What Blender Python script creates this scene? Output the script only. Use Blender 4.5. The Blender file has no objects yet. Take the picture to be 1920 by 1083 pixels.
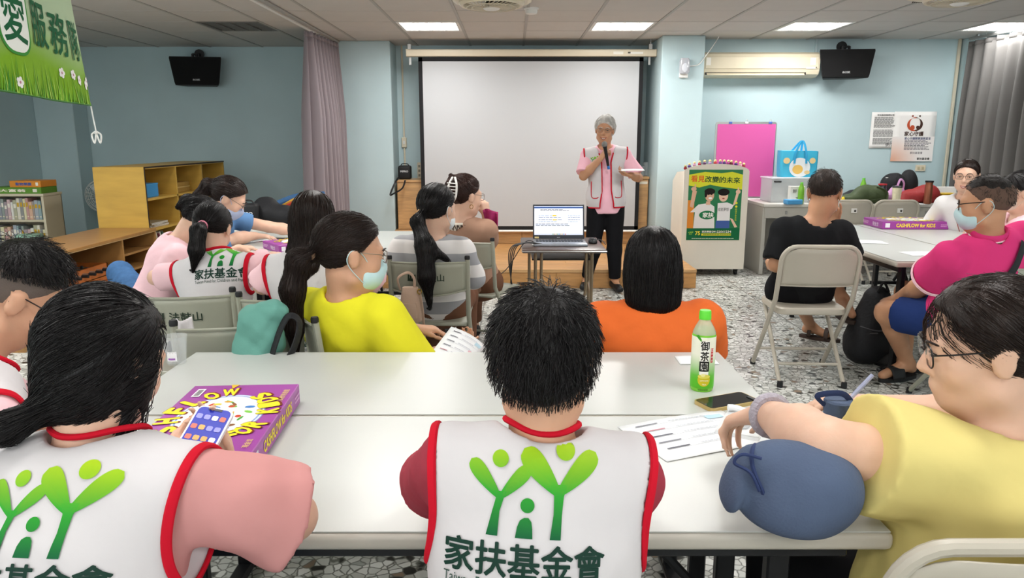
import bpy, bmesh, math, random
import numpy as np
from mathutils import Vector, Matrix, Euler
from mathutils.bvhtree import BVHTree

SC = bpy.context.scene
COL = SC.collection
# ---------------------------------------------------------------- camera
CAM_H = 1.40
PITCH = math.radians(11.5)
FPX = 1390.0
_c = bpy.data.cameras.new('camera')
_c.sensor_width = 36.0
_c.lens = FPX / 1920 * 36.0
_c.clip_start = 0.02
CAM = bpy.data.objects.new('camera', _c)
CAM.location = (0, 0, CAM_H)
CAM.rotation_euler = (math.pi / 2 - PITCH, 0, 0)
COL.objects.link(CAM)
SC.camera = CAM
# ---------------------------------------------------------------- world (closed room: only a whisper of ambient)
W = bpy.data.worlds.new('world')
SC.world = W
W.use_nodes = True
W.node_tree.nodes['Background'].inputs[0].default_value = (0.9, 0.95, 1, 1)
W.node_tree.nodes['Background'].inputs[1].default_value = 0.3
SC.view_settings.view_transform = 'Standard'
SC.view_settings.look = 'None'
SC.view_settings.exposure = 0.12
SC.view_settings.gamma = 1.0
SC.view_settings.use_curve_mapping = False
LAMP_W = 15.0          # watts of each ceiling troffer
ADDED_WIN = [(-3.9, 2.2), (-.3, 2.2), (3.3, 2.2)]     # rear windows, unseen and added to brighten the room: centre x, width
for _x, _w in ADDED_WIN:
 _l = bpy.data.lights.new('window_daylight', 'AREA')  # fill light added behind the camera to lift the brightness
 _l.shape = 'RECTANGLE'
 _l.size, _l.size_y = _w - .1, 1.2
 _l.energy = 30.0
 _l.color = (1.0, .985, .97)
 _o = bpy.data.objects.new('window_daylight', _l)
 _o.location = (_x, -2.52, 1.65)
 _o.rotation_euler = (math.pi / 2 - .12, 0, 0)
 COL.objects.link(_o)

random.seed(4)
RNG = np.random.default_rng(11)
PI = math.pi
R = math.radians


def at(px, py, Y=None, z=None, t=None):
 """world point seen at pixel (px,py) of the 1920x1083 photograph, at depth Y, height z or range t"""
 u = (px - 960) / FPX
 v = (541.5 - py) / FPX
 d = Vector((u, math.cos(PITCH) + v * math.sin(PITCH), -math.sin(PITCH) + v * math.cos(PITCH)))
 if Y is not None:
  t = Y / d.y
 elif z is not None:
  t = (z - CAM_H) / d.z
 return Vector((0, 0, CAM_H)) + d * t


# ---------------------------------------------------------------- materials
def lin(c):
 return c / 12.92 if c <= 0.04045 else ((c + 0.055) / 1.055) ** 2.4


def col(h):
 if isinstance(h, (tuple, list)):
  return tuple(h)[:3] + (1,)
 h = h.lstrip('#')
 return tuple(lin(int(h[i:i + 2], 16) / 255) for i in (0, 2, 4)) + (1,)


MATS = {}


def mk(name, c, rough=0.5, metal=0.0, var=0.0, vs=6.0, bump=0.0, bs=60.0, spec=0.5, trans=0.0, emis=0.0, alpha=1.0,
       coat=0.0, sheen=0.0, stretch=None, ior=1.45, c2=None, sss=0.0):
 if name in MATS:
  return MATS[name]
 m = bpy.data.materials.new(name)
 m.use_nodes = True
 nt = m.node_tree
 b = nt.nodes['Principled BSDF']
 cc = col(c)
 b.inputs['Base Color'].default_value = cc
 b.inputs['Roughness'].default_value = rough
 b.inputs['Metallic'].default_value = metal
 b.inputs['Specular IOR Level'].default_value = spec
 b.inputs['Transmission Weight'].default_value = trans
 b.inputs['IOR'].default_value = ior
 b.inputs['Alpha'].default_value = alpha
 b.inputs['Coat Weight'].default_value = coat
 b.inputs['Sheen Weight'].default_value = sheen
 if sss:
  b.inputs['Subsurface Weight'].default_value = sss
  b.inputs['Subsurface Radius'].default_value = (0.012, 0.005, 0.003)
  b.inputs['Subsurface Scale'].default_value = 0.4
 if emis:
  b.inputs['Emission Color'].default_value = cc
  b.inputs['Emission Strength'].default_value = emis
 if var or bump or c2:
  tc = nt.nodes.new('ShaderNodeTexCoord')
  mp = nt.nodes.new('ShaderNodeMapping')
  nt.links.new(tc.outputs['Object'], mp.inputs[0])
  if stretch:
   mp.inputs['Scale'].default_value = stretch
  if var or c2:
   n = nt.nodes.new('ShaderNodeTexNoise')
   n.inputs['Scale'].default_value = vs
   n.inputs['Detail'].default_value = 4
   nt.links.new(mp.outputs[0], n.inputs['Vector'])
   mx = nt.nodes.new('ShaderNodeMix')
   mx.data_type = 'RGBA'
   if c2:
    d0, d1 = cc, col(c2)
   else:
    d0 = tuple(max(0, x * (1 - var)) for x in cc[:3]) + (1,)
    d1 = tuple(min(1, x * (1 + var)) for x in cc[:3]) + (1,)
   mx.inputs[6].default_value = d0
   mx.inputs[7].default_value = d1
   rr = nt.nodes.new('ShaderNodeMapRange')
   rr.inputs[1].default_value = 0.3
   rr.inputs[2].default_value = 0.7
   nt.links.new(n.outputs[0], rr.inputs[0])
   nt.links.new(rr.outputs[0], mx.inputs[0])
   nt.links.new(mx.outputs[2], b.inputs['Base Color'])
  if bump:
   n2 = nt.nodes.new('ShaderNodeTexNoise')
   n2.inputs['Scale'].default_value = bs
   n2.inputs['Detail'].default_value = 3
   nt.links.new(mp.outputs[0], n2.inputs['Vector'])
   bp = nt.nodes.new('ShaderNodeBump')
   bp.inputs['Strength'].default_value = bump
   bp.inputs['Distance'].default_value = 0.01
   nt.links.new(n2.outputs[0], bp.inputs['Height'])
   nt.links.new(bp.outputs[0], b.inputs['Normal'])
 MATS[name] = m
 return m


def mk_attr(name, rough=0.6):
 """printed ink: base colour read from the mesh colour attribute 'ink'"""
 if name in MATS:
  return MATS[name]
 m = bpy.data.materials.new(name)
 m.use_nodes = True
 nt = m.node_tree
 a = nt.nodes.new('ShaderNodeAttribute')
 a.attribute_name = 'ink'
 b = nt.nodes['Principled BSDF']
 nt.links.new(a.outputs['Color'], b.inputs['Base Color'])
 b.inputs['Roughness'].default_value = rough
 b.inputs['Specular IOR Level'].default_value = .15
 MATS[name] = m
 return m


# ---------------------------------------------------------------- objects
def tag(o, label=None, cat=None, group=None, kind=None):
 if label:
  o['label'] = label
 if cat:
  o['category'] = cat
 if group:
  o['group'] = group
 if kind:
  o['kind'] = kind
 return o


def thing(name, label, cat, loc=(0, 0, 0), rz=0.0, group=None, kind=None):
 o = bpy.data.objects.new(name, None)
 o.empty_display_size = 0.05
 COL.objects.link(o)
 o.location = loc
 o.rotation_euler = (0, 0, rz)
 return tag(o, label, cat, group, kind)


def children(o):
 return [c for c in bpy.data.objects if c.parent == o]


def copy_tree(o, parent=None, kids=None):
 c = o.copy()
 COL.objects.link(c)
 c.parent = parent
 for ch in o.children:
  copy_tree(ch, c)
 return c


def clone(o, loc, rz, label=None, group=None):
 c = copy_tree(o)
 c.location = loc
 c.rotation_euler = (0, 0, rz)
 return tag(c, label, None, group)


class MB:
 """collects shapes, then becomes ONE mesh object"""

 def __init__(s):
  s.v = []
  s.f = []

 def add(s, V, F):
  b = len(s.v)
  s.v.extend([tuple(p) for p in V])
  s.f.extend([tuple(i + b for i in q) for q in F])
  return s

 def box(s, c, sz, rot=None, bev=0.0, seg=1):
  if bev <= 0:
   x, y, z = [a / 2 for a in sz]
   V = [(-x, -y, -z), (x, -y, -z), (x, y, -z), (-x, y, -z), (-x, -y, z), (x, -y, z), (x, y, z), (-x, y, z)]
   F = [(0, 3, 2, 1), (4, 5, 6, 7), (0, 1, 5, 4), (1, 2, 6, 5), (2, 3, 7, 6), (3, 0, 4, 7)]
  else:
   bm = bmesh.new()
   bmesh.ops.create_cube(bm, size=1)
   for q in bm.verts:
    q.co = Vector((q.co.x * sz[0], q.co.y * sz[1], q.co.z * sz[2]))
   bmesh.ops.bevel(bm, geom=bm.edges[:], offset=min(bev, min(sz) * .49), segments=seg, affect='EDGES', profile=0.5)
   bm.verts.index_update()
   V = [q.co.copy() for q in bm.verts]
   F = [[q.index for q in f.verts] for f in bm.faces]
   bm.free()
  M = Matrix.Identity(3)
  if rot is not None:
   M = rot if isinstance(rot, Matrix) else Euler(rot).to_matrix()
  c = Vector(c)
  return s.add([M @ Vector(p) + c for p in V], F)

 def span(s, a, b, bev=0.0, seg=1):
  a, b = Vector(a), Vector(b)
  return s.box((a + b) / 2, [abs(x) for x in (b - a)], None, bev, seg)

 def loft(s, rings, closed=True, caps=True):
  n = len(rings[0])
  V = [p for r in rings for p in r]
  F = []
  for i in range(len(rings) - 1):
   for j in range(n if closed else n - 1):
    k = (j + 1) % n
    F.append((i * n + j, i * n + k, (i + 1) * n + k, (i + 1) * n + j))
  if caps and closed:
   F.append(tuple(range(n - 1, -1, -1)))
   F.append(tuple((len(rings) - 1) * n + j for j in range(n)))
  return s.add(V, F)

 def tube(s, pts, r, n=8, closed=False, caps=True, flat=None):
  pts = [Vector(p) for p in pts]
  m = len(pts)
  rs = r if isinstance(r, (list, tuple)) else [r] * m
  rings = []
  nrm = None
  for i, p in enumerate(pts):
   if closed:
    tg = pts[(i + 1) % m] - pts[i - 1]
   else:
    tg = pts[min(i + 1, m - 1)] - pts[max(i - 1, 0)]
   if tg.length < 1e-9:
    tg = Vector((0, 0, 1))
   tg.normalize()
   if nrm is None:
    nrm = tg.orthogonal().normalized() if flat is None or flat is True or isinstance(flat, list) else Vector(flat)
   if isinstance(flat, list):
    nrm = Vector(flat[i])
   elif flat is not None and flat is not True:
    nrm = Vector(flat)
   nrm = (nrm - tg * nrm.dot(tg))
   if nrm.length < 1e-6:
    nrm = tg.orthogonal()
   nrm.normalize()
   bn = tg.cross(nrm)
   ra = rs[i] if isinstance(rs[i], tuple) else (rs[i], rs[i])
   rings.append([p + nrm * (math.cos(2 * PI * k / n) * ra[0]) + bn * (math.sin(2 * PI * k / n) * ra[1]) for k in range(n)])
  if closed:
   rings.append(rings[0])
   return s.loft(rings, True, False)
  return s.loft(rings, True, caps)

 def cyl(s, a, b, r, r2=None, n=16):
  return s.tube([a, b], [r, r if r2 is None else r2], n)

 def lathe(s, prof, n=24, c=(0, 0, 0), M=None, caps=True):
  c = Vector(c)
  M = M or Matrix.Identity(3)
  rings = [[M @ Vector((q[0] * math.cos(2 * PI * k / n), q[0] * math.sin(2 * PI * k / n), q[1])) + c for k in range(n)] for q in prof]
  return s.loft(rings, True, caps)

 def prism(s, poly, d, M=None, c=(0, 0, 0), z0=0.0):
  """2-D polygon in xy, extruded z0..z0+d; M 3x3 places it"""
  M = M or Matrix.Identity(3)
  c = Vector(c)
  a = sum(poly[i][0] * poly[(i + 1) % len(poly)][1] - poly[(i + 1) % len(poly)][0] * poly[i][1] for i in range(len(poly)))
  if a < 0:
   poly = poly[::-1]
  return s.loft([[M @ Vector((p[0], p[1], z0)) + c for p in poly], [M @ Vector((p[0], p[1], z0 + d)) + c for p in poly]])

 def grid(s, fn, nu, nv):
  V = [fn(i / nu, j / nv) for j in range(nv + 1) for i in range(nu + 1)]
  F = [(j * (nu + 1) + i, j * (nu + 1) + i + 1, (j + 1) * (nu + 1) + i + 1, (j + 1) * (nu + 1) + i) for j in range(nv) for i in range(nu)]
  return s.add(V, F)

 def ball(s, c, r, n=16, m=10, M=None):
  rr = r if isinstance(r, (tuple, list)) else (r, r, r)
  M = M or Matrix.Identity(3)
  c = Vector(c)
  rings = []
  for j in range(m + 1):
   th = -PI / 2 + PI * j / m
   q = max(math.cos(th), 1e-3)
   rings.append([M @ Vector((rr[0] * q * math.cos(2 * PI * k / n), rr[1] * q * math.sin(2 * PI * k / n), rr[2] * math.sin(th))) + c for k in range(n)])
  return s.loft(rings)

 def build(s, name, mat, parent=None, smooth=35, thick=0.0):
  return mesh_obj(name, s.v, s.f, mat, parent, smooth, thick)


def mesh_obj(name, V, F, mat, parent=None, smooth=35, thick=0.0, ink=None):
 me = bpy.data.meshes.new(name)
 me.from_pydata([tuple(v) for v in V], [], [tuple(f) for f in F])
 return finish(name, me, mat, parent, smooth, thick, ink)


def mesh_np(name, V, Q, mat, parent=None, ink=None):
 """fast path: numpy vertices and quads/tris"""
 me = bpy.data.meshes.new(name)
 n, k = Q.shape
 me.vertices.add(len(V))
 me.vertices.foreach_set('co', np.ascontiguousarray(V, np.float32).ravel())
 me.loops.add(n * k)
 me.loops.foreach_set('vertex_index', np.ascontiguousarray(Q, np.int32).ravel())
 me.polygons.add(n)
 me.polygons.foreach_set('loop_start', np.arange(0, n * k, k, dtype=np.int32))
 me.update(calc_edges=True)
 me.validate()
 return finish(name, me, mat, parent, 180, 0, ink)


def finish(name, me, mat, parent, smooth, thick=0.0, ink=None):
 if smooth:
  me.shade_smooth()
  if smooth < 180:
   me.set_sharp_from_angle(angle=R(smooth))
 for m in (mat if isinstance(mat, (list, tuple)) else [mat]):
  me.materials.append(m)
 if ink is not None:
  a = me.color_attributes.new('ink', 'FLOAT_COLOR', 'POINT')
  a.data.foreach_set('color', np.asarray(ink, np.float32).ravel())
 o = bpy.data.objects.new(name, me)
 COL.objects.link(o)
 if parent is not None:
  o.parent = parent
 if thick:
  md = o.modifiers.new('thickness', 'SOLIDIFY')
  md.thickness = thick
  md.offset = 0
 return o


def arc(c, r, a0, a1, n, ax=(1, 0, 0), ay=(0, 0, 1)):
 c, ax, ay = Vector(c), Vector(ax), Vector(ay)
 return [c + ax * (r * math.cos(R(a0 + (a1 - a0) * i / n))) + ay * (r * math.sin(R(a0 + (a1 - a0) * i / n))) for i in range(n + 1)]


def bez(p, n=12):
 """Catmull-Rom through points"""
 p = [Vector(q) for q in p]
 out = []
 for i in range(len(p) - 1):
  a = p[max(i - 1, 0)]
  b, c = p[i], p[i + 1]
  d = p[min(i + 2, len(p) - 1)]
  for k in range(n):
   t = k / n
   out.append(0.5 * ((2 * b) + (c - a) * t + (2 * a - 5 * b + 4 * c - d) * t * t + (3 * b - a - 3 * c + d) * t ** 3))
 out.append(p[-1])
 return out


def rrect(w, h, r, n=5, cx=0, cy=0):
 out = []
 for (sx, sy, a) in ((1, 1, 0), (-1, 1, 90), (-1, -1, 180), (1, -1, 270)):
  for i in range(n + 1):
   t = R(a + 90 * i / n)
   out.append((cx + sx * (w / 2 - r) + r * math.cos(t), cy + sy * (h / 2 - r) + r * math.sin(t)))
 return out


# ---------------------------------------------------------------- print: lettering and flat marks
_TXT = {}


def text_geo(s, bold=0.0):
 key = (s, bold)
 if key in _TXT:
  return _TXT[key]
 cu = bpy.data.curves.new('lettering_source', 'FONT')
 cu.body = s
 cu.align_x = 'LEFT'
 cu.resolution_u = 2
 cu.offset = bold
 o = bpy.data.objects.new('lettering_source', cu)
 COL.objects.link(o)
 dg = bpy.context.evaluated_depsgraph_get()
 me = bpy.data.meshes.new_from_object(o.evaluated_get(dg), depsgraph=dg)
 V = np.array([v.co[:2] for v in me.vertices]).reshape(-1, 2)
 F = [tuple(p.vertices) for p in me.polygons]
 bpy.data.objects.remove(o)
 bpy.data.curves.remove(cu)
 bpy.data.meshes.remove(me)
 if len(V):
  V = V - np.array([(V[:, 0].min() + V[:, 0].max()) / 2, (V[:, 1].min() + V[:, 1].max()) / 2])
 _TXT[key] = (V, F)
 return _TXT[key]


class Ink:
 """flat print collected in 2-D (x right, y up); each shape has a colour or a vertical gradient and a layer"""

 def __init__(s):
  s.v, s.f, s.c, s.l = [], [], [], []

 def _add(s, V, F, c, layer):
  b = len(s.v)
  s.n = getattr(s, 'n', 0) + 1
  layer = layer + .9 * s.n / (s.n + 60)          # every shape a hair above the one before
  for p in V:
   s.v.append((p[0], p[1]))
   if callable(c):
    s.c.append(c(p[0], p[1]))
   else:
    s.c.append(col(c))
   s.l.append(layer)
  s.f.extend([tuple(i + b for i in q) for q in F])
  return s

 def poly(s, P, c, layer=0):
  return s._add(P, [tuple(range(len(P)))], c, layer)

 def rect(s, x, y, w, h, c, layer=0):
  return s.poly([(x - w / 2, y - h / 2), (x + w / 2, y - h / 2), (x + w / 2, y + h / 2), (x - w / 2, y + h / 2)], c, layer)

 def ell(s, x, y, rx, ry=None, c='#000000', layer=0, n=28, rot=0):
  ry = ry or rx
  ca, sa = math.cos(R(rot)), math.sin(R(rot))
  P = []
  for i in range(n):
   a, b = rx * math.cos(2 * PI * i / n), ry * math.sin(2 * PI * i / n)
   P.append((x + a * ca - b * sa, y + a * sa + b * ca))
  return s.poly(P, c, layer)

 def line(s, pts, w, c, layer=0):
  for a, b in zip(pts[:-1], pts[1:]):
   d = Vector((b[0] - a[0], b[1] - a[1]))
   if d.length < 1e-9:
    continue
   d.normalize()
   n = Vector((-d.y, d.x)) * (w / 2)
   s.poly([(a[0] - n.x, a[1] - n.y), (b[0] - n.x, b[1] - n.y), (b[0] + n.x, b[1] + n.y), (a[0] + n.x, a[1] + n.y)], c, layer)
  return s

 def text(s, t, x, y, w, c, h=None, bold=0.0, layer=1, rot=0.0, shear=0.0):
  """lettering fitted to width w (and height h), centred on x,y"""
  V, F = text_geo(t, 0.0)
  if not len(V):
   return s
  if bold:
   b_, n_ = bold, len(V)
   sh = [(b_, 0), (-b_, 0), (0, b_), (0, -b_), (b_ * .7, b_ * .7), (-b_ * .7, -b_ * .7), (b_ * .7, -b_ * .7), (-b_ * .7, b_ * .7)]
   d = V.max(0) - V.min(0)
   k = w / max(d[0], 1e-6)
   ky = k if h is None else h / max(d[1], 1e-6)
   ca, sa = math.cos(R(rot)), math.sin(R(rot))
   for q in sh:
    P = []
    for p in V + np.array(q):
     a, b = p[0] * k + shear * p[1] * ky, p[1] * ky
     P.append((x + a * ca - b * sa, y + a * sa + b * ca))
    s._add(P, F, c, layer)
   return s
  d = V.max(0) - V.min(0)
  k = w / max(d[0], 1e-6)
  ky = k if h is None else h / max(d[1], 1e-6)
  ca, sa = math.cos(R(rot)), math.sin(R(rot))
  P = []
  for p in V:
   a, b = p[0] * k + shear * p[1] * ky, p[1] * ky
   P.append((x + a * ca - b * sa, y + a * sa + b * ca))
  return s._add(P, F, c, layer)

 def scribble(s, x, y, w, h, n, c, layer=1, words=7, th=0.5):
  """rows of tiny illegible print"""
  for i in range(n):
   yy = y + h / 2 - h * (i + .5) / n
   xx = x - w / 2
   end = x + w / 2 - random.random() * w * .25
   while xx < end:
    ww = w / words * random.uniform(.4, 1.1)
    s.rect(xx + ww / 2, yy, ww * .85, h / n * th, c, layer)
    xx += ww
  return s

 def flat(s, name, parent, M, step=0.0006, rough=0.55):
  """place on a plane: M 4x4 maps (x,y,0) and +z is outward"""
  V = [M @ Vector((p[0], p[1], step * (1 + l))) for p, l in zip(s.v, s.l)]
  return mesh_obj(name, V, s.f, mk_attr('printed_ink_%d' % int(rough * 100), rough), parent, 0, 0, s.c)

 def wrap(s, name, parent, fn, step=0.0006, rough=0.55, maxe=0.012):
  """place on a curved surface: fn(x,y,offset)->Vector; long edges are cut first so the print follows"""
  bm = bmesh.new()
  cl = bm.verts.layers.float_color.new('ink')
  ll = bm.verts.layers.float.new('lay')
  bv = []
  for p, c, l in zip(s.v, s.c, s.l):
   q = bm.verts.new((p[0], p[1], 0))
   q[cl] = c
   q[ll] = l
   bv.append(q)
  for f in s.f:
   try:
    bm.faces.new([bv[i] for i in f])
   except ValueError:
    pass
  bmesh.ops.triangulate(bm, faces=[f for f in bm.faces if len(f.verts) > 3], ngon_method='EAR_CLIP')
  for _ in range(4):
   ed = [e for e in bm.edges if e.calc_length() > maxe]
   if not ed:
    break
   bmesh.ops.subdivide_edges(bm, edges=ed, cuts=1)
   bmesh.ops.triangulate(bm, faces=[f for f in bm.faces if len(f.verts) > 3])
  V, C, idx = [], [], {}
  bm.verts.index_update()
  for q in bm.verts:
   V.append(fn(q.co.x, q.co.y, step * (1 + q[ll])))
   C.append(tuple(q[cl]))
  F = [tuple(q.index for q in f.verts) for f in bm.faces if all(V[q.index] is not None for q in f.verts)]
  V = [p if p is not None else Vector((0, 0, 0)) for p in V]
  used = sorted({i for f in F for i in f})
  mp = {o: n for n, o in enumerate(used)}
  bm.free()
  return mesh_obj(name, [V[i] for i in used], [tuple(mp[i] for i in f) for f in F], mk_attr('printed_ink_%d' % int(rough * 100), rough), parent, 0, 0, [C[i] for i in used])


def frame(o, x, y):
 """4x4 from origin, x axis, y axis"""
 x, y = Vector(x).normalized(), Vector(y)
 y = (y - x * y.dot(x)).normalized()
 z = x.cross(y)
 M = Matrix.Identity(4)
 for i in range(3):
  M[i][0], M[i][1], M[i][2], M[i][3] = x[i], y[i], z[i], o[i]
 return M
# ================================================================ THE ROOM
CZ = 2.475
TX, TY, TX0, TY0 = 0.628, 0.62, 0.135, 8.60


def terrazzo():
 m = bpy.data.materials.new('terrazzo')
 m.use_nodes = True
 nt = m.node_tree
 L = nt.links.new
 b = nt.nodes['Principled BSDF']
 tc = nt.nodes.new('ShaderNodeTexCoord')
 nz = nt.nodes.new('ShaderNodeTexNoise')
 nz.inputs['Scale'].default_value = 30
 L(tc.outputs['Object'], nz.inputs['Vector'])
 mixv = nt.nodes.new('ShaderNodeMix')
 mixv.data_type = 'VECTOR'
 mixv.inputs[0].default_value = 0.012
 L(tc.outputs['Object'], mixv.inputs[4])
 L(nz.outputs['Color'], mixv.inputs[5])
 v1 = nt.nodes.new('ShaderNodeTexVoronoi')
 v1.inputs['Scale'].default_value = 30
 L(mixv.outputs[1], v1.inputs['Vector'])
 v2 = nt.nodes.new('ShaderNodeTexVoronoi')
 v2.feature = 'DISTANCE_TO_EDGE'
 v2.inputs['Scale'].default_value = 30
 L(mixv.outputs[1], v2.inputs['Vector'])
 sep = nt.nodes.new('ShaderNodeSeparateColor')
 L(v1.outputs['Color'], sep.inputs[0])
 rp = nt.nodes.new('ShaderNodeValToRGB')
 rp.color_ramp.interpolation = 'CONSTANT'
 el = rp.color_ramp.elements
 el[0].position = 0.0
 el[0].color = col('#2c2c2a')
 el[1].position = .05
 el[1].color = col('#8d7a68')
 for p, c in ((.08, '#b9bab4'), (.3, '#d6d7d2'), (.55, '#c9cbc6'), (.8, '#e2e3df'), (.94, '#9fa29d')):
  e = el.new(p)
  e.color = col(c)
 L(sep.outputs[0], rp.inputs[0])
 # some cells are swallowed by cement so the chips look scattered
 gt = nt.nodes.new('ShaderNodeMapRange')
 gt.inputs[1].default_value = .02
 gt.inputs[2].default_value = .1
 L(v2.outputs['Distance'], gt.inputs[0])
 mx = nt.nodes.new('ShaderNodeMix')
 mx.data_type = 'RGBA'
 mx.inputs[6].default_value = col('#6c6e67')
 L(gt.outputs[0], mx.inputs[0])
 L(rp.outputs[0], mx.inputs[7])
 L(mx.outputs[2], b.inputs['Base Color'])
 b.inputs['Roughness'].default_value = .32
 return m


M_WALL = mk('pale_blue_wall_paint', '#bbd1d6', .55, var=.05, vs=1.3, bump=.05, bs=90)
M_CEIL = mk('mineral_fibre_tile', '#cbc8c4', .85, bump=.25, bs=220, var=.02, vs=3)
M_TBAR = mk('ceiling_grid_metal', '#a9a7a3', .5)
M_WOOD = mk('honey_wood', '#c39a6a', .35, var=.18, vs=5, stretch=(1, 6, 8))
M_WOOD2 = mk('stage_wood', '#ba8a55', .33, var=.2, vs=4, stretch=(1.2, 9, 9))
M_GRANITE = mk('red_granite', '#8d6a62', .35, var=.35, vs=70)
M_BLACK = mk('black_plastic', '#141416', .45)
M_BLACKM = mk('black_metal', '#1b1b1d', .4, metal=.3)
M_CREAM = mk('cream_plastic', '#ddd2bb', .4)
M_WHITE = mk('white_plastic', '#e9e8e4', .4)
M_STEEL = mk('steel', '#b9b9b7', .3, metal=.9)


def struct(name, mb, mat, label=None, parent=None, smooth=0):
 o = mb.build(name, mat, parent, smooth)
 if parent is None:
  o['kind'] = 'structure'
  if label:
   o['label'] = label
 return o


XL, XR, YB, YN = -5.66, 5.12, 9.33, -2.6
fl = struct('floor', MB().span((XL - .1, YN - .1, -.1), (XR + .1, YB + .1, 0)), terrazzo(), 'grey and white terrazzo floor with thin divider strips')
M_STRIP = mk('divider_strip', '#5c5a55', .4)
for k in range(-4, 5):
 x = 2.16 + (k - 2) * 1.2
 if XL < x < XR:
  struct('divider_strip', MB().span((x - .003, YN, -.002), (x + .003, YB, .0006)), M_STRIP, None, fl)
for k in range(0, 9):
 y = -1.6 + k * 1.2
 struct('divider_strip', MB().span((XL, y - .003, -.002), (XR, y + .003, .0008)), M_STRIP, None, fl)

# walls
struct('wall_left', MB().span((XL - .12, YN, 0), (XL, YB, CZ + .1)), M_WALL, 'pale blue painted side wall by the bookcase')
struct('wall_rear', MB().span((XL - .1, YN - .12, 0), (XR + .1, YN, CZ + .1)), M_WALL, 'pale blue wall behind the camera')
struct('wall_right', MB().span((XR, YN, 0), (XR + .12, YB, CZ + .1)), M_WALL, 'pale blue side wall behind the grey curtain')
struct('wall_back_alcove', MB().span((XL, YB, 0), (-1.38, YB + .12, CZ + .1)), M_WALL, 'dull blue back wall of the side alcove')
struct('wall_back_screen', MB().span((-1.5, 9.2, 0), (1.75, 9.32, CZ + .1)), M_WALL, 'pale blue back wall behind the projection screen')
struct('wall_back_right', MB().span((2.0, 8.62, 0), (XR, 8.74, CZ + .1)), M_WALL, 'pale blue back wall under the air conditioner')
struct('wall_column_left', MB().span((XL, 9.02, 0), (-5.2, YB, CZ), .008), M_WALL, 'wall column beside the bookcase')
struct('wall_column_stage', MB().span((-1.98, 8.75, 0), (-1.38, YB, CZ), .008), M_WALL, 'pale blue column between curtain and projection screen')
struct('wall_column_podium', MB().span((1.61, 8.3, 0), (2.07, 9.3, CZ), .008), M_WALL, 'pale blue column behind the podium')
struct('wall_column_right', MB().span((5.0, 8.36, 0), (XR, 8.62, CZ), .006), M_WALL, 'shallow pale blue column in the corner')
struct('baseboard_right', MB().span((2.07, 8.6, 0), (5.0, 8.62, .19), .004), M_GRANITE, 'reddish granite skirting')
struct('baseboard_podium', MB().span((1.60, 8.28, 0), (2.085, 8.3, .19), .004), M_GRANITE, 'reddish granite skirting on the column')
struct('trim_1', MB().span((4.955, 8.59, 0), (4.985, 8.62, CZ), .004), M_CREAM, 'cream conduit running up the corner')

for i_, (wx, ww) in enumerate(ADDED_WIN):  # unseen frame and pane added behind each fill light
 wd = thing('window_%d' % (i_ + 1), 'wide daylight window in the rear wall', None, (wx, YN, 1.65), 0, None, 'structure')
 for a_, b_ in (((-ww / 2, 0, -.68), (ww / 2, .05, -.62)), ((-ww / 2, 0, .62), (ww / 2, .05, .68)), ((-ww / 2, 0, -.68), (-ww / 2 + .06, .05, .68)), ((ww / 2 - .06, 0, -.68), (ww / 2, .05, .68)), ((-.02, 0, -.62), (.02, .05, .62))):
  MB().span(a_, b_).build('window_frame', M_STEEL, wd, 0)
 MB().span((-ww / 2 + .06, .01, -.62), (ww / 2 - .06, .016, .62)).build('pane', mk('frosted_pane', '#dfe7ea', .4), wd, 0)

# ceiling
ce = struct('ceiling', MB().span((XL - .1, YN - .1, CZ + .035), (XR + .1, YB + .1, CZ + .1)), M_TBAR, 'suspended ceiling of white mineral fibre tiles')
tile_me = None
LIT = {}
lit_cols = {-2: 1, 1: 1, 4: 1, 7: 1}       # column index -> lit troffer in the visible row
rows_lit = [1, 6, 11, 15]  # rows after the first are out of view, assumed and added for light
fan_cells = {(-1, 3), (4, 3)}
rest = MB()
holes = set()
for r_ in rows_lit:
 for c_ in (-8, -5, -2, 1, 4, 7):
  holes.add((c_, r_))
for r_ in range(-2, 19):
 y1 = TY0 - r_ * TY
 y0 = y1 - TY
 y1 = min(y1, YB)
 if y0 > YB - .05 or y1 < YN + .1:
  continue
 for c_ in range(-10, 9):
  x0 = TX0 + c_ * TX
  x1 = x0 + TX
  x0, x1 = max(x0, XL), min(x1, XR)
  if x1 - x0 < .05 or (c_, r_) in holes:
   continue
  cx, cy = (x0 + x1) / 2, (y0 + y1) / 2
  w_, h_ = x1 - x0 - .022, y1 - y0 - .022
  if r_ > 8:
   rest.box((cx, cy, CZ + .008), (w_, h_, .014))
   continue
  if tile_me is None or abs(w_ - (TX - .022)) > 1e-4 or abs(h_ - (TY - .022)) > 1e-4:
   o = MB().box((0, 0, 0), (w_, h_, .014), None, .003).build('ceiling_tile', M_CEIL, ce, 0)
   if abs(w_ - (TX - .022)) < 1e-4 and abs(h_ - (TY - .022)) < 1e-4:
    tile_me = o.data
  else:
   o = bpy.data.objects.new('ceiling_tile', tile_me)
   COL.objects.link(o)
   o.parent = ce
  o.location = (cx, cy, CZ + .008 + random.uniform(-.0015, .0015))
tag(rest.build('ceiling_tile_field', M_CEIL, ce, 0), kind='stuff')
for c_ in range(-9, 9):
 x = TX0 + c_ * TX
 if XL < x < XR:
  struct('ceiling_grid_runner', MB().span((x - .013, YN, CZ - .004), (x + .013, YB, CZ + .03)), M_TBAR, None, ce)
for r_ in range(-1, 19):
 y = TY0 - r_ * TY
 if YN < y < YB:
  struct('ceiling_grid_runner', MB().span((XL, y - .006, CZ + .002), (XR, y + .006, CZ + .03)), M_TBAR, None, ce)

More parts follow.
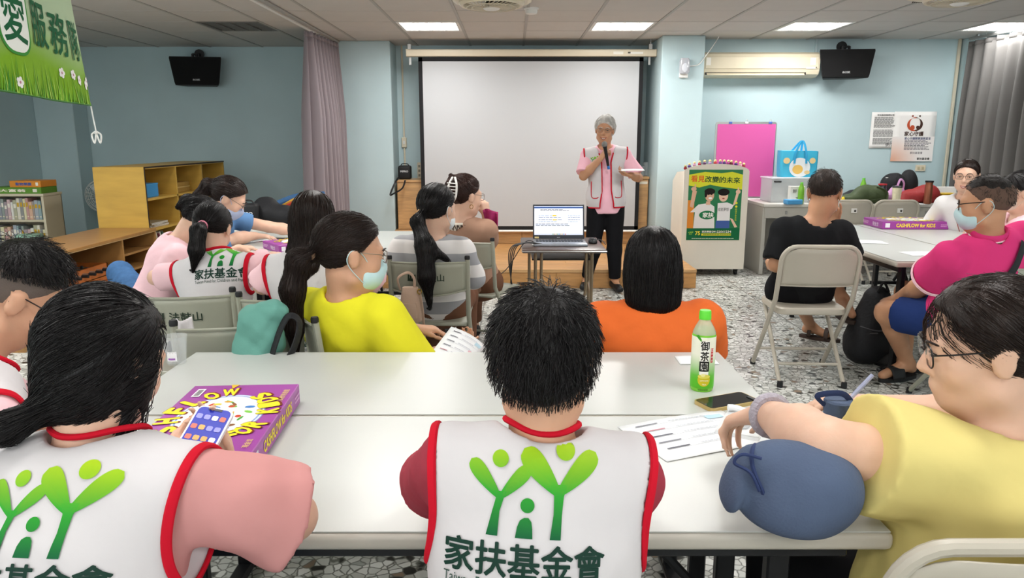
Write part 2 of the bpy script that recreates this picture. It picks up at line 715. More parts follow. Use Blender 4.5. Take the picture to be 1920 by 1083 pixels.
# troffers: recessed louvre lights
M_LITE = mk('fluorescent_diffuser', '#ffffff', .5, emis=9.0)
M_REFL = mk('louvre_aluminium', '#d8d8d6', .25, metal=.6)
M_DARKV = mk('unlit_louvre', '#6f6e6a', .5)


def troffer(c_, r_, lit, label):
 cx, cy = TX0 + (c_ + .5) * TX, TY0 - (r_ + .5) * TY
 t = thing('ceiling_light', label, 'ceiling light', (cx, cy, CZ), 0, 'recessed louvre ceiling lights')
 w, h = TX - .03, TY - .03
 fm = MB()
 for s in (-1, 1):
  fm.box((s * (w / 2 - .012), 0, .03), (.024, h, .068), None, .003)
  fm.box((0, s * (h / 2 - .012), .03), (w - .048, .024, .068), None, .003)
 fm.box((0, 0, .068), (w, h, .006))
 fm.build('housing', M_WHITE if lit else M_DARKV, t, 0)
 for i in range(4):
  x = (i - 1.5) * (w - .06) / 4
  o = MB().box((x, 0, .04), ((w - .07) / 4, h - .06, .02), None, .008, 2).build('tube_lamp', M_LITE if lit else M_DARKV, t)
 for i in range(5):
  x = (i - 2) * (w - .055) / 4
  MB().box((x, 0, .012), (.006, h - .05, .03)).build('louvre_blade', M_REFL if lit else M_DARKV, t, 0)
 for i in range(9):
  y = (i - 4) * (h - .055) / 8
  MB().box((0, y, .010), (w - .05, .004, .016)).build('louvre_blade', M_REFL if lit else M_DARKV, t, 0)
 if lit:
  L = bpy.data.lights.new('troffer_light', 'AREA')
  L.shape = 'RECTANGLE'
  L.size, L.size_y = w * .85, h * .85
  L.energy = LAMP_W * {1: 1.5, 6: 1.25, 11: .7, 15: .7}[r_] * (.55 if c_ == 7 else 1.35 if c_ < -4 else 1)
  L.color = (1.0, .975, .94)
  o = bpy.data.objects.new('troffer_light', L)
  COL.objects.link(o)
  o.parent = t
  o.location = (0, 0, -.012)
 return t


names = {-8: 'over the bookcase', -5: 'over the alcove shelves', -2: 'before the stage curtain', 1: 'above the speaker with the microphone', 4: 'before the wall air conditioner', 7: 'beside the grey wall curtain'}
rown = {1: 'nearest the screen wall', 6: 'over the middle of the room', 11: 'over the tables', 15: 'behind the camera'}
for r_ in rows_lit:
 for c_ in (-8, -5, -2, 1, 4, 7):
  lit = not (r_ == 1 and c_ in (-8, -5))
  if r_ == 1 and c_ == -8:
   MB().box((TX0 + (c_ + .5) * TX, TY0 - (r_ + .5) * TY, CZ + .008), (TX - .022, TY - .022, .014)).build('ceiling_tile', M_CEIL, ce, 0)
   continue
  troffer(c_, r_, lit, '%s recessed light %s, %s' % ('glowing white' if lit else 'dark unlit', names[c_], rown[r_]))

# ---------------------------------------------------------------- stage
st = thing('stage_platform', 'low honey coloured wooden stage below the projection screen', 'stage', (0, 0, 0), 0, kind='structure')
SY, SH = 6.92, .18
MB().span((-1.9, SY + .02, 0), (1.75, 8.68, SH - .02)).build('stage_core', M_WOOD2, st, 0)
nb = 14
for i in range(nb):
 y0 = SY - .005 + (8.69 - SY) * i / nb
 y1 = SY - .005 + (8.69 - SY) * (i + 1) / nb
 xs = [-1.9, -1.9 + random.uniform(.7, 1.6), 1.75 - random.uniform(.6, 1.4), 1.75]
 for a, b in zip(xs[:-1], xs[1:]):
  MB().span((a + .001, y0 + .001, SH - .02), (b - .001, y1 - .001, SH + random.uniform(-.0006, .0006)), .0015).build('floor_board', M_WOOD2, st, 0)
for a, b in ((-1.9, -.75), (-.75, .42), (.42, 1.75)):
 MB().span((a + .0015, SY, .0), (b - .0015, SY + .02, SH - .021), .002).build('riser_board', M_WOOD2, st, 0)
MB().span((-1.9, SY - .012, SH - .03), (1.75, SY + .0, SH + .003), .004).build('stage_nosing', M_WOOD, st)
MB().span((-1.38, 8.7, 0), (1.61, 9.2, .32)).build('upper_step_core', M_WOOD, st, 0)
for i in range(6):
 a = -1.38 + 2.99 * i / 6
 MB().span((a + .0015, 8.68, SH), (a + 2.99 / 6 - .0015, 8.7, .322), .003).build('riser_board', M_WOOD, st, 0)
MB().span((-1.38, 8.67, .322), (1.61, 9.2, .337), .004).build('upper_step_top', M_WOOD, st, 0)

# ---------------------------------------------------------------- projection screen
p0, p1 = at(784, 107, Y=8.62), at(1207, 107, Y=8.62)
pb = at(784, 431, Y=8.62)
ps = thing('projection_screen', 'large white pull-down projection screen with black border in cream case', 'screen', (0, 8.62, 0))
xa, xb, zt, zb = p0.x, p1.x, p0.z, pb.z
M_SCR = mk('matte_white_screen', '#b8babd', .9)
M_SBK = mk('screen_black_border', '#131316', .8)
MB().span((xa + .045, -.002, zb + .045), (xb - .045, .0, zt - .045)).build('screen_fabric', M_SCR, ps, 0)
bd = MB()
bd.span((xa, -.001, zb), (xb, .004, zb + .045))
bd.span((xa, -.001, zt - .045), (xb, .004, zt))
bd.span((xa, -.001, zb), (xa + .045, .004, zt))
bd.span((xb - .045, -.001, zb), (xb, .004, zt))
bd.build('black_border', M_SBK, ps, 0)
MB().cyl((xa - .01, 0, zb - .012), (xb + .01, 0, zb - .012), .014).build('bottom_bar', M_WHITE, ps)
ca = MB()
c0, c1 = at(763, 100, Y=8.62), at(1229, 100, Y=8.62)
prof = [(-.04, -.035), (.04, -.035), (.045, -.025), (.045, .03), (.035, .04), (-.035, .04), (-.045, .03), (-.045, -.025)]
ca.loft([[(x, p[0], c0.z + p[1]) for p in prof] for x in (c0.x, c1.x)])
ca.build('screen_case', M_CREAM, ps)
for x in (c0.x, c1.x):
 MB().span((x - .006, -.047, c0.z - .038), (x + .006, .047, c0.z + .043), .004).build('end_cap', M_CREAM, ps)
for x in (c0.x + .03, c1.x - .06):
 b = MB().span((x - .02, -.03, c0.z + .04), (x + .02, .03, c0.z + .1), .003)
 b.span((x - .012, .03, c0.z - .12), (x + .012, .04, c0.z + .1))
 b.cyl((x, -.02, c0.z + .1), (x + .0, -.02, CZ), .003, n=6)
 b.build('mounting_bracket', M_STEEL, ps)
lab = Ink().rect(c1.x - .42, c0.z, .11, .03, '#efece2').rect(c1.x - .23, c0.z, .17, .022, '#f3f1ea').rect(c1.x - .3, c0.z + .003, .03, .018, '#5d5b50', 1)
lab.flat('case_sticker', ps, frame((0, -.046, 0), (1, 0, 0), (0, 0, 1)))

# ---------------------------------------------------------------- wooden cabinets beside the screen
def side_cabinet(x0, x1, ztop, label, sticker=False):
 t = thing('wooden_cabinet', label, 'cabinet', ((x0 + x1) / 2, 8.95, .337))
 w, h = (x1 - x0) / 2, ztop - .337
 MB().span((-w, -.2, 0), (w, .2, h - .03), .002).build('body', M_WOOD, t, 0)
 MB().span((-w - .006, -.215, h - .03), (w + .006, .205, h), .004).build('cabinet_top', M_WOOD, t)
 MB().span((-w + .006, -.212, .01), (w - .006, -.2, h - .04), .003).build('door', M_WOOD, t, 0)
 if sticker:
  Ink().rect(w * .35, h - .07, w * 1.0, .03, '#e7e0cf').flat('paper_label', t, frame((0, -.213, 0), (1, 0, 0), (0, 0, 1)))
 return t


ca0, ca1 = at(746, 400, Y=8.75), at(792, 400, Y=8.75)
zc = at(765, 337, Y=8.75).z
side_cabinet(ca0.x, ca1.x + .08, zc, 'narrow wooden cabinet standing beside the blue column under the black amplifier')
cb0, cb1 = at(1200, 400, Y=8.75), at(1234, 400, Y=8.75)
zc2 = at(1218, 331, Y=8.75).z
side_cabinet(cb0.x - .1, 1.598, zc2, 'narrow wooden cabinet between the screen and the podium column', True)

# ---------------------------------------------------------------- curtains
M_CURT = mk('mauve_curtain_cloth', '#8c8187', .75, sheen=.4, bump=.1, bs=300)
M_CURT2 = mk('grey_curtain_cloth', '#6b6967', .8, bump=.1, bs=300)


def curtain(name, label, p0, p1, ztop, zbot, npl, amp, mat, mat_rail, spread=0.0, group=None):
 p0, p1 = Vector(p0), Vector(p1)
 d = (p1 - p0)
 L = d.length
 d.normalize()
 n = Vector((-d.y, d.x, 0))
 t = thing(name, label, 'curtain', (p0.x, p0.y, 0), 0)
 nu, nv = npl * 12, 26
 ph = [random.uniform(-.5, .5) for _ in range(npl + 1)]

 def fn(u, v):
  a = u * npl
  i = int(min(a, npl - 1e-6))
  jit = ph[i] * (1 - (a - i)) + ph[i + 1] * (a - i)
  w = math.sin(2 * PI * a + jit * 1.2)
  w = math.copysign(abs(w) ** .7, w)
  k = .45 + .75 * min(1, v * 3) + .25 * v
  sway = spread * v * math.sin(u * 7 + 1.3)
  q = d * (u * L + (.02 * jit + spread * (u - .5)) * v) + n * (amp * k * w * (1 + .35 * jit) + sway)
  return (q.x, q.y, ztop + (zbot - ztop) * v)
 MB().grid(fn, nu, nv).build('curtain_cloth', mat, t, 180, .003)

 def band(u, v):
  q = fn(u, v * .03)
  return (q[0], q[1], ztop + .03 - .05 * v)
 MB().grid(band, nu, 1).build('heading_tape', mat, t, 180, .004)
 for i in range(npl):
  q = fn((i + .5) / npl, 0)
  MB().tube([(q[0], q[1], ztop + .02), (q[0] + .005, q[1], ztop + .05), (q[0], q[1], CZ - .005)], .0025, 5).build('hook', mat_rail, t)
 return t


rail = thing('curtain_rail', 'white metal curtain rail on the ceiling beside the stage', 'curtain rail', (-2.02, 5, CZ))
MB().span((-.014, -3, -.03), (.014, 4.1, -.004), .003).build('track', M_WHITE, rail)
MB().span((.03, -3, -.02), (.075, 4.1, -.004), .003).build('rail_trim', M_TBAR, rail)
curtain('stage_curtain', 'mauve grey pleated curtain hanging beside the blue column', (-2.04, 7.72, 0), (-1.98, 8.72, 0), CZ - .06, .05, 9, .075, M_CURT, M_WHITE, .03)
curtain('wall_curtain', 'dark grey pleated curtain hanging along the side wall by the corner', (4.93, 4.6, 0), (4.93, 8.34, 0), CZ - .09, .05, 20, .05, M_CURT2, M_WHITE, .0)
rail2 = thing('curtain_rail', 'metal curtain rail above the dark grey wall curtain', 'curtain rail', (4.93, 6.5, CZ))
MB().span((-.014, -2, -.05), (.014, 1.86, -.02), .003).build('track', M_STEEL, rail2)
for k in range(4):
 MB().span((-.01, -1.9 + k * 1.2, -.02), (.01, -1.86 + k * 1.2, 0)).build('rail_bracket', M_STEEL, rail2)
# ================================================================ WALL AND CEILING FIXTURES
def loudspeaker(px0, px1, py0, py1, Y, yaw, label, mirror):
 a, b = at(px0, py0, Y=Y), at(px1, py1, Y=Y)
 c = (a + b) / 2
 w, h, d = (b.x - a.x) * .96, a.z - b.z, .22
 t = thing('wall_loudspeaker', label, 'loudspeaker', (c.x, Y + d / 2, c.z), yaw, 'black wall loudspeakers')
 m = mk('loudspeaker_black', '#0d0d10', .55, bump=.15, bs=400)
 # trapezoid cabinet: wide face to the room, slanted ends
 def ring(z, k):
  return [(-w / 2 * k, -d / 2, z), (w / 2 * k, -d / 2, z), (w / 2 * k * .72, d / 2, z), (-w / 2 * k * .72, d / 2, z)]
 MB().loft([ring(-h / 2, .82), ring(-h / 2 + .03, .86), ring(h / 2 - .02, 1.0), ring(h / 2, .985)]).build('cabinet', m, t, 30)
 g = MB()
 g.loft([[(x * w / 2, -d / 2 - .006 - .012 * (1 - x * x), z) for x in np.linspace(-1, 1, 9) * k] + [(k * w / 2, -d / 2, z), (-k * w / 2, -d / 2, z)] for z, k in ((-h / 2 + .008, .83), (h / 2 - .008, .97))])
 g.build('grille', mk('grille_cloth', '#0a0a0c', .9, bump=.4, bs=700), t, 30)
 i = Ink()
 i.text('BOSE', 0, -h * .3, .075, '#d8d8d8', h=.014, bold=.02, shear=.2).rect(0, -h * .3 - .011, .085, .002, '#d8d8d8', 1)
 i.flat('badge', t, frame((0, -d / 2 - .0185, 0), (1, 0, 0), (0, 0, 1)))
 br = MB()
 br.cyl((0, d / 2 - .02, h / 2 + .05), (0, d / 2 + .0, h / 2 + .05), .055, n=20)
 br.cyl((0, d / 2 - .05, h / 2), (0, d / 2 - .05, h / 2 + .05), .018)
 br.span((-.012 + .07 * mirror, d / 2 - .06, h / 2), (.012 + .07 * mirror, d / 2 - .03, h / 2 + .05), .003)
 br.span((min(0, .07 * mirror), d / 2 - .06, h / 2 + .035), (max(0, .07 * mirror), d / 2 - .03, h / 2 + .055), .003)
 br.build('wall_bracket', M_BLACKM, t)
 cbl = MB().tube(bez([(.03, d / 2 - .01, h / 2 + .02), (.05, d / 2, h / 2 + .06), (.0, d / 2 + .0, h / 2 + .1)]), .004, 6)
 cbl.build('cable', M_BLACK, t)
 return t


loudspeaker(314, 416, 106, 160, 9.05, R(8), 'black loudspeaker on the dull blue alcove wall above the wooden shelves', -1)
loudspeaker(1539, 1639, 92, 146, 8.34, R(-6), 'black loudspeaker beside the wall air conditioner', 1)

# air conditioner
a, b = at(1321, 97, Y=8.4), at(1536, 144, Y=8.4)
ac = thing('air_conditioner', 'long cream split air conditioner high on the back wall', 'air conditioner', ((a.x + b.x) / 2, 8.62, b.z))
w, h = b.x - a.x, a.z - b.z
M_AC = mk('aged_cream_plastic', '#d9cfb6', .3, var=.05, vs=4)
pr = [(0, 0), (-.12, 0), (-.19, .03), (-.215, .09), (-.215, h - .06), (-.2, h - .02), (-.16, h), (0, h)]
MB().loft([[(x, p[0], p[1]) for p in pr] for x in (-w / 2, w / 2)]).build('body', M_AC, ac, 25)
MB().span((-w / 2 + .015, -.222, .085), (w / 2 - .015, -.213, h - .05), .006).build('front_panel', M_AC, ac)
MB().span((-w / 2 + .02, -.2, .022), (w / 2 - .14, -.196, .05)).build('air_outlet', mk('dark_outlet', '#3b3833', .7), ac, 0)
lv = MB()
lv.box((-.06, -.205, .03), (w - .2, .045, .006), (R(35), 0, 0), .002)
lv.build('louvre_flap', M_AC, ac)
for k in range(2):
 MB().box((-.06, -.19 - .004 * k, .045 - .01 * k), (w - .2, .03, .003), (R(25), 0, 0)).build('louvre_flap', M_AC, ac, 0)
ik = Ink().rect(-w / 2 + .05, h * .62, .05, .08, '#f2efe6').rect(w / 2 - .08, h * .62, .06, .075, '#f4f2ea').rect(w / 2 - .1, h * .36, .1, .02, '#f0eee6').rect(w / 2 - .04, .1, .012, .012, '#4d4a44', 1)
ik.flat('sticker', ac, frame((0, -.2225, 0), (1, 0, 0), (0, 0, 1)))
tr = MB().span((w / 2 + .01, -.03, h * .4), (w / 2 + .035, 0, CZ - b.z), .004)
tr.build('pipe_cover', M_WALL, ac)

# emergency lamp on column with cable
p = at(1284, 127, Y=8.24)
em = thing('emergency_lamp', 'small grey emergency lamp mounted on the blue column', 'lamp', (p.x, 8.3, p.z - .1))
MB().loft([[(x, y, z) for x, y in rrect(.11 * k, .07 * k, .03 * k, 5, 0, -.04)] for z, k in ((.04, .8), (.06, 1), (.17, 1), (.2, .8))]).build('lamp_housing', mk('lamp_grey_plastic', '#b9bcc4', .25, coat=.5), em)
MB().span((-.045, -.03, 0), (.045, 0, .06), .004).build('wall_plate', M_WHITE, em)
MB().ball((0, -.072, .1), (.035, .012, .05)).build('lens', mk('lamp_lens', '#d9dde6', .1, coat=1), em)
MB().tube(bez([(.05, -.02, .12), (.16, -.01, .14), (.24, .0, .24), (.33, .1, .34), (.38, .1, .42), (.39, .1, CZ - p.z + .1)]), .005, 6).build('cable', M_WHITE, em)

# smoke detector
p = at(996, 20, z=CZ - .02)
sd = thing('smoke_detector', 'round white smoke detector on the ceiling above the screen', 'smoke detector', (p.x, p.y, CZ))
MB().lathe([(.062, -.012), (.066, -.004), (.066, 0)], 24).build('base', M_WHITE, sd)
MB().lathe([(.02, -.05), (.045, -.046), (.052, -.03), (.052, -.012)], 24).build('sensor_head', M_WHITE, sd)


# ceiling circulation fans
def ceil_fan(px, py, label):
 t = thing('ceiling_fan', label, 'ceiling fan', (px, py, CZ), 0, 'cream ceiling circulation fans')
 m = M_CREAM
 def ring(z, s, r):
  return [(x, y, z) for x, y in rrect(s, s, r, 6)]
 MB().loft([ring(0, .62, .06), ring(-.02, .62, .06), ring(-.05, .56, .12), ring(-.055, .54, .14)]).build('housing', m, t, 30)
 slots = MB()
 for sgn in (-1, 1):
  for i in range(26):
   slots.box((-.2 + i * .016, sgn * .272, -.048), (.007, .03, .008), (R(-28) * sgn, 0, 0))
 slots.build('vent_slots', mk('vent_dark', '#3f3a33', .8), t, 0)
 MB().lathe([(.25, -.055), (.25, -.075), (.235, -.095), (.21, -.09), (.21, -.055)], 40).build('guard_rim', m, t)
 MB().lathe([(.21, -.05), (.02, -.05)], 30, caps=False).build('dark_interior', mk('fan_dark', '#4a453d', .9), t)
 g = MB()
 for i in range(40):
  a_ = 2 * PI * i / 40
  g.tube([(.06 * math.cos(a_), .06 * math.sin(a_), -.11), (.14 * math.cos(a_ + .25), .14 * math.sin(a_ + .25), -.108), (.215 * math.cos(a_ + .45), .215 * math.sin(a_ + .45), -.093)], .0028, 4)
 tag(g.build('guard_spokes', m, t), kind='stuff')
 for rr in (.1, .15, .19):
  MB().tube([(rr * math.cos(2 * PI * i / 32), rr * math.sin(2 * PI * i / 32), -.106) for i in range(32)], .0028, 4, True).build('guard_ring', m, t)
 MB().lathe([(.065, -.1), (.065, -.112), (.05, -.122), (.0, -.124)], 24).build('hub_cap', M_WHITE, t)
 for k in range(5):
  a_ = 2 * PI * k / 5
  MB().box((.13 * math.cos(a_), .13 * math.sin(a_), -.075), (.14, .07, .004), (R(22), 0, a_)).build('fan_blade', M_WHITE, t, 0)
 return t


ceil_fan(-.155, 5.95, 'square cream ceiling fan with round grille above the screen')
ceil_fan(3.28, 5.74, 'square cream ceiling fan with round grille over the back desk side')

# conduit on stage column with switch box
p = at(742, 267, Y=9.15)
cd = thing('wall_conduit', 'thin cream conduit with switch box running down beside the screen', 'conduit', (-1.31, 9.2, .34))
MB().cyl((0, -.012, 0), (0, -.012, CZ - .34), .011, n=8).build('conduit_pipe', M_CREAM, cd)
MB().span((-.03, -.035, p.z - .34 - .06), (.03, 0, p.z - .34 + .06), .005).build('switch_box', M_CREAM, cd)
MB().span((-.012, -.04, p.z - .34 - .02), (.012, -.033, p.z - .34 + .02), .002).build('rocker_switch', M_WHITE, cd)
pp = at(786, 320, Y=9.15)
pw = thing('power_strip', 'beige power outlet strip on the wall at the screen edge', 'power strip', (pp.x, 9.2, pp.z - .1))
MB().span((-.025, -.035, 0), (.025, 0, .2), .006).build('strip_body', M_CREAM, pw)
for k in range(3):
 MB().span((-.012, -.037, .03 + .055 * k), (.012, -.034, .06 + .055 * k), .001).build('socket', mk('socket_grey', '#8b8577', .5), pw)
MB().tube(bez([(0, -.03, .01), (-.05, -.06, -.06), (-.12, -.12, -.1), (-.15, -.28, -.12), (-.16, -.42, -.2), (-.15, -.43, -.6)]), .006, 6).build('cable', mk('grey_cable', '#9a9a96', .5), pw)

# wall outlet at the right
p = at(1727, 315, Y=8.6)
ol = thing('wall_outlet', 'beige double wall outlet under the wall posters', 'outlet', (p.x, 8.62, p.z))
MB().span((-.058, -.012, -.036), (.058, 0, .036), .004).build('cover_plate', M_CREAM, ol)
for s in (-1, 1):
 MB().span((s * .024 - .014, -.015, -.016), (s * .024 + .014, -.011, .016), .002).build('socket', mk('socket_beige', '#bfb28f', .5), ol)


# wall posters
def paper_on_wall(name, label, px0, py0, px1, py1, ink, Y=8.615):
 a, b = at(px0, py0, Y=Y), at(px1, py1, Y=Y)
 t = thing(name, label, 'poster', ((a.x + b.x) / 2, Y, b.z))
 w, h = b.x - a.x, a.z - b.z
 MB().grid(lambda u, v: ((u - .5) * w, -.002 - .004 * math.sin(v * 9 + u * 2) * .4, v * h), 6, 10).build('sheet', mk('poster_paper', '#f0eeec', .6), t, 180, .0008)
 k = Ink()
 ink(k, w, h)
 k.wrap('print', t, lambda x, y, o: Vector((x, -.0032 - o - .004 * math.sin(y / h * 9 + (x / w + .5) * 2) * .4, y)), maxe=.05)
 return t


def n1(k, w, h):
 k.text('家扶基金會服務公告', 0, h * .92, w * .6, '#3a3a3a', bold=.01)
 k.scribble(0, h * .72, w * .8, h * .3, 11, '#6a6a6a')
 k.scribble(0, h * .42, w * .8, h * .2, 8, '#7a7a7a')
 k.scribble(0, h * .2, w * .8, h * .18, 7, '#6f6f6f')
 k.text('伊凡', w * .2, h * .1, w * .25, '#20202a')


def n2(k, w, h):
 blush = lambda x, y: tuple(a * (1 - q) + b * q for a, b in zip(col('#e3a888'), col('#f0ecea')) for q in [max(0., min(1., 1.5 * math.hypot((x + w / 2) / w, y / h * 1.3)))])
 for i in range(10):
  for j in range(8):
   k.rect(-w / 2 + w * (i + .5) / 10, h * .5 * (j + .5) / 8, w / 10, h * .5 / 8, blush)
 # two half figures forming a heart, hands below
 def swoosh(sg, c):
  P = []
  for i in range(20):
   a = R(100 - 200 * i / 19)
   P.append((sg * (w * .02 + w * .17 * math.cos(a) * .98 + .0 * i), h * .74 + h * .13 * math.sin(a)))
  Q = [(p[0] - sg * w * (.012 + .05 * math.sin(PI * i / 19)), p[1] + h * .02) for i, p in enumerate(P)]
  for i in range(19):
   k.poly([P[i], P[i + 1], Q[i + 1], Q[i]] if sg > 0 else [Q[i], Q[i + 1], P[i + 1], P[i]], c, 1)
 swoosh(1, '#4a332c')
 swoosh(-1, '#c0573a')
 k.ell(-w * .07, h * .91, w * .022, None, '#8a3a2a', 1).ell(w * .1, h * .91, w * .022, None, '#4a332c', 1)
 k.ell(-w * .05, h * .68, w * .05, h * .05, '#c0573a', 1, rot=20).ell(w * .08, h * .68, w * .05, h * .035, '#4a332c', 1, rot=-20)
 k.text('家心守護', 0, h * .555, w * .45, '#4a332c', bold=.02)
 k.text('家心守護關懷服務宣言', w * .1, h * .46, w * .62, '#3b4a77', bold=.02)
 k.scribble(w * .1, h * .33, w * .62, h * .2, 8, '#585560')
 k.text('家扶基金會', w * .1, h * .17, w * .3, '#585560')
 k.text('家扶基金會', w * .28, h * .05, w * .3, '#40403c', bold=.02)


paper_on_wall('wall_notice', 'white printed notice sheet on the blue wall beside the heart poster', 1635, 210, 1681, 278, n1)
paper_on_wall('wall_poster', 'poster with a brown and orange heart of two figures on the wall', 1678, 209, 1747, 302, n2, 8.612)

# green banner hanging in the foreground
BA, BB = Vector((-1.60, 1.9, 1.545)), Vector((-1.82, 3.3, 1.555))
bn = thing('hanging_banner', 'green grass-patterned cloth banner with white ovals hanging from the ceiling', 'banner', (BB.x, BB.y, 0))
bd_ = BB - BA
BL, BH = bd_.length, CZ - .02 - 1.55


def banner(u, v):
 sag = .012 * math.sin(u * 9 + v * 2) * (1 - .3 * v) + .008 * math.sin(u * 23)
 q = BA + bd_ * u
 slant = -.10 * v * u
 return Vector((q.x + sag - BB.x, q.y + slant - BB.y, 1.55 + v * BH + .012 * math.sin(u * 5)))


M_BAN = mk_attr('printed_banner_cloth', .7)
nu, nv = 60, 60
V, F, C_ = [], [], []
for j in range(nv + 1):
 for i in range(nu + 1):
  u, v = i / nu, j / nv
  V.append(banner(u, v))
  k = min(1, v * 2.1)
  lo, md, hi = col('#7fae22'), col('#b4c9a6'), col('#8fb07c')
  f1 = min(1, max(0, (v - .13 - .03 * math.sin(u * 12)) / .2))
  cc = [a * (1 - f1) + b * f1 for a, b in zip(lo, md)]
  f2 = min(1, max(0, (v - .45) / .4))
  cc = [a * (1 - f2) + b * f2 for a, b in zip(cc, hi)]
  f3 = max(0, 1 - v / .05)
  cc = [a * (1 - .5 * f3) + b * .5 * f3 for a, b in zip(cc, col('#2f7a2a'))]
  C_.append(tuple(cc[:3]) + (1,))
F = [(j * (nu + 1) + i, j * (nu + 1) + i + 1, (j + 1) * (nu + 1) + i + 1, (j + 1) * (nu + 1) + i) for j in range(nv) for i in range(nu)]
mesh_obj('banner_cloth', V, F, M_BAN, bn, 180, .0015, C_)
k = Ink()
for i in range(170):
 x = random.uniform(0, BL)
 hh = random.uniform(.03, .1) * BH * 1.6
 dx = random.uniform(-.03, .03)
 k.poly([(x - .004, .0), (x + .004, 0), (x + dx, hh)], random.choice(['#5d9a2a', '#3f8a2c', '#8fc03a', '#6fae2a', '#a9cf5a']), 0)
for i in range(9):
 x, y = random.uniform(.4, BL), random.uniform(.03, .12)
 for q in range(5):
  k.ell(x + .012 * math.cos(q * 1.26), y + .012 * math.sin(q * 1.26), .009, None, '#f3f0ee', 1, 8)
 k.ell(x, y, .005, None, '#c58a9a', 2, 8)
# oval characters and plain ones; the last sits at the far end
for ch, x, y in (('展', BL * .40, .27), ('愛', BL * .585, .27)):
 k.poly([(x + a_, y + b_) for a_, b_ in rrect(.185, .275, .075, 6)], '#3d8f3a', 1)
 k.poly([(x + a_, y + b_) for a_, b_ in rrect(.165, .255, .068, 6)], '#f2f4ee', 2)
 k.text(ch, x, y, .13, '#14603a', h=.19, bold=.012, layer=3)
for ch, x, y in (('服', BL * .715, .265), ('務', BL * .82, .255), ('隊', BL * .93, .25)):
 k.text(ch, x, y, .125, '#14603a', h=.155, bold=.012, layer=3)
k.poly([(BL * .93 + .05 * math.cos(R(a_)) * (.6 if a_ > 180 else 1), .55 + .05 * math.sin(R(a_)) * 1.3) for a_ in range(0, 360, 20)], '#4b3f9a', 1)
k.poly([(BL * .93 + .02 + .03 * math.cos(R(a_)), .53 + .03 * math.sin(R(a_)) * 1.3) for a_ in range(0, 360, 20)], '#c9c4ea', 2)


def on_banner(x, y, o):
 u, v = x / BL, y / BH
 if not (0 <= u <= 1 and 0 <= v <= 1):
  u, v = min(max(u, 0), 1), min(max(v, 0), 1)
 p = banner(u, v)
 n = Vector((bd_.y, -bd_.x, 0)).normalized()
 return p + n * (o + .002)


k.wrap('banner_print', bn, on_banner, maxe=.03, rough=.7)
hem = MB().tube([banner(i / 20, 0) for i in range(21)], .004, 6)
hem.build('bottom_hem', mk('hem_green', '#3b7a2c', .7), bn)
q = banner(1, 0)
kn = MB().tube(bez([q, q + Vector((0, .01, -.06)), q + Vector((.005, .01, -.11))]), .003, 6)
for s in (-1, 1):
 kn.tube(bez([q + Vector((.005, .01, -.11)), q + Vector((.005 + .02 * s, .01, -.125)), q + Vector((.005 + .012 * s, .012, -.16)), q + Vector((.005, .01, -.115))]), .0035, 6)
kn.ball(q + Vector((.005, .01, -.115)), .009, 8, 6)
kn.build('knotted_string', M_WHITE, bn)
for u in (.05, .5, .97):
 MB().cyl(banner(u, 1), banner(u, 1) + Vector((0, 0, .03)), .003, n=6).build('hanging_cord', M_WHITE, bn)
# ================================================================ TABLES AND CHAIRS
M_TOP = mk('table_laminate', '#bcbeba', .3, var=.012, vs=2)
M_EDGE = mk('table_edge', '#bdb8ad', .35)
M_TLEG = mk('table_leg_black', '#202124', .4, metal=.4)
TZ = .72


def folding_table(w, d, loc, rz, label, group):
 t = thing('folding_table', label, 'table', (loc[0], loc[1], 0), rz, group)
 MB().box((0, 0, TZ - .004), (w - .02, d - .02, .008), None, .003).build('tabletop', M_TOP, t)
 MB().box((0, 0, TZ - .019), (w, d, .034), None, .012, 3).build('edge_band', M_EDGE, t)
 MB().box((0, 0, TZ - .001), (w - .012, d - .012, .003), None, .001).build('laminate_sheet', M_TOP, t)
 for sx in (-1, 1):
  x = sx * (w / 2 - .16)
  for sy in (-1, 1):
   m = MB().box((x, sy * (d / 2 - .12), TZ / 2 - .01), (.045, .03, TZ - .06), None, .004)
   m.build('leg', M_TLEG, t)
  MB().box((x, 0, .03), (.05, d - .08, .025), None, .006).build('foot_bar', M_TLEG, t)
  for sy in (-1, 1):
   MB().lathe([(.018, 0), (.02, .01), (.014, .018)], 12, (x, sy * (d / 2 - .07), 0)).build('foot_glide', M_BLACK, t)
  MB().box((x, 0, .28), (.03, d - .2, .025), None, .004).build('cross_bar', M_TLEG, t)
  MB().tube([(x, .02, .3), (x - sx * .33, .02, TZ - .05)], .011, 8).build('brace', M_TLEG, t)
 for sy in (-1, 1):
  MB().box((0, sy * (d / 2 - .055), TZ - .055), (w - .12, .02, .036), None, .003).build('rail', M_TLEG, t)
 return t


# front pair of tables
FX0, FX1 = -1.03, .675
fy = [1.19, 1.755, 2.32]
ft1 = folding_table(FX1 - FX0, .563, ((FX0 + FX1) / 2, (fy[0] + fy[1]) / 2 - .001), 0, 'white folding table nearest the camera, under the boy\'s arms', 'folding tables')
ft2 = folding_table(FX1 - FX0, .563, ((FX0 + FX1) / 2, (fy[1] + fy[2]) / 2 + .001), 0, 'white folding table with the green tea bottle on it, pushed against the nearest table', 'folding tables')
# left group
lt1 = folding_table(1.8, .56, (-.94, 4.62), R(90), 'white folding table at whose end the striped woman sits', 'folding tables')
lt2 = folding_table(1.8, .56, (-1.505, 4.62), R(90), 'white folding table where the woman in blue rests her arms', 'folding tables')
# right group
rt1 = folding_table(1.8, .58, (2.455, 5.02), R(90), 'white folding table beside the man in black', 'folding tables')
rt2 = folding_table(1.8, .58, (3.04, 5.02), R(90), 'white folding table before the laughing woman', 'folding tables')

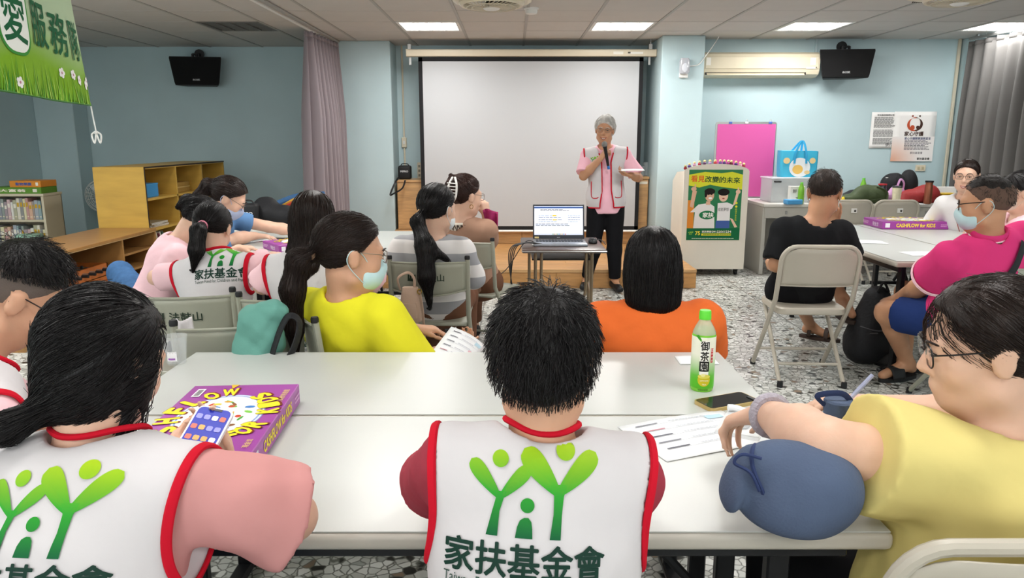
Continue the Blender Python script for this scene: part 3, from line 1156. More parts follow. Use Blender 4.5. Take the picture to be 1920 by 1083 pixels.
# chairs, kind A: curved steel back panel between two posts
M_CHA = mk('grey_green_enamel', '#9b9c8d', .35, var=.06, vs=5)
M_CHB = mk('beige_enamel', '#b7b0a2', .35, var=.05, vs=5)
M_CAP = mk('chair_rubber', '#17171a', .6)


def chair_a():
 t = thing('folding_chair', 'x', 'chair', (0, 0, 0), 0, 'grey green folding chairs')
 w = .2
 for s in (-1, 1):
  fr = MB().tube([(s * w, -.235, .80), (s * w, -.2, .5), (s * w, .0, .24), (s * w, .2, 0.012)], .0125, 10)
  fr.build('post', M_CHA, t)
  MB().lathe([(.0135, -.012), (.0145, 0), (.012, .008)], 10, (s * w, -.2355, .805)).build('post_cap', M_CAP, t)
  rl = MB().tube([(s * (w - .03), .19, .44), (s * (w - .03), .0, .26), (s * (w - .03), -.24, .012)], .0115, 10)
  rl.build('rear_leg', M_CHA, t)
  for y, x in ((.2, w), (-.24, w - .03)):
   MB().cyl((s * x, y, 0), (s * x, y, .03), .0165, .015, 10).build('foot_cap', M_CAP, t)

 def back(u, v):
  x = (u - .5) * 2 * (w - .008)
  bow = -.035 * (1 - (2 * u - 1) ** 2)
  lo = .632 - .028 * math.sin(PI * u)
  z = lo + (.778 - lo) * v
  return (x, -.2 - .05 * (z - .5) / .35 + bow, z)
 MB().grid(back, 16, 6).build('backrest', M_CHA, t, 60, .004)
 MB().tube([back(i / 16, 1) for i in range(17)], .006, 6).build('top_rim', M_CHA, t)
 MB().tube([back(i / 16, 0) for i in range(17)], .006, 6).build('bottom_rim', M_CHA, t)

 def seat(u, v):
  return ((u - .5) * .37, -.18 + v * .38, .435 - .012 * math.sin(PI * u) * math.sin(PI * v) + .01 * v)
 MB().grid(seat, 8, 8).build('seat', M_CHA, t, 60, .014)
 MB().cyl((-w, .1, .13), (w, .1, .13), .008, n=8).build('stretcher', M_CHA, t)
 MB().cyl((-w + .03, -.19, .06), (w - .03, -.19, .06), .008, n=8).build('stretcher', M_CHA, t)
 k = Ink()
 dk = '#2c3a30'
 # emblem of a hand-like mountain, then brush lettering
 for i in range(4):
  k.poly([(-.105 + i * .011, -.016), (-.097 + i * .011, -.016), (-.095 + i * .011, .012 + .004 * (i % 2)), (-.103 + i * .011, .014)], dk, 1)
 k.poly([(-.107, -.018), (-.062, -.018), (-.066, -.006), (-.1, -.004)], dk, 1)
 k.text('法鼓山', .02, 0, .125, dk, h=.034, bold=.015)

 def onback(x, y, o):
  u = (-x) / (2 * (w - .008)) + .5
  p = Vector(back(u, .55 + y / .15))
  return p + Vector((0, -.004 - o, 0)) if False else Vector((p.x, p.y - .0045 - o, p.z))
 # seen from behind: x mirrored so that the words read from the back
 k.wrap('back_lettering', t, lambda x, y, o: onback(-x, y, o), maxe=.02)
 return t


def chair_b():
 t = thing('folding_chair', 'x', 'chair', (0, 0, 0), 0, 'beige round-backed folding chairs')
 w = .215
 pts = [(-w, .2, .012), (-w, .0, .27), (-w, -.17, .5), (-w, -.215, .68)]
 topc = [(-w + .075 - .075 * math.cos(R(a)), -.222 - .02 * math.sin(R(a)), .72 + .09 * math.sin(R(a))) for a in range(0, 91, 15)]
 pts += topc
 pts += [(-p[0], p[1], p[2]) for p in reversed(topc)]
 pts += [(w, -.215, .68), (w, -.17, .5), (w, .0, .27), (w, .2, .012)]
 MB().tube(pts, .0135, 10).build('frame_tube', M_CHB, t)

 def pan(u, v):
  hw = w - .008
  zt = .8
  x = (u - .5) * 2 * hw
  e = max(0, abs(x) - (w - .09)) / .085
  ztop = .80 - .078 * (1 - math.sqrt(max(0, 1 - e * e)))
  z = .585 + (ztop - .585) * v
  return (x, -.19 - .05 * (z - .585) / .2 - .03 * (1 - (2 * u - 1) ** 2), z)
 MB().grid(pan, 20, 8).build('backrest', M_CHB, t, 60, .004)
 MB().tube([pan(i / 20, 0) for i in range(21)], .006, 6).build('bottom_rim', M_CHB, t)

 def ring(z, k):
  return [(x, y, z) for x, y in rrect(.39 * k, .38 * k, .05, 5, 0, .02)]
 MB().loft([ring(.405, .97), ring(.41, 1), ring(.44, 1), ring(.447, .97), ring(.443, .8)]).build('seat', M_CHB, t, 40)
 for s in (-1, 1):
  MB().tube([(s * (w - .035), .17, .42), (s * (w - .035), 0, .26), (s * (w - .035), -.25, .012)], .012, 10).build('rear_leg', M_CHB, t)
  for y, x in ((.2, w), (-.25, w - .035)):
   MB().cyl((s * x, y, 0), (s * x, y, .035), .017, .0155, 10).build('foot_cap', M_CAP, t)
 MB().cyl((-w, .105, .13), (w, .105, .13), .009, n=8).build('stretcher', M_CHB, t)
 MB().cyl((-w + .035, -.15, .11), (w - .035, -.15, .11), .009, n=8).build('stretcher', M_CHB, t)
 return t


CA, CB = chair_a(), chair_b()
_used = set()


def put_chair(proto, x, y, rz, label):
 if proto.name not in _used:
  _used.add(proto.name)
  proto.location = (x, y, 0)
  proto.rotation_euler = (0, 0, rz)
  proto['label'] = label
  return proto
 return clone(proto, (x, y, 0), rz, label)


put_chair(CA, -1.35, 3.14, R(6), 'grey green folding chair behind the ponytailed volunteer, brush lettering across its back')
put_chair(CA, -.88, 3.08, R(3), 'grey green folding chair behind the long haired volunteer in a white vest')
CH_E = put_chair(CA, -1.0, 2.66, R(18), 'grey green folding chair with a green jacket hung over its back')
for _c in [c for c in CH_E.children if c.name.startswith('back_lettering')]:
 bpy.data.objects.remove(_c)
CH_F = put_chair(CA, -.50, 2.68, R(-72), 'grey green folding chair under the woman in the bright yellow shirt')
CH_G = put_chair(CA, -.42, 3.98, R(-2), 'grey green folding chair under the striped woman, beige handbag hanging on it')
put_chair(CA, -.2, 4.72, R(-25), 'grey green folding chair under the woman in brown with the hair clip')
stl = thing('round_stool', 'low round stool hidden under the woman in orange', 'stool', (.5, 2.62, 0))
MB().lathe([(.15, .32), (.165, .33), (.165, .36), (.15, .37), (.0, .37)], 24).build('seat', M_CHA, stl)
for k in range(4):
 a_ = PI / 4 + k * PI / 2
 MB().cyl((.11 * math.cos(a_), .11 * math.sin(a_), .33), (.16 * math.cos(a_), .16 * math.sin(a_), 0), .012, n=8).build('leg', M_CHA, stl)
MB().tube([(.135 * math.cos(2 * PI * i / 20), .135 * math.sin(2 * PI * i / 20), .16) for i in range(20)], .007, 6, True).build('ring_brace', M_CHA, stl)
put_chair(CA, 2.46, 3.80, R(10), 'grey green folding chair under the man in the magenta polo')
clone(stl, (-1.98, 4.02, 0), .3, 'low round stool under the stooping woman in pale pink')
put_chair(CA, -2.02, 5.0, R(-75), 'grey green folding chair under the woman in blue')
put_chair(CA, .05, 1.02, 0, 'grey green folding chair under the boy at the front table')
put_chair(CA, -.66, 1.0, R(-6), 'grey green folding chair under the girl holding a phone')
put_chair(CA, -1.27, 1.62, R(-40), 'grey green folding chair under the man with glasses at the table end')
put_chair(CA, 3.62, 5.62, R(100), 'grey green folding chair under the laughing woman in white')
put_chair(CA, 3.55, 4.8, R(75), 'grey green folding chair under the woman in pale pink beside the curtain')
put_chair(CB, 1.73, 4.3, R(-3), 'beige round-backed folding chair under the man in black')
put_chair(CB, .785, 1.235, R(0), 'beige round-backed folding chair under the woman in pale yellow')
c1 = put_chair(CB, at(1588, 400, Y=7.2).x, 7.36, R(0), 'beige round-backed folding chair at the back desk behind the man in black')
c2 = put_chair(CB, at(1673, 400, Y=7.2).x, 7.36, R(0), 'beige round-backed folding chair at the back desk, white sticker on its back')
for c in (c1, c2):
 s = Ink().rect(.02, .72, .055, .045, '#e8e6e0').rect(.03, .718, .02, .02, '#55534d', 1)
 s.flat('sticker', c, frame((0, -.262, 0), (1, 0, 0), (0, 0, 1)))


# ---------------------------------------------------------------- small laptop table
M_FORM = mk('dark_wood_formica', '#4a3a34', .3, var=.2, vs=8, stretch=(1, 10, 1))
M_BRZ = mk('bronze_tube', '#8f7d66', .3, metal=.7)
LTZ = .68
fa, fb = at(979, 468, z=LTZ), at(1138, 468, z=LTZ)
lw, ly = fb.x - fa.x, fa.y
ld = .62
lp = thing('laptop_table', 'small dark folding table carrying the laptop', 'table', ((fa.x + fb.x) / 2, ly + ld / 2, 0))
MB().box((0, 0, LTZ - .012), (lw, ld, .024), None, .006, 2).build('tabletop', M_FORM, lp)
MB().box((0, 0, LTZ - .013), (lw + .006, ld + .006, .008), None, .002).build('edge_trim', M_STEEL, lp)
for sx in (-1, 1):
 x = sx * (lw / 2 - .09)
 MB().tube(bez([(x, -ld / 2 + .06, LTZ - .03), (x, -ld / 2 + .07, .3), (x, -ld / 2 + .08, .012)], 4), .011, 8).build('leg', M_BRZ, lp)
 MB().tube(bez([(x + sx * .03, ld / 2 - .06, LTZ - .03), (x + sx * .03, ld / 2 - .07, .3), (x + sx * .03, ld / 2 - .08, .012)], 4), .011, 8).build('leg', M_BRZ, lp)
 MB().cyl((x, -ld / 2 + .07, .36), (x + sx * .03, ld / 2 - .07, .36), .009, n=8).build('side_rail', M_BRZ, lp)
MB().tube(bez([(-lw / 2 + .13, -ld / 2 + .05, LTZ - .03), (-lw / 2 + .13, -ld / 2 + .05, .42), (-lw / 2 + .15, -ld / 2 + .05, .34), (-lw / 2 + .22, -ld / 2 + .05, .3), (lw / 2 - .22, -ld / 2 + .05, .3), (lw / 2 - .15, -ld / 2 + .05, .34), (lw / 2 - .13, -ld / 2 + .05, .42), (lw / 2 - .13, -ld / 2 + .05, LTZ - .03)], 5), .010, 8).build('u_brace', M_BRZ, lp)
MB().box((0, .05, LTZ - .1), (lw - .14, .3, .012), None, .003).build('under_shelf', M_BLACKM, lp)

# laptop
la = at(1052, 463, z=LTZ)
lap = thing('laptop', 'open silver laptop showing a spreadsheet document, on the small dark table', 'laptop', (la.x, la.y + .17, LTZ), R(0))
M_LAP = mk('laptop_silver', '#8f949c', .35, metal=.6)
MB().box((0, -.03, .009), (.365, .245, .018), None, .005, 2).build('keyboard_base', M_LAP, lap)
kb = MB()
for r_ in range(5):
 for c_ in range(15):
  kb.box((-.155 + c_ * .022, .055 - r_ * .021, .0195), (.018, .017, .003))
tag(kb.build('keyboard_keys', mk('laptop_keys', '#2c2f35', .5), lap, 0), kind='stuff')
MB().box((0, -.105, .0186), (.11, .065, .0012)).build('touchpad', mk('touchpad', '#7e838b', .4), lap, 0)
LM = Matrix.Translation((0, .1, .018)) @ Matrix.Rotation(R(-14), 4, 'X')
sm = MB().box((0, .004, .125), (.365, .008, .245), None, .004, 2)
lid = sm.build('lid', mk('laptop_lid_dark', '#2b2e36', .4), lap)
lid.matrix_local = LM
M_LCD = mk('laptop_screen_glow', '#e2e9fa', .3, emis=.42)
d_ = MB().box((0, -.0008, .132), (.345, .0012, .205)).build('display', M_LCD, lid, 0)
k = Ink()
k.rect(0, .093, .345, .012, '#3f5fa0').rect(0, .075, .345, .02, '#f2f3f8')
k.scribble(-.03, .075, .2, .012, 2, '#5f6880')
for i in range(4):
 k.scribble(-.06, .035 - i * .014, .17, .006, 1, '#4a5068', 1, 5).scribble(.11, .035 - i * .014, .09, .006, 1, '#5a6072', 1, 4)
k.rect(-.03, .035, .028, .008, '#e8cc1a', 2).rect(-.028, .005, .028, .008, '#e8cc1a', 2)
k.scribble(-.02, -.03, .29, .02, 2, '#5a6072', 1, 8).rect(0, -.097, .345, .01, '#dfe6f5')
for i in range(9):
 k.rect(-.04 + i * .011, -.097, .007, .006, random.choice(['#3f7ad0', '#d05a3f', '#4aa05a', '#caa53a']), 1)
k.flat('screen_picture', lid, frame((0, -.0014, .132), (1, 0, 0), (0, 0, 1)), .0003)
Ink().text('acer', 0, .012, .022, '#c9ccd2').rect(-.155, .012, .03, .012, '#c5b27a').flat('bezel_marks', lid, frame((0, -.0002, 0), (1, 0, 0), (0, 0, 1)), .0004)
mo = thing('computer_mouse', 'black computer mouse beside the laptop', 'mouse', (la.x + .235, la.y + .2, LTZ))
MB().loft([[(x * k, y * k - .0, z) for x, y in rrect(.06, .1, .028, 5)] for z, k in ((0, .94), (.008, 1), (.022, .92), (.032, .7), (.036, .4))]).build('mouse_body', M_BLACK, mo)
MB().cyl((-.004, -.028, .033), (.004, -.028, .033), .007, n=10).build('scroll_wheel', mk('rubber_grey', '#3b3b3e', .6), mo)
MB().tube(bez([(0, .045, .012), (.01, .09, .01), (.06, .1, .01), (.075, -.02, .01), (.07, -.1, .012), (.07, -.16, .012)]), .003, 6).build('mouse_cable', M_BLACK, mo)
# cables drooping at the table's side to the floor
cb = thing('cable_bundle', 'black laptop cables drooping from the small table to the floor', 'cable', (fa.x, ly, 0))
for i in range(4):
 o = i * .012
 MB().tube(bez([(.12 + o, .16, LTZ + .012), (.02, .1 + o, LTZ + .03), (-.05 - o, .05, LTZ - .02), (-.075 + o * .5, .02 - o, .4), (-.03 + o, .05, .15), (-.06 - 2 * o, .0 + o, .008), (-.3 - o * 2, -.1 - o * 4, .006)]), .0035, 6).build('cable', M_BLACK, cb)
MB().tube(bez([(-.12, .3, .006), (-.16, -.0, .006), (-.1, -.2, .006), (-.3, -.38, .006), (-.42, -.2, .2), (-.33, .1, .4), (-.12, .2, .5), (.02, .2, LTZ + .02), (.1, .2, LTZ + .015)]), .003, 6).build('cable', M_BLACK, cb)
pl = MB().box((.1, .17, LTZ + .012), (.06, .02, .014), None, .003)
pl.build('plug', M_WHITE, cb)
# ================================================================ BODIES: blended solids meshed as one continuous surface
f32 = np.float32


def A_(p):
 return np.array(p, f32)


class Prim:
 __slots__ = ('fn', 'lo', 'hi', 'k')

 def __init__(s, fn, lo, hi, k):
  s.fn, s.lo, s.hi, s.k = fn, A_(lo), A_(hi), k


def rc(a, b, r1, r2=None, k=.02):
 """tapered capsule"""
 r2 = r1 if r2 is None else r2
 a, b = A_(a), A_(b)
 ba = b - a
 L2 = max(float(ba @ ba), 1e-9)

 def fn(P):
  t = np.clip(((P - a) @ ba) / L2, 0, 1)
  q = P - a - t[:, None] * ba
  return np.sqrt((q * q).sum(1)) - (r1 + (r2 - r1) * t)
 m = max(r1, r2)
 return Prim(fn, np.minimum(a, b) - m, np.maximum(a, b) + m, k)


def el(c, r, M=None, k=.02):
 """ellipsoid; M 3x3 columns are its axes"""
 c, r = A_(c), A_(r)
 M = np.eye(3, dtype=f32) if M is None else np.array(M, f32)

 def fn(P):
  q = (P - c) @ M
  k0 = np.sqrt(((q / r) ** 2).sum(1)) + 1e-6
  k1 = np.sqrt(((q / (r * r)) ** 2).sum(1)) + 1e-6
  return k0 * (k0 - 1) / k1
 m = float(r.max())
 return Prim(fn, c - m, c + m, k)


def cutp(pr, n, p, k=.004):
 """a solid trimmed by a plane (keeps the side n points away from)"""
 n = A_(n)
 n = n / np.linalg.norm(n)
 p = A_(p)
 f0 = pr.fn
 return Prim(lambda P: np.maximum(f0(P), (P - p) @ n), pr.lo, pr.hi, pr.k)


def smin(a, b, k):
 h = np.clip(.5 + .5 * (b - a) / k, 0, 1)
 return b + (a - b) * h - k * h * (1 - h)


def sdf(P, prims, cuts=(), disp=None):
 P = np.asarray(P, f32)
 d = None
 for p in prims:
  q = p.fn(P)
  d = q if d is None else smin(d, q, p.k)
 for fn, k in cuts:
  d = -smin(-d, -fn(P), k) if k else np.maximum(d, fn(P))
 if disp is not None:
  d = d + disp(P)
 return d


def mesh_sdf(prims, cuts, h, disp=None, pad=.02):
 B = 6
 lo = np.min([p.lo for p in prims], 0) - pad
 hi = np.max([p.hi for p in prims], 0) + pad
 nb = np.ceil((hi - lo) / (h * B)).astype(int) + 1
 n = nb * B
 bi = np.stack(np.meshgrid(*[np.arange(k) for k in nb], indexing='ij'), -1).reshape(-1, 3)
 ctr = (lo + (bi * B + (B - 1) / 2) * h).astype(f32)
 D = np.stack([p.fn(ctr) for p in prims], 1)
 ks = np.array([p.k for p in prims], f32)
 d0 = D.min(1)
 Rb = h * B * .87
 dc = d0.copy()
 for fn, k in cuts:
  dc = np.maximum(dc, fn(ctr))
 act = np.abs(dc) < Rb * 1.5 + ks.max() * .6 + (.012 if disp else 0)
 val = np.repeat(np.repeat(np.repeat(np.where(dc < 0, -1., 1.).reshape(nb).astype(f32), B, 0), B, 1), B, 2)
 ab = np.nonzero(act)[0]
 off = np.stack(np.meshgrid(*[np.arange(B)] * 3, indexing='ij'), -1).reshape(-1, 3)
 gi = (bi[ab][:, None, :] * B + off[None]).astype(np.int32)
 P = (lo + gi * h).astype(f32)
 d = np.full(P.shape[:2], 9., f32)
 for i, p in enumerate(prims):
  sel = np.nonzero(D[ab, i] < d0[ab] + 2.4 * Rb + 1.5 * p.k)[0]
  if len(sel) == 0:
   continue
  q = p.fn(P[sel].reshape(-1, 3)).reshape(len(sel), -1)
  d[sel] = np.where(d[sel] > 8, q, smin(d[sel], q, p.k))
 Pf = P.reshape(-1, 3)
 d = d.reshape(-1)
 for fn, k in cuts:
  q = fn(Pf)
  d = -smin(-d, -q, k) if k else np.maximum(d, q)
 if disp is not None:
  d = d + disp(Pf)
 g = gi.reshape(-1, 3)
 val[g[:, 0], g[:, 1], g[:, 2]] = d
 val[0], val[-1], val[:, 0], val[:, -1], val[:, :, 0], val[:, :, -1] = (np.maximum(q, .001) for q in (val[0], val[-1], val[:, 0], val[:, -1], val[:, :, 0], val[:, :, -1]))
 return nets(val, lo, h)


def nets(val, lo, h):
 s = val < 0
 s8 = s.astype(np.uint8)
 c = np.zeros(tuple(k - 1 for k in val.shape), np.uint8)
 cs = [(i, j, k) for i in (0, 1) for j in (0, 1) for k in (0, 1)]
 X, Y, Z = val.shape
 for i, j, k in cs:
  c += s8[i:X - 1 + i, j:Y - 1 + j, k:Z - 1 + k]
 mixed = (c > 0) & (c < 8)
 idx = np.argwhere(mixed)
 vv = np.stack([val[idx[:, 0] + i, idx[:, 1] + j, idx[:, 2] + k] for i, j, k in cs], 1)
 pos = np.zeros((len(idx), 3), f32)
 cnt = np.zeros(len(idx), f32)
 for a in range(8):
  for b in range(a + 1, 8):
   ca, cb = np.array(cs[a]), np.array(cs[b])
   if np.abs(ca - cb).sum() != 1:
    continue
   m = (vv[:, a] < 0) != (vv[:, b] < 0)
   t = vv[m, a] / (vv[m, a] - vv[m, b])
   pos[m] += ca + t[:, None] * (cb - ca)
   cnt[m] += 1
 V = lo + h * (idx + pos / cnt[:, None])
 ids = np.full(mixed.shape, -1, np.int32)
 ids[mixed] = np.arange(len(idx))
 Q = []
 for ax in range(3):
  u, v = (ax + 1) % 3, (ax + 2) % 3
  sl0 = [slice(1, -1)] * 3
  sl1 = [slice(1, -1)] * 3
  sl0[ax], sl1[ax] = slice(0, -1), slice(1, None)
  ch = s[tuple(sl0)] != s[tuple(sl1)]
  e = np.argwhere(ch)
  if not len(e):
   continue
  o = np.array([1, 1, 1])
  o[ax] = 0
  e = e + o
  ins = s[e[:, 0], e[:, 1], e[:, 2]]
  q = []
  for du, dv in ((-1, -1), (0, -1), (0, 0), (-1, 0)):
   w = e.copy()
   w[:, u] += du
   w[:, v] += dv
   q.append(ids[w[:, 0], w[:, 1], w[:, 2]])
  q = np.stack(q, 1)
  q[~ins] = q[~ins][:, ::-1]
  Q.append(q)
 Q = np.concatenate(Q)
 Q = Q[(Q >= 0).all(1)]
 return V, Q


def relax(V, Q, it=1, f=.5):
 for _ in range(it):
  acc = np.zeros_like(V)
  cn = np.zeros(len(V))
  for a, b in ((0, 1), (1, 2), (2, 3), (3, 0)):
   np.add.at(acc, Q[:, a], V[Q[:, b]])
   np.add.at(acc, Q[:, b], V[Q[:, a]])
   cn += np.bincount(Q[:, a], minlength=len(V)) + np.bincount(Q[:, b], minlength=len(V))
  V = V + f * (acc / np.maximum(cn, 1)[:, None] - V)
 return V


def fold(amp, seed, f=22.0):
 """soft cloth folds"""
 r = np.random.default_rng(seed)
 w = r.normal(size=(5, 3)).astype(f32)
 w /= np.linalg.norm(w, axis=1)[:, None]
 w *= (f * r.uniform(.5, 1.5, size=5))[:, None].astype(f32)
 ph = r.uniform(0, 6, 5)

 def fn(P):
  a = np.sin(P @ w[0] + ph[0] + 1.2 * np.sin(P @ w[3] * .5 + ph[3]))
  b = np.sin(P @ w[1] + ph[1] + 1.5 * np.sin(P @ w[4] * .5))
  c = np.sin(P @ (w[2] * 2.2) + ph[2])
  return (amp * (.5 * a * np.abs(a) + .4 * b + .2 * c)).astype(f32)
 return fn


def rotm(yaw, pitch=0, roll=0):
 """columns: right, forward, up; yaw 0 looks along +Y, pitch >0 looks down"""
 return Matrix.Rotation(R(yaw), 3, 'Z') @ Matrix.Rotation(R(-pitch), 3, 'X') @ Matrix.Rotation(R(roll), 3, 'Y')


# ---------------------------------------------------------------- hair
def strands(name, mat, parent, base, P0, field, surf, steps, step, r0, lift=0.0, jitter=.15, taper=.3):
 """thin three-sided locks that run over a hair volume. P0 (n,3) roots; field(P)->directions; surf=(prims,cuts)"""
 n = len(P0)
 P = P0.astype(f32).copy()
 pts = [P.copy()]
 pr, cu = surf
 jit = RNG.normal(scale=jitter, size=(n, 3)).astype(f32)
 off0 = RNG.uniform(.0, .003, n).astype(f32)
 e = .004

 def val(q):
  return sdf(q, pr)
 for i in range(steps):
  d = field(P)
  d = d / (np.linalg.norm(d, axis=1)[:, None] + 1e-6) + jit
  g0 = val(P)
  G = np.stack([val(P + A_((e, 0, 0))) - g0, val(P + A_((0, e, 0))) - g0, val(P + A_((0, 0, e))) - g0], 1) / e
  G /= (np.linalg.norm(G, axis=1)[:, None] + 1e-6)
  d = d - G * np.minimum((d * G).sum(1), 0)[:, None] * .9 if lift else d - G * (d * G).sum(1)[:, None]
  d /= (np.linalg.norm(d, axis=1)[:, None] + 1e-6)
  Pold = P
  P = P + d * step
  g1 = val(P)
  tgt = off0 + lift * (i + 1) / steps
  P = P - G * np.clip(g1 - tgt, -.02, .02)[:, None] * (.8 if not lift else .45)
  for fn_, _k in cu:
   out_ = fn_(P) > .003
   P[out_] = Pold[out_] + (P[out_] - Pold[out_]) * .05
  pts.append(P.copy())
 T = np.stack(pts, 1)[:, ::2]                            # every second point is kept
 tg = np.gradient(T, axis=1)
 tg /= (np.linalg.norm(tg, axis=2)[..., None] + 1e-7)
 up = RNG.normal(size=(n, 1, 3)).astype(f32)
 x = np.cross(tg, up)
 x /= (np.linalg.norm(x, axis=2)[..., None] + 1e-7)
 y = np.cross(tg, x)
 m = T.shape[1]
 rad = (r0 * (1 - (1 - taper) * np.linspace(0, 1, m)) * np.minimum(1, np.linspace(.3, 6, m)))[None, :, None]
 rr = rad * RNG.uniform(.7, 1.3, (n, 1, 1))
 ring = np.stack([T + rr * (x * math.cos(a) + y * math.sin(a)) for a in (0, 2.094, 4.189)], 2)   # n,m,3,3
 V = ring.reshape(-1, 3) - A_(base)
 i = np.arange(n)[:, None, None] * (m * 3)
 s_ = np.arange(m - 1)[None, :, None] * 3
 k = np.arange(3)[None, None, :]
 a = i + s_ + k
 b = i + s_ + (k + 1) % 3
 Q = np.stack([a, b, b + 3, a + 3], -1).reshape(-1, 4)
 o = mesh_np(name, V, Q, mat, parent)
 tag(o, kind='stuff')
 return o


SKIN = {}


def skin(name, c):
 return mk('skin_' + name, c, .5, var=.06, vs=14, bump=.05, bs=160, sss=.12)


def hairmat(name, c, rough=.38):
 return mk('hair_' + name, c, rough, bump=.25, bs=240, stretch=(1, 1, .12), var=.25, vs=40, spec=.3)


def grad(pts, pr, e=.004):
 P = np.array([tuple(p) for p in pts], f32)
 g0 = sdf(P, pr)
 G = np.stack([sdf(P + A_(q), pr) - g0 for q in ((e, 0, 0), (0, e, 0), (0, 0, e))], 1)
 return [Vector(tuple(float(x) for x in g)).normalized() for g in G]


class Person:
 """joints in world space; parts are children of one Empty on the floor"""

 def __init__(s, label, head, neck, pel, yaw, hr=(0, 0, 0), sc=1.0, fat=1.0, sw=.17, hs=1.0, h=.008, skin_m=None, seed=1, sd=.055):
  s.lab = label
  s.H, s.N, s.P = Vector(head), Vector(neck), Vector(pel)
  s.sc, s.fat, s.hs, s.h, s.seed = sc, fat, hs, h, seed
  s.base = Vector((s.P.x, s.P.y, 0))
  s.t = thing('person', label, 'person', s.base)
  f = Vector((-math.sin(R(yaw)), math.cos(R(yaw)), 0))
  s.U = (s.N - s.P).normalized()
  s.TL = (s.N - s.P).length
  s.Rt = f.cross(s.U).normalized()
  s.F = s.U.cross(s.Rt).normalized()
  s.M3 = np.array([[s.Rt[i], s.F[i], s.U[i]] for i in range(3)])
  s.SL = s.N - s.U * (sd * sc) - s.Rt * (sw * sc)
  s.SR = s.N - s.U * (sd * sc) + s.Rt * (sw * sc)
  s.Hm = rotm(*hr)
  s.sk = skin_m
  s.arm = {}
  s.leg = {}
  s.body_pr = []
  s.hand_pr = []

 def hl(s, x, y, z):
  return s.H + s.Hm @ (Vector((x, y, z)) * s.hs)

 def tl(s, x, y, z):
  """torso coordinates: metres right/forward, fraction up"""
  return s.P + s.Rt * x + s.F * y + s.U * (z * s.TL)

 # ---- set limbs
 def arms(s, L=None, R_=None):
  for k, v in (('L', L), ('R', R_)):
   if v:
    s.arm[k] = tuple(Vector(q) for q in v)
  return s

 def legs(s, L=None, R_=None):
  hipL, hipR = s.P - s.Rt * (.085 * s.sc * s.fat ** .5), s.P + s.Rt * (.085 * s.sc * s.fat ** .5)
  for k, v, hp in (('L', L, hipL), ('R', R_, hipR)):
   if v:
    s.leg[k] = (hp,) + tuple(Vector(q) for q in v)
  return s

 # ---- solids
 def torso(s, g=0.0):
  c, w = s.sc, s.fat
  M = s.M3
  out = [el(s.tl(0, 0, .08), (.150 * c * w + g, .112 * c * w + g, .13 * c + g), M, .04),
               el(s.tl(0, .008, .42), (.134 * c * w + g, .104 * c * w + g, .30 * s.TL + g), M, .05),
               el(s.tl(0, .0, .70), (.152 * c * (w * .6 + .4) + g, .108 * c * w + g, .27 * s.TL + g), M, .05),
               rc(s.SL, s.SR, .05 * c + g, k=.07),
               rc(s.tl(-.03, -.01, .93), s.tl(.03, -.01, .93), .058 * c + g, k=.05)]
  return out

 def head_prims(s):
  q, M, k = s.hl, np.array(s.Hm), s.hs
  E = lambda c, r, kk=.02: el(q(*c), tuple(x * k for x in r), M, kk * k)
  C = lambda a, b, r1, r2=None, kk=.012: rc(q(*a), q(*b), r1 * k, (r2 or r1) * k, kk * k)
  out = [E((0, -.012, .032), (.075, .094, .084)),
               E((0, .028, -.030), (.063, .064, .088), .03),
               E((0, .036, -.088), (.043, .050, .034), .03),
               C((-.05, .0, -.07), (.05, .0, -.07), .022, kk=.03)]
  for sx in (-1, 1):
   out += [E((sx * .036, .056, -.028), (.028, .028, .028), .02),
     E((sx * .0785, -.006, -.006), (.009, .021, .033), .006),
     E((sx * .0815, -.012, .010), (.008, .02, .017), .004),
     E((sx * .031, .083, .004), (.016, .010, .011), .006)]
  out += [C((-.038, .080, .026), (.038, .080, .026), .011, kk=.015),
    C((0, .088, .008), (0, .104, -.026), .008, .0125, .01),
    C((-.013, .094, -.032), (.013, .094, -.032), .0085, kk=.006),
    C((-.016, .089, -.060), (.016, .089, -.060), .0075, kk=.008),
    C((-.013, .087, -.070), (.013, .087, -.070), .0075, kk=.006)]
  nb = s.hl(0, -.02, -.06)
  out.append(rc(s.N - s.U * .03, nb, .056 * s.sc, .052 * s.hs, .03))
  return out

 def hand(s, key, fwd, palm, curl=(25, 25, 25), thumb=(35, 20), spread=.0, sz=1.0):
  """five-finger hand at the wrist; fwd finger direction, palm = direction the palm faces"""
  w = s.arm[key][1]
  fwd = Vector(fwd).normalized()
  n = Vector(palm)
  n = (n - fwd * n.dot(fwd)).normalized()
  side = fwd.cross(n) * (1 if key == 'L' else -1)       # towards the thumb
  side = -side
  z = sz * s.sc
  pr = []
  kn = []
  for i, (o, L_) in enumerate(((.030, .078), (.010, .084), (-.010, .080), (-.028, .072))):
   kn.append(w + fwd * (L_ * z) + side * (o * z))
   pr.append(rc(w + fwd * (.008 * z) + side * (o * .55 * z), kn[-1], .0165 * z, .0115 * z, .014))
  for i, (sc_, sp) in enumerate(((.95, .09), (1.06, .02), (1.0, -.05), (.8, -.13))):
   p = kn[i]
   d = (fwd + side * (sp + spread * (1.5 - i) * .2)).normalized()
   a = 0
   for L_, cu, r_ in ((.040, curl[0], .0092), (.026, curl[1], .0082), (.021, curl[2], .0072)):
    a = cu * (1 + .08 * i)
    ax = d.cross(n).normalized()
    d = Matrix.Rotation(R(a), 3, ax) @ d
    p2 = p + d * (L_ * sc_ * z)
    pr.append(rc(p, p2, r_ * z, r_ * .9 * z, .004))
    p = p2
    n2 = Matrix.Rotation(R(a), 3, ax) @ n
    n = n2
   n = Vector(palm)
   n = (n - fwd * n.dot(fwd)).normalized()
  p = w + fwd * (.026 * z) + side * (.026 * z) + n * (.004 * z)
  d = (fwd * math.cos(R(thumb[0])) + side * math.sin(R(thumb[0])) + n * .25).normalized()
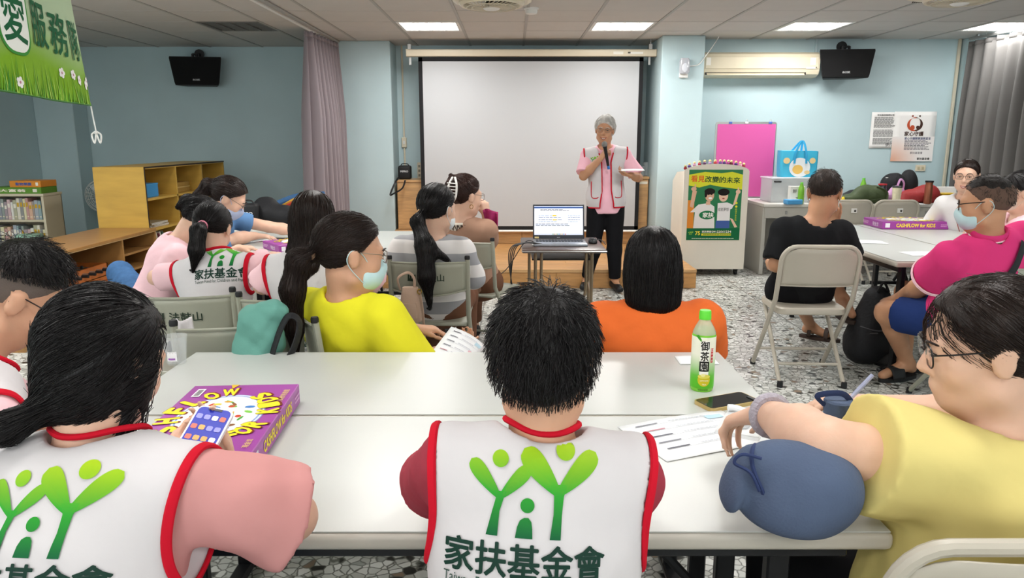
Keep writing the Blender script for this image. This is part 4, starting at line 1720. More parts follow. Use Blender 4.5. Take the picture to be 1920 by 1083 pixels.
  for L_, r_ in ((.042, .0125), (.032, .0098), (.025, .0085)):
   p2 = p + d * (L_ * z)
   pr.append(rc(p, p2, r_ * z, r_ * .88 * z, .006))
   p = p2
   d = (d + (fwd * .6 - side * .3 + n * .35) * (thumb[1] / 60)).normalized()
  s.hand_pr += pr
  return s

 def limbs(s):
  c, w = s.sc, s.fat ** .6
  out = []
  for k, (e, wr) in s.arm.items():
   sh = s.SL if k == 'L' else s.SR
   out += [rc(sh, e, .048 * c * w, .039 * c * w, .02), rc(e, e + (wr - e) * .35, .040 * c * w, .041 * c * w, .015), rc(e + (wr - e) * .35, wr, .041 * c * w, .027 * c, .015)]
  for k, v in s.leg.items():
   hp, kn, an = v[:3]
   out += [rc(hp, kn, .082 * c * w, .054 * c * w, .03), rc(kn, an, .05 * c * w, .034 * c, .02)]
   cf = kn + (an - kn) * .3
   back = (hp - kn).normalized()
   out.append(rc(cf + back * .012, kn + (an - kn) * .55 + back * .008, .05 * c * w, .04 * c, .02))
   toe = v[3] if len(v) > 3 else an + s.F * (.16 * c) - Vector((0, 0, .05 * c))
   heel = an - (toe - an).normalized() * .03 - Vector((0, 0, .03 * c))
   out += [rc(an, heel, .034 * c, .03 * c, .02), rc(an, toe, .036 * c, .024 * c, .02)]
  return out

 def emit(s, name, prims, cuts, mat, h=None, disp=None, rl=1, parent=None):
  V, Q = mesh_sdf(prims, cuts, h or s.h, disp)
  if rl:
   V = relax(V, Q, rl)
  return mesh_np(name, V - np.array(s.base), Q, mat, parent or s.t)

 def build_body(s, hands=True):
  pr = s.torso(-.004) + s.head_prims() + s.limbs() + s.hand_pr
  s.skin_o = s.emit('body', pr, [], s.sk, max(.0074, s.h * 1.2))
  return s

 # ---- clothes
 def sleeve(s, key, frac, r1, r2, kk=.018):
  """sleeve solid; frac <=1 on the upper arm, up to 2 reaches the wrist"""
  sh = s.SL if key == 'L' else s.SR
  e, wr = s.arm[key]
  if frac <= 1:
   end = sh + (e - sh) * frac
   return [cutp(rc(sh, sh + (e - sh) * (frac + .12), r1, r2, kk), (e - sh), end)]
  end = e + (wr - e) * (frac - 1)
  return [rc(sh, e, r1, (r1 + r2) / 2, kk), cutp(rc(e, e + (wr - e) * (frac - .85), (r1 + r2) / 2, r2, .02), (wr - e), end)]

 def neck_cut(s, r=.062, depth=.02, fwd=.0):
  a, b = A_(s.N - s.U * depth + s.F * fwd), A_(s.N + (s.H - s.N) * 1.2 + s.F * fwd)
  p = rc(a, b, r * s.sc, r * 1.25 * s.sc)
  return (lambda P: -p.fn(P), .016)

 def shirt(s, mat, frac=.75, g=.016, r1=.066, r2=.072, hem=-.02, neck=.064, amp=.004, name='shirt', ndepth=.02, h=None, extra=(), cuts=()):
  pr = [cutp(q, -s.U, s.tl(0, 0, hem)) for q in s.torso(g) + list(extra)]
  for k in s.arm:
   f = frac[k] if isinstance(frac, dict) else frac
   pr += s.sleeve(k, f, r1 * s.sc * s.fat ** .5, r2 * s.sc * s.fat ** .5)
  cu = [s.neck_cut(neck, ndepth)] + list(cuts)
  s.shirt_pr = pr
  s.shirt_o = s.emit(name, pr, cu, mat, h or s.h * 1.3, (lambda P, f1=fold(amp, s.seed), f2=fold(amp * .6, s.seed + 31, 48): f1(P) + f2(P)), 1)
  return s.shirt_o

 def trousers(s, mat, name='trousers', frac=1.9, g=.014, amp=.003):
  pr = [cutp(el(s.tl(0, 0, .06), (.152 * s.sc * s.fat + g, .118 * s.sc * s.fat + g, .14 * s.sc), s.M3, .04), s.U, s.tl(0, 0, .22))]
  w = s.fat ** .6
  for k, v in s.leg.items():
   hp, kn, an = v[:3]
   a, b = .084 * s.sc * w + g, .056 * s.sc * w + g
   if frac <= 1:
    pr.append(cutp(rc(hp, hp + (kn - hp) * (frac + .1), a, b * 1.15, .04), kn - hp, hp + (kn - hp) * frac))
   else:
    pr += [rc(hp, kn, a, b, .04), cutp(rc(kn, kn + (an - kn) * (frac - .9), b, .05 * s.sc + g * .4, .03), an - kn, kn + (an - kn) * (frac - 1))]
  return s.emit(name, pr, [], mat, s.h * 1.5, fold(amp, s.seed + 5))

 def shoes(s, mat, sole=None):
  for k, v in s.leg.items():
   an = v[2]
   toe = v[3] if len(v) > 3 else an + s.F * (.16 * s.sc) - Vector((0, 0, .05 * s.sc))
   d = (toe - an)
   dn = d.normalized()
   heel = an - dn * .03 - Vector((0, 0, .035 * s.sc))
   pr = [rc(an - Vector((0, 0, .01)), heel, .045, .04, .02), rc(heel, toe + dn * .02, .042, .036, .02)]
   lowz = min(heel.z - .04, toe.z - .034)
   s.emit('shoe', pr, [(lambda P, z=lowz + .004: z - P[:, 2], .004)], mat, .012)
  return s

 def armhole(s, key, r=(.085, .125), tilt=0.0, inset=.0, drop=.02):
  """cutter cylinder round the shoulder: (centre, axis, e1, e2, r1, r2)"""
  sg = -1 if key == 'L' else 1
  sh = s.SL if key == 'L' else s.SR
  ax = (s.Rt * sg + s.U * tilt).normalized()
  e2 = (s.U - ax * s.U.dot(ax)).normalized()
  e1 = ax.cross(e2)
  c = sh - s.U * (drop * s.sc) - ax * (inset * s.sc)
  return (c, ax, e1, e2, r[0] * s.sc, r[1] * s.sc)

 def vest(s, mat, trim, holes, g=.024, hem=-.02, neck=.07, amp=.004, h=None, tr=.006, extra_cut=(), ndepth=.03, extra=()):
  pr = s.torso(g) + list(extra)
  pl, un = A_(s.tl(0, 0, hem)), A_(s.U)
  cu = [(lambda P: -((P - pl) @ un), .008), s.neck_cut(neck, ndepth)] + list(extra_cut)
  D = .055 * s.sc
  for hc in holes:
   c, ax, e1, e2, r1, r2 = hc

   def fn(P, c=A_(c), ax=A_(ax), e1=A_(e1), e2=A_(e2), r1=r1, r2=r2):
    q = P - c
    return (q @ ax) - D * (((q @ e1) / r1) ** 2 + ((q @ e2) / r2) ** 2)
   cu.append((fn, .003))
  fd = (lambda P, f1=fold(amp, s.seed + 2, 14), f2=fold(.0016, s.seed + 33, 34): f1(P) + f2(P))
  o = s.emit('vest', pr, cu, mat, h or s.h * 1.1, fd, 2)
  s.vest_o = o
  # piping along every armhole: where cutter wall meets vest surface
  for hc in holes:
   c, ax, e1, e2, r1, r2 = hc
   pts = []
   nn = 64
   rho = np.linspace(0, 1.9, 150)
   for i in range(nn):
    a = 2 * PI * i / nn
    P = np.array([c + e1 * (r1 * q * math.cos(a)) + e2 * (r2 * q * math.sin(a)) + ax * (D * q * q) for q in rho], f32)
    d = sdf(P, pr, (), fd)
    out = np.nonzero(d > 0)[0]
    if len(out):
     pts.append(Vector(tuple(float(x) for x in P[out[0]])))
   if len(pts) > 20:
    for _ in range(2):
     pts = [(pts[i - 1] + pts[i] * 2 + pts[(i + 1) % len(pts)]) / 4 for i in range(len(pts))]
    b = MB().tube([p - s.base for p in pts], [(.0042, tr * 1.5)] * len(pts), 8, True, flat=grad(pts, pr))
    b.build('armhole_trim', trim, s.t)
  # collar piping
  pts = []
  dirn = (s.H - s.N).normalized()
  x = dirn.cross(s.F).normalized()
  y = x.cross(dirn)
  for i in range(48):
   a = 2 * PI * i / 48
   b0 = s.N + x * (neck * 1.06 * s.sc * math.cos(a)) + y * (neck * 1.06 * s.sc * math.sin(a))
   ts = np.linspace(.12, -.12, 90)
   d = sdf(np.array([b0 + dirn * t for t in ts], f32), pr, (), fd)
   ins = np.nonzero(d < 0)[0]
   if len(ins):
    pts.append(b0 + dirn * float(ts[ins[0]]) + dirn * .002)
  s.collar_pts = pts
  if len(pts) > 20 and not extra_cut:
   for _ in range(2):
    pts = [(pts[i - 1] + pts[i] * 2 + pts[(i + 1) % len(pts)]) / 4 for i in range(len(pts))]
   MB().tube([p - s.base for p in pts], tr, 8, True).build('collar_trim', trim, s.t)
  return o

 # ---- print on cloth
 def printer(s, o, centre, right, up, out):
  me = o.data
  bv = BVHTree.FromPolygons([v.co for v in me.vertices], [tuple(p.vertices) for p in me.polygons])
  c = Vector(centre) - s.base
  right, up, out = Vector(right).normalized(), Vector(up).normalized(), Vector(out).normalized()

  def fn(x, y, off):
   p = c + right * x + up * y + out * .4
   loc, nrm, i, d = bv.ray_cast(p, -out, .9)
   if loc is None:
    return None
   return loc + out * (off + .0016)
  return fn

 # ---- hair
 def cap(s, top=.012, side=.009, back=.012, plane=(0, -.62, .78, 0.0), lo=None):
  q, k = s.hl, s.hs
  pr = [el(q(0, -.014, .034), ((.075 + side) * k, (.094 + back) * k, (.084 + top) * k), np.array(s.Hm), .02)]
  cu = []
  if plane is not None:
   n = A_(s.Hm @ Vector(plane[:3]).normalized())
   p0 = A_(s.H)
   cu.append((lambda P: plane[3] * k - ((P - p0) @ n), .006))
  return pr, cu

 def face_cut(s, y=.035, ztop=.065, xw=.07, k=.01):
  """opens the hair over the face: removes a box in front of the face"""
  M = A_(np.array(s.Hm))
  H = A_(s.H)
  hs = s.hs

  def fn(P):
   q = ((P - H) @ M) / hs
   d = np.maximum(np.maximum(y - q[:, 1], q[:, 2] - ztop), np.abs(q[:, 0]) - xw)
   return -d * hs
  return (fn, k)

 def hair(s, prims, cuts, mat, h=None, amp=.0015, f=90, name='hair'):
  s.hair_pr, s.hair_cu, s.hair_m = prims, cuts, mat
  V, Q = mesh_sdf(prims, cuts, h or s.h, fold(amp, s.seed + 9, f))
  s.hair_o = mesh_np(name, V - np.array(s.base), Q, mat, s.t)
  s.hair_v = V
  return s

 def locks(s, n, field, steps=8, step=.014, r0=.0011, lift=0., jitter=.12, where=None, name='hair_strands', taper=.3):
  V = s.hair_v
  if where is not None:
   V = V[where(V)]
  if not len(V):
   return
  n = int(n * (.55 if s.h > .0074 else .7))
  ii = RNG.integers(0, len(V), n)
  P0 = V[ii] + RNG.normal(scale=.003, size=(n, 3))
  strands(name, s.hair_m, s.t, s.base, P0, field, (s.hair_pr, s.hair_cu), steps, step, r0, lift, jitter, taper)

 def radial(s, crown=(0, -.05, .11), down=.5):
  """hair growing away from the crown and falling"""
  c = A_(s.hl(*crown))
  dn = A_(s.Hm @ Vector((0, 0, -1)))
  def f(P):
   d = P - c
   d = d / (np.linalg.norm(d, axis=1)[:, None] + 1e-4)
   return d + dn * down
  return f

 def toward(s, tie, path):
  """combed towards a tie, then along the tail path (world points)"""
  tie = A_(tie)
  path = [A_(p) for p in path]
  H = A_(s.H)
  def f(P):
   d = tie - P
   L = np.linalg.norm(d, axis=1)[:, None]
   out = d / (L + 1e-4)
   best = np.full(len(P), 1e9)
   tgd = np.zeros_like(P)
   for a, b in zip(path[:-1], path[1:]):
    ba = b - a
    t = np.clip(((P - a) @ ba) / (ba @ ba + 1e-9), 0, 1)
    q = np.linalg.norm(P - a - t[:, None] * ba, axis=1)
    m = q < best
    best[m] = q[m]
    tgd[m] = ba / np.linalg.norm(ba)
   on = (np.linalg.norm(P - H, axis=1) > .105 * s.hs) | (L[:, 0] < .025)
   out[on] = tgd[on]
   return out
  return f

 # ---- face details
 def glasses(s, mat, w=.026, hgt=.019, z=.004, y=.101, r=.0016):
  g = MB()
  for sx in (-1, 1):
   pts = [s.hl(sx * .033 + a, y - .004 * abs(a) / w, z + b) - s.base for a, b in rrect(w * 2, hgt * 2, hgt * .8, 5)]
   g.tube(pts, r, 6, True)
   g.tube([s.hl(sx * (.033 + w), y - .004, z + .006) - s.base, s.hl(sx * .078, y - .03, z + .01) - s.base, s.hl(sx * .083, -.004, z + .012) - s.base, s.hl(sx * .082, -.022, z - .01) - s.base], r, 6)
  g.tube([s.hl(-.008, y, z + .004) - s.base, s.hl(0, y + .003, z + .007) - s.base, s.hl(.008, y, z + .004) - s.base], r, 6)
  o = g.build('glasses', mat, s.t)
  for sx in (-1, 1):
   ln = MB()
   P = [s.hl(sx * .033 + a * .95, y - .002, z + b * .95) - s.base for a, b in rrect(w * 2, hgt * 2, hgt * .8, 5)]
   Q_ = [p + s.Hm @ Vector((0, .0012, 0)) for p in P]
   ln.loft([P, Q_])
   ln.build('lens', mk('spectacle_glass', '#ffffff', .02, trans=1.0, ior=1.05, alpha=.25), o)
  return o

 def mask(s, mat, strap=True):
  M = A_(np.array(s.Hm))
  q, k = s.hl, s.hs
  pr = [el(q(0, .042, -.058), (.066 * k, .066 * k, .058 * k), M, .01), el(q(0, .062, -.035), (.036 * k, .056 * k, .04 * k), M, .02)]
  n = M[:, 1]
  p0 = A_(q(0, .028, 0))
  cu = [(lambda P: -((P - p0) @ n), .004)]
  up = M[:, 2]
  p1 = A_(q(0, 0, -.004))
  cu.append((lambda P: (P - p1) @ up, .006))
  o = s.emit('face_mask', pr, cu, mat, min(s.h, .006))
  for j in range(3):
   pass
  if strap:
   for sx in (-1, 1):
    MB().tube(bez([q(sx * .062, .045, -.022) - s.base, q(sx * .076, .015, .012) - s.base, q(sx * .086, -.016, .02) - s.base, q(sx * .088, -.03, -.005) - s.base, q(sx * .08, -.015, -.035) - s.base, q(sx * .064, .04, -.085) - s.base], 5), .0016, 5).build('ear_loop', mat, o)
  return o

 def eyes(s, brow, open_=.55, dark='#1a1210'):
  for sx in (-1, 1):
   e = MB().ball(s.hl(sx * .031, .0855, .003) - s.base, (.0125 * s.hs, .009 * s.hs, .0075 * open_ * s.hs), 12, 8, s.Hm).build('eye', mk('eye_white', '#d8d2cb', .25), s.t)
   MB().ball(s.hl(sx * .031, .0925, .003) - s.base, (.0052 * s.hs, .003 * s.hs, .0062 * open_ * s.hs), 10, 6, s.Hm).build('iris', mk('iris_dark', dark, .15), e)
   MB().tube([s.hl(sx * .018, .0945, .009 * open_ + .003) - s.base, s.hl(sx * .031, .0968, .0115 * open_ + .003) - s.base, s.hl(sx * .045, .088, .006 * open_ + .003) - s.base], .0014 * s.hs, 6).build('eyelid', mk('eyelash', '#20140f', .5), e)
   MB().tube(bez([s.hl(sx * .014, .096, .024) - s.base, s.hl(sx * .032, .0985, .030) - s.base, s.hl(sx * .05, .084, .024) - s.base], 4), [.0022 * s.hs] * 8 + [.0012 * s.hs], 6).build('eyebrow', brow, s.t)

 def smile(s, wide=.026, open_=.010, teeth=True):
  lip = mk('lip_tint', '#a5584e', .4)
  def pt(u, v, y=.0985):
   return s.hl(u * wide, y - .016 * u * u, -.066 + .010 * u * u + v) - s.base
  up = [pt(u, .001) for u in np.linspace(-1, 1, 11)]
  lo = [pt(u, -open_ * (1 - u * u) - .001) for u in np.linspace(-1, 1, 11)]
  m = MB()
  m.tube(up, .0026 * s.hs, 6)
  m.tube(lo, .003 * s.hs, 6)
  o = m.build('lips', lip, s.t)
  if teeth:
   b = MB()
   b.loft([[pt(u, -.0005, .0975) for u in np.linspace(-.92, .92, 11)], [pt(u, -open_ * .75 * (1 - u * u), .097) for u in np.linspace(-.92, .92, 11)]], False, False)
   b.build('teeth', mk('teeth_white', '#e6e0d6', .3), o, 180, .001)
  return o


def plate(p, base):
 return Vector(p) - base
# ================================================================ PEOPLE
S_A = skin('warm', '#c99a7d')
S_B = skin('fair', '#d9b098')
S_C = skin('tan', '#c08e6d')
HB = hairmat('black', '#141112')
HBB = hairmat('brown_black', '#231814')
HG = hairmat('grey', '#d6d4d0', .5)
V_WHITE = mk('vest_white_cloth', '#cfcbcd', .85, bump=.45, bs=11, spec=.12)
V_RED = mk('vest_red_piping', '#c2172b', .85, bump=.45, bs=11, spec=.12)
T_PINK = mk('pale_pink_cotton', '#edc4cb', .85, bump=.45, bs=11, spec=.12)
T_CORAL = mk('salmon_pink_cloth', '#cf9391', .85, bump=.45, bs=11, spec=.12)
T_RED = mk('crimson_tee', '#9b3a47', .85, bump=.45, bs=11, spec=.12)
T_YEL = mk('bright_yellow_cotton', '#dcd62e', .85, bump=.45, bs=11, spec=.12)
T_PYEL = mk('pale_yellow_cotton', '#d6c67e', .85, bump=.45, bs=11, spec=.12)
T_ORG = mk('orange_cotton', '#dd6a31', .85, bump=.45, bs=11, spec=.12)
T_BLACK = mk('black_cotton', '#1d1e20', .85, bump=.45, bs=11, spec=.12)
T_MAG = mk('magenta_polo', '#d63a78', .85, bump=.45, bs=11, spec=.12)
T_MAGW = mk('pale_pink_stripe', '#f0cdd6', .85, bump=.45, bs=11, spec=.12)
T_BLUE = mk('dusty_blue_cotton', '#5f87b5', .85, bump=.45, bs=11, spec=.12)
T_BROWN = mk('mocha_knit', '#a3806c', .85, bump=.45, bs=11, spec=.12)
T_WHT = mk('white_cotton', '#e4e3e4', .85, bump=.45, bs=11, spec=.12)
P_BLACK = mk('black_trousers', '#17171a', .85, bump=.45, bs=11, spec=.12)
P_JEAN = mk('blue_denim', '#3f628c', .85, var=.15, vs=30, bump=.45, bs=11, spec=.12)
P_NAVY = mk('navy_shorts', '#24376b', .85, bump=.45, bs=11, spec=.12)
P_BRN = mk('brown_trousers', '#6b4a39', .85, bump=.45, bs=11, spec=.12)
P_GREY = mk('grey_trousers', '#4b4c50', .85, bump=.45, bs=11, spec=.12)
SH_BLK = mk('black_shoe', '#151517', .5)
M_MASK = mk('mask_pale_blue', '#bcd9dd', .85, bump=.05, bs=300)
M_MASKW = mk('mask_white', '#e2e6e9', .85)
M_GLS = mk('black_spectacle_frame', '#1b1716', .3)
M_GLM = mk('metal_spectacle_frame', '#7d6f63', .3, metal=.6)
Z3 = Vector((0, 0, 1))


def logo(k, text=True, eng=True):
 """family-of-trees emblem with the charity's lettering, in px of the boy's back times k"""
 ink = Ink()
 top, mid, bot = col('#a9c81c'), col('#2f9e2d'), col('#0b5a34')

 def g(x, y):
  v = max(0, min(1, (y / k + 80) / 180))
  return tuple(a * (1 - min(1, v * 2)) + b * min(1, v * 2) if v < .5 else b * (2 - 2 * v) + c * (2 * v - 1) for a, b, c in zip(bot, mid, top))

 def P(x, y):
  return ((x - 1000) * k, (930 - y) * k)

 def leaf(b, t, w):
  b, t = Vector(P(*b)), Vector(P(*t))
  d = t - b
  n = Vector((-d.y, d.x)).normalized() * (w * k)
  L_, R_ = [], []
  for i in range(1, 20):
   q = i / 20
   ww = (q ** .6) * math.sqrt(max(0, 1 - q ** 5)) * 1.12
   L_.append(tuple(b + d * q + n * ww))
   R_.append(tuple(b + d * q - n * ww))
  ink.poly([tuple(b)] + R_ + [tuple(t)] + L_[::-1], g)
 leaf((940, 944), (877, 874), 18)
 leaf((934, 944), (994, 880), 17)
 leaf((1055, 934), (981, 848), 26)
 leaf((1045, 934), (1126, 850), 24)
 ink.poly([P(*q) for q in ((926, 928), (950, 928), (945, 940), (938, 965), (936, 1010), (914, 1010), (924, 965), (930, 940))], g)
 ink.poly([P(*q) for q in ((1034, 912), (1068, 910), (1061, 932), (1058, 965), (1057, 1010), (1036, 1010), (1042, 965), (1042, 932))], g)
 for x, y, r in ((935, 869, 16), (1064, 848, 19), (991, 951, 13.5)):
  q = P(x, y)
  ink.ell(q[0], q[1], r * k, None, g)
 ink.poly([P(*q) for q in ((970, 1010), (973, 990), (978, 978), (986, 973), (994, 973), (1000, 980), (1002, 992), (1003, 1010))], g)
 if text:
  q = P(990, 1052)
  ink.text('家扶基金會', q[0], q[1], 308 * k, '#15352b', h=62 * k, bold=.022)
  if eng:
   q = P(990, 1098)
   ink.text('Taiwan Fund for Children and Families', q[0], q[1], 308 * k, '#2c4a40', h=19 * k)
 return ink


def seat_legs(p, yaw, z=.44, out=.1, reach=.40, dn=.0, ft=.02, turn=0):
 """ordinary seated legs under a table"""
 f = Vector((-math.sin(R(yaw + turn)), math.cos(R(yaw + turn)), 0))
 r = f.cross(Z3)
 s = p.sc
 L_ = []
 for sg in (-1, 1):
  kn = Vector((p.P.x, p.P.y, .47)) + f * (reach * s) + r * (sg * out)
  an = Vector((kn.x, kn.y, .08)) + f * ft
  L_.append((kn, an, an + f * .15 - Z3 * .045))
 p.legs(L_[0], L_[1])
 return p


# ---------------------------------------------------------------- 1 boy in the centre
H = at(1020, 676, t=1.13)
p = Person('boy with short spiky black hair in white vest over crimson tee, back turned', H, H + Vector((-.005, -.035, -.15)), (.02, .93, .52), 0, (-6, 14, 0), sc=.86, fat=1.06, sw=.152, hs=.86, h=.0055, skin_m=S_A, seed=3, sd=.018)
p.arms(((-.143, 1.22, .800), (-.03, 1.46, .765)), ((.185, 1.21, .805), (.09, 1.46, .765)))
p.hand('L', (.5, .8, -.05), (0, 0, -1), (12, 15, 10)).hand('R', (-.5, .8, -.05), (0, 0, -1), (12, 15, 10))
seat_legs(p, 0)
p.build_body()
p.shirt(T_RED, .95, g=.012, r1=.062, r2=.068, amp=.005, neck=.066)
ho = [p.armhole('L', (.10, .13), -.1, .006, .02), p.armhole('R', (.10, .13), -.1, .006, .02)]
p.vest(V_WHITE, V_RED, ho, g=.028, hem=-.04, neck=.062, amp=.0035, tr=.0048)
c_ = p.tl(.0, -.1, .43)
K_ = .985 / FPX
logo(K_).wrap('vest_emblem', p.t, p.printer(p.vest_o, at(1000, 932, t=.99), p.Rt, p.U, -p.F), maxe=.01)
p.trousers(P_GREY)
p.shoes(SH_BLK)
pr, cu = p.cap(.014, .012, .014, (0, -.55, .83, -.018))
pr.append(el(p.hl(0, -.045, -.025), (.064 * p.hs, .055 * p.hs, .06 * p.hs), np.array(p.Hm), .03))
p.hair(pr, cu, HB, amp=.003, f=120)
p.locks(5200, p.radial((.01, -.06, .10), .35), 5, .011, .0010, lift=.010, jitter=.24)

# ---------------------------------------------------------------- 2 girl with the phone
H = at(196, 678, t=1.14)
p = Person('girl with a low black ponytail in white vest over salmon top, looking at her phone', H, H + Vector((-.0, -.045, -.15)), (-.64, .86, .50), -8, (-22, 22, 0), sc=.93, fat=1.05, sw=.158, hs=.89, h=.0055, skin_m=S_B, seed=7, sd=.035)
GW = at(424, 896, t=1.43)
p.arms(((-.9, 1.16, .8), (-.68, 1.30, .80)), (at(548, 968, t=1.2), GW))
p.hand('R', (-.22, .1, .85), (-.35, -.9, .1), (6, 10, 12), (25, 35))
p.hand('L', (.8, .4, .3), (0, 0, 1), (20, 20, 20))
seat_legs(p, -8)
p.build_body()
p.shirt(T_CORAL, .98, g=.014, r1=.072, r2=.092, amp=.008, neck=.07)
ho = [p.armhole('L', (.1, .13), -.05, .01, .03), p.armhole('R', (.1, .13), -.05, .01, .03)]
p.vest(V_WHITE, V_RED, ho, g=.028, hem=-.04, neck=.068, amp=.004, tr=.005)
logo(.98 / FPX).wrap('vest_emblem', p.t, p.printer(p.vest_o, at(86, 960, t=1.0), p.Rt, p.U, -p.F), maxe=.01)
p.trousers(P_JEAN)
p.shoes(SH_BLK)
tie = p.hl(-.03, -.085, -.10)
tail = [tie, p.hl(-.06, -.10, -.125), p.hl(-.105, -.105, -.15)]
pr, cu = p.cap(.016, .014, .016, None)
pr += [el(p.hl(0, -.03, -.03), (.084 * p.hs, .074 * p.hs, .085 * p.hs), np.array(p.Hm), .02), rc(tie, tail[1], .018, .021, .02), rc(tail[1], tail[2], .021, .008, .015)]
pr += [rc(p.hl(.078, .03, .0), p.hl(.074, .035, -.1), .012, .006, .015), rc(p.hl(.076, .012, -.02), p.hl(.066, .0, -.13), .014, .007, .015)]
cu = [p.face_cut(.030, .075, .069)]
p.hair(pr, cu, HB, amp=.0015, f=60)
p.locks(5200, p.toward(tie, tail), 9, .012, .0009, jitter=.05)

# ---------------------------------------------------------------- 3 man at the table's left end
H = at(28, 556, t=1.80)
p = Person('young man with glasses and undercut hair in white vest over pink shirt, head bowed', H, H + Vector((-.05, -.10, -.15)), (-1.40, 1.58, .50), -42, (-48, 40, 4), sc=.98, sw=.165, h=.0065, skin_m=S_A, seed=11)
p.arms(((-1.25, 1.82, .66), (-1.12, 1.85, .60)), ((-1.22, 1.45, .64), (-1.12, 1.68, .60)))
p.hand('L', (.7, .3, .1), (0, 0, 1), (30, 30, 25)).hand('R', (.6, .6, .1), (0, 0, 1), (30, 30, 25))
seat_legs(p, -42)
p.build_body()
p.shirt(T_PINK, .95, g=.014, r1=.074, r2=.092, neck=.07)
p.vest(V_WHITE, V_RED, [p.armhole('L', (.1, .13), -.05, .008, .03), p.armhole('R', (.1, .13), -.05, .008, .03)], g=.027, neck=.078)
p.trousers(P_JEAN)
p.shoes(SH_BLK)
pr, cu = p.cap(.026, .003, .008, (0, -.30, .95, .052))
p.hair(pr, cu, HB, amp=.003, f=70)
p.locks(2200, p.radial((0, -.07, .11), .1), 6, .013, .0011, lift=.012, jitter=.3)
m2 = mk('hair_cropped_sides', '#655a53', .7, bump=.4, bs=500)
pr2, cu2 = p.cap(.004, .0035, .006, (0, -.74, .67, .0))
V_, Q_ = mesh_sdf(pr2, cu2, .007)
mesh_np('cropped_hair', V_ - np.array(p.base), Q_, m2, p.t)
p.glasses(M_GLS)

# ---------------------------------------------------------------- 4 woman in pale yellow at the right end
H = at(1850, 652, t=1.33)
p = Person('woman with glasses and dark ponytail in pale yellow tee, reaching across the front table', H, H + Vector((.055, -.02, -.165)), (.86, 1.26, .50), 14, (72, 10, 0), sc=1.0, fat=1.36, sw=.165, hs=1.0, h=.006, skin_m=S_B, seed=15)
p.arms((at(1540, 832, t=1.28), at(1437, 774, t=1.46)), ((1.02, 1.5, .80), at(1622, 762, t=1.62)))
p.hand('L', (-.5, .75, -.45), (0, -.1, -1), (30, 35, 25), (35, 20)).hand('R', (-.8, .2, .1), (0, 0, -1), (35, 40, 30))
seat_legs(p, 14, out=.12)
p.build_body()
p.shirt(T_PYEL, .62, g=.02, r1=.082, r2=.088, amp=.006, neck=.075, ndepth=.03)
p.trousers(P_BLACK)
p.shoes(SH_BLK)
MB().tube([q - p.base for q in [p.arm['L'][1] + (p.arm['L'][0] - p.arm['L'][1]) * .1 + (Vector((math.cos(a), .3 * math.sin(a), math.sin(a))) * .034) for a in np.linspace(0, 2 * PI, 20)[:-1]]], .010, 8, True).build('hair_tie_bracelet', mk('grey_scrunchie', '#a9a3ad', .9, bump=.6, bs=120), p.t)
tie = p.hl(-.01, -.10, -.05)
tail = [tie, p.hl(-.005, -.135, -.10), p.hl(0, -.125, -.2), p.hl(.0, -.11, -.3), p.hl(.0, -.105, -.34)]
pr, cu = p.cap(.014, .012, .016, (0, -.74, .67, 0))
pr += [rc(tie, tail[1], .022, .032, .02), rc(tail[1], tail[2], .032, .03, .02), rc(tail[2], tail[3], .03, .022, .02), rc(tail[3], tail[4], .022, .008, .02)]
p.hair(pr, [], HBB, amp=.002, f=70)
bpy.data.objects.remove(p.hair_o)
V_, Q_ = mesh_sdf(pr, cu if False else [(lambda P, c0=cu[0][0], tp=A_(tie), fw=A_(p.Hm @ Vector((0, 1, 0))): np.where((P - tp) @ fw < .01, -1., c0(P)), 0)], p.h, fold(.002, 4, 70))
p.hair_o = mesh_np('hair', V_ - np.array(p.base), Q_, HBB, p.t)
p.hair_v = V_
p.locks(4200, p.toward(tie, tail), 9, .013, .0010, jitter=.06)
MB().tube([tie + Vector((math.cos(a) * .012, math.sin(a) * .024, math.cos(a) * .02)) - p.base for a in np.linspace(0, 2 * PI, 14)[:-1]], .008, 7, True).build('hair_tie', mk('cream_scrunchie', '#e3d9b0', .9), p.t)
p.glasses(M_GLS, .027, .02)
p.eyes(HBB, .6)

# ---------------------------------------------------------------- 5 woman in bright yellow with mask
H = at(658, 476, t=2.58)
p = Person('woman in bright yellow tee and face mask turning her head, behind the front table', H, H + Vector((-.035, -.0, -.165)), (-.53, 2.66, .46), -28, (-66, 8, 0), sc=1.0, fat=1.12, sw=.165, hs=1.13, h=.007, skin_m=S_A, seed=19)
p.arms(((-.62, 2.86, .66), (-.4, 2.98, .62)), (at(772, 690, t=2.6), (-.26, 2.9, .56)))
p.hand('R', (.6, .6, .0), (0, .2, 1), (40, 40, 30)).hand('L', (.8, .2, 0), (0, 0, -1), (30, 30, 20))
seat_legs(p, -50)
p.build_body()
p.shirt(T_YEL, .95, g=.02, r1=.078, r2=.095, amp=.0055, neck=.075, ndepth=.03)
p.trousers(P_GREY)
p.shoes(SH_BLK)
tie = p.hl(.0, -.112, .0)
tail = [tie, p.hl(0, -.155, -.03), p.hl(0, -.165, -.12), p.hl(0.005, -.15, -.24), p.hl(.01, -.14, -.34)]
pr, cu = p.cap(.012, .010, .014, None)
pr += [rc(tie, tail[1], .018, .034, .02), rc(tail[1], tail[2], .034, .038, .03), rc(tail[2], tail[3], .036, .026, .03), rc(tail[3], tail[4], .024, .006, .03)]
base_cut = p.cap(.012, .01, .014, (0, -.74, .67, 0))[1][0][0]
fw = A_(p.Hm @ Vector((0, 1, 0)))
cu = [(lambda P, c0=base_cut, tp=A_(p.hl(0, -.1, 0)): np.where((P - tp) @ fw < .0, -1., c0(P)), 0)]
p.hair(pr, cu, HBB, amp=.0015, f=70)
p.locks(3600, p.toward(tie, tail), 9, .014, .0012, jitter=.05)
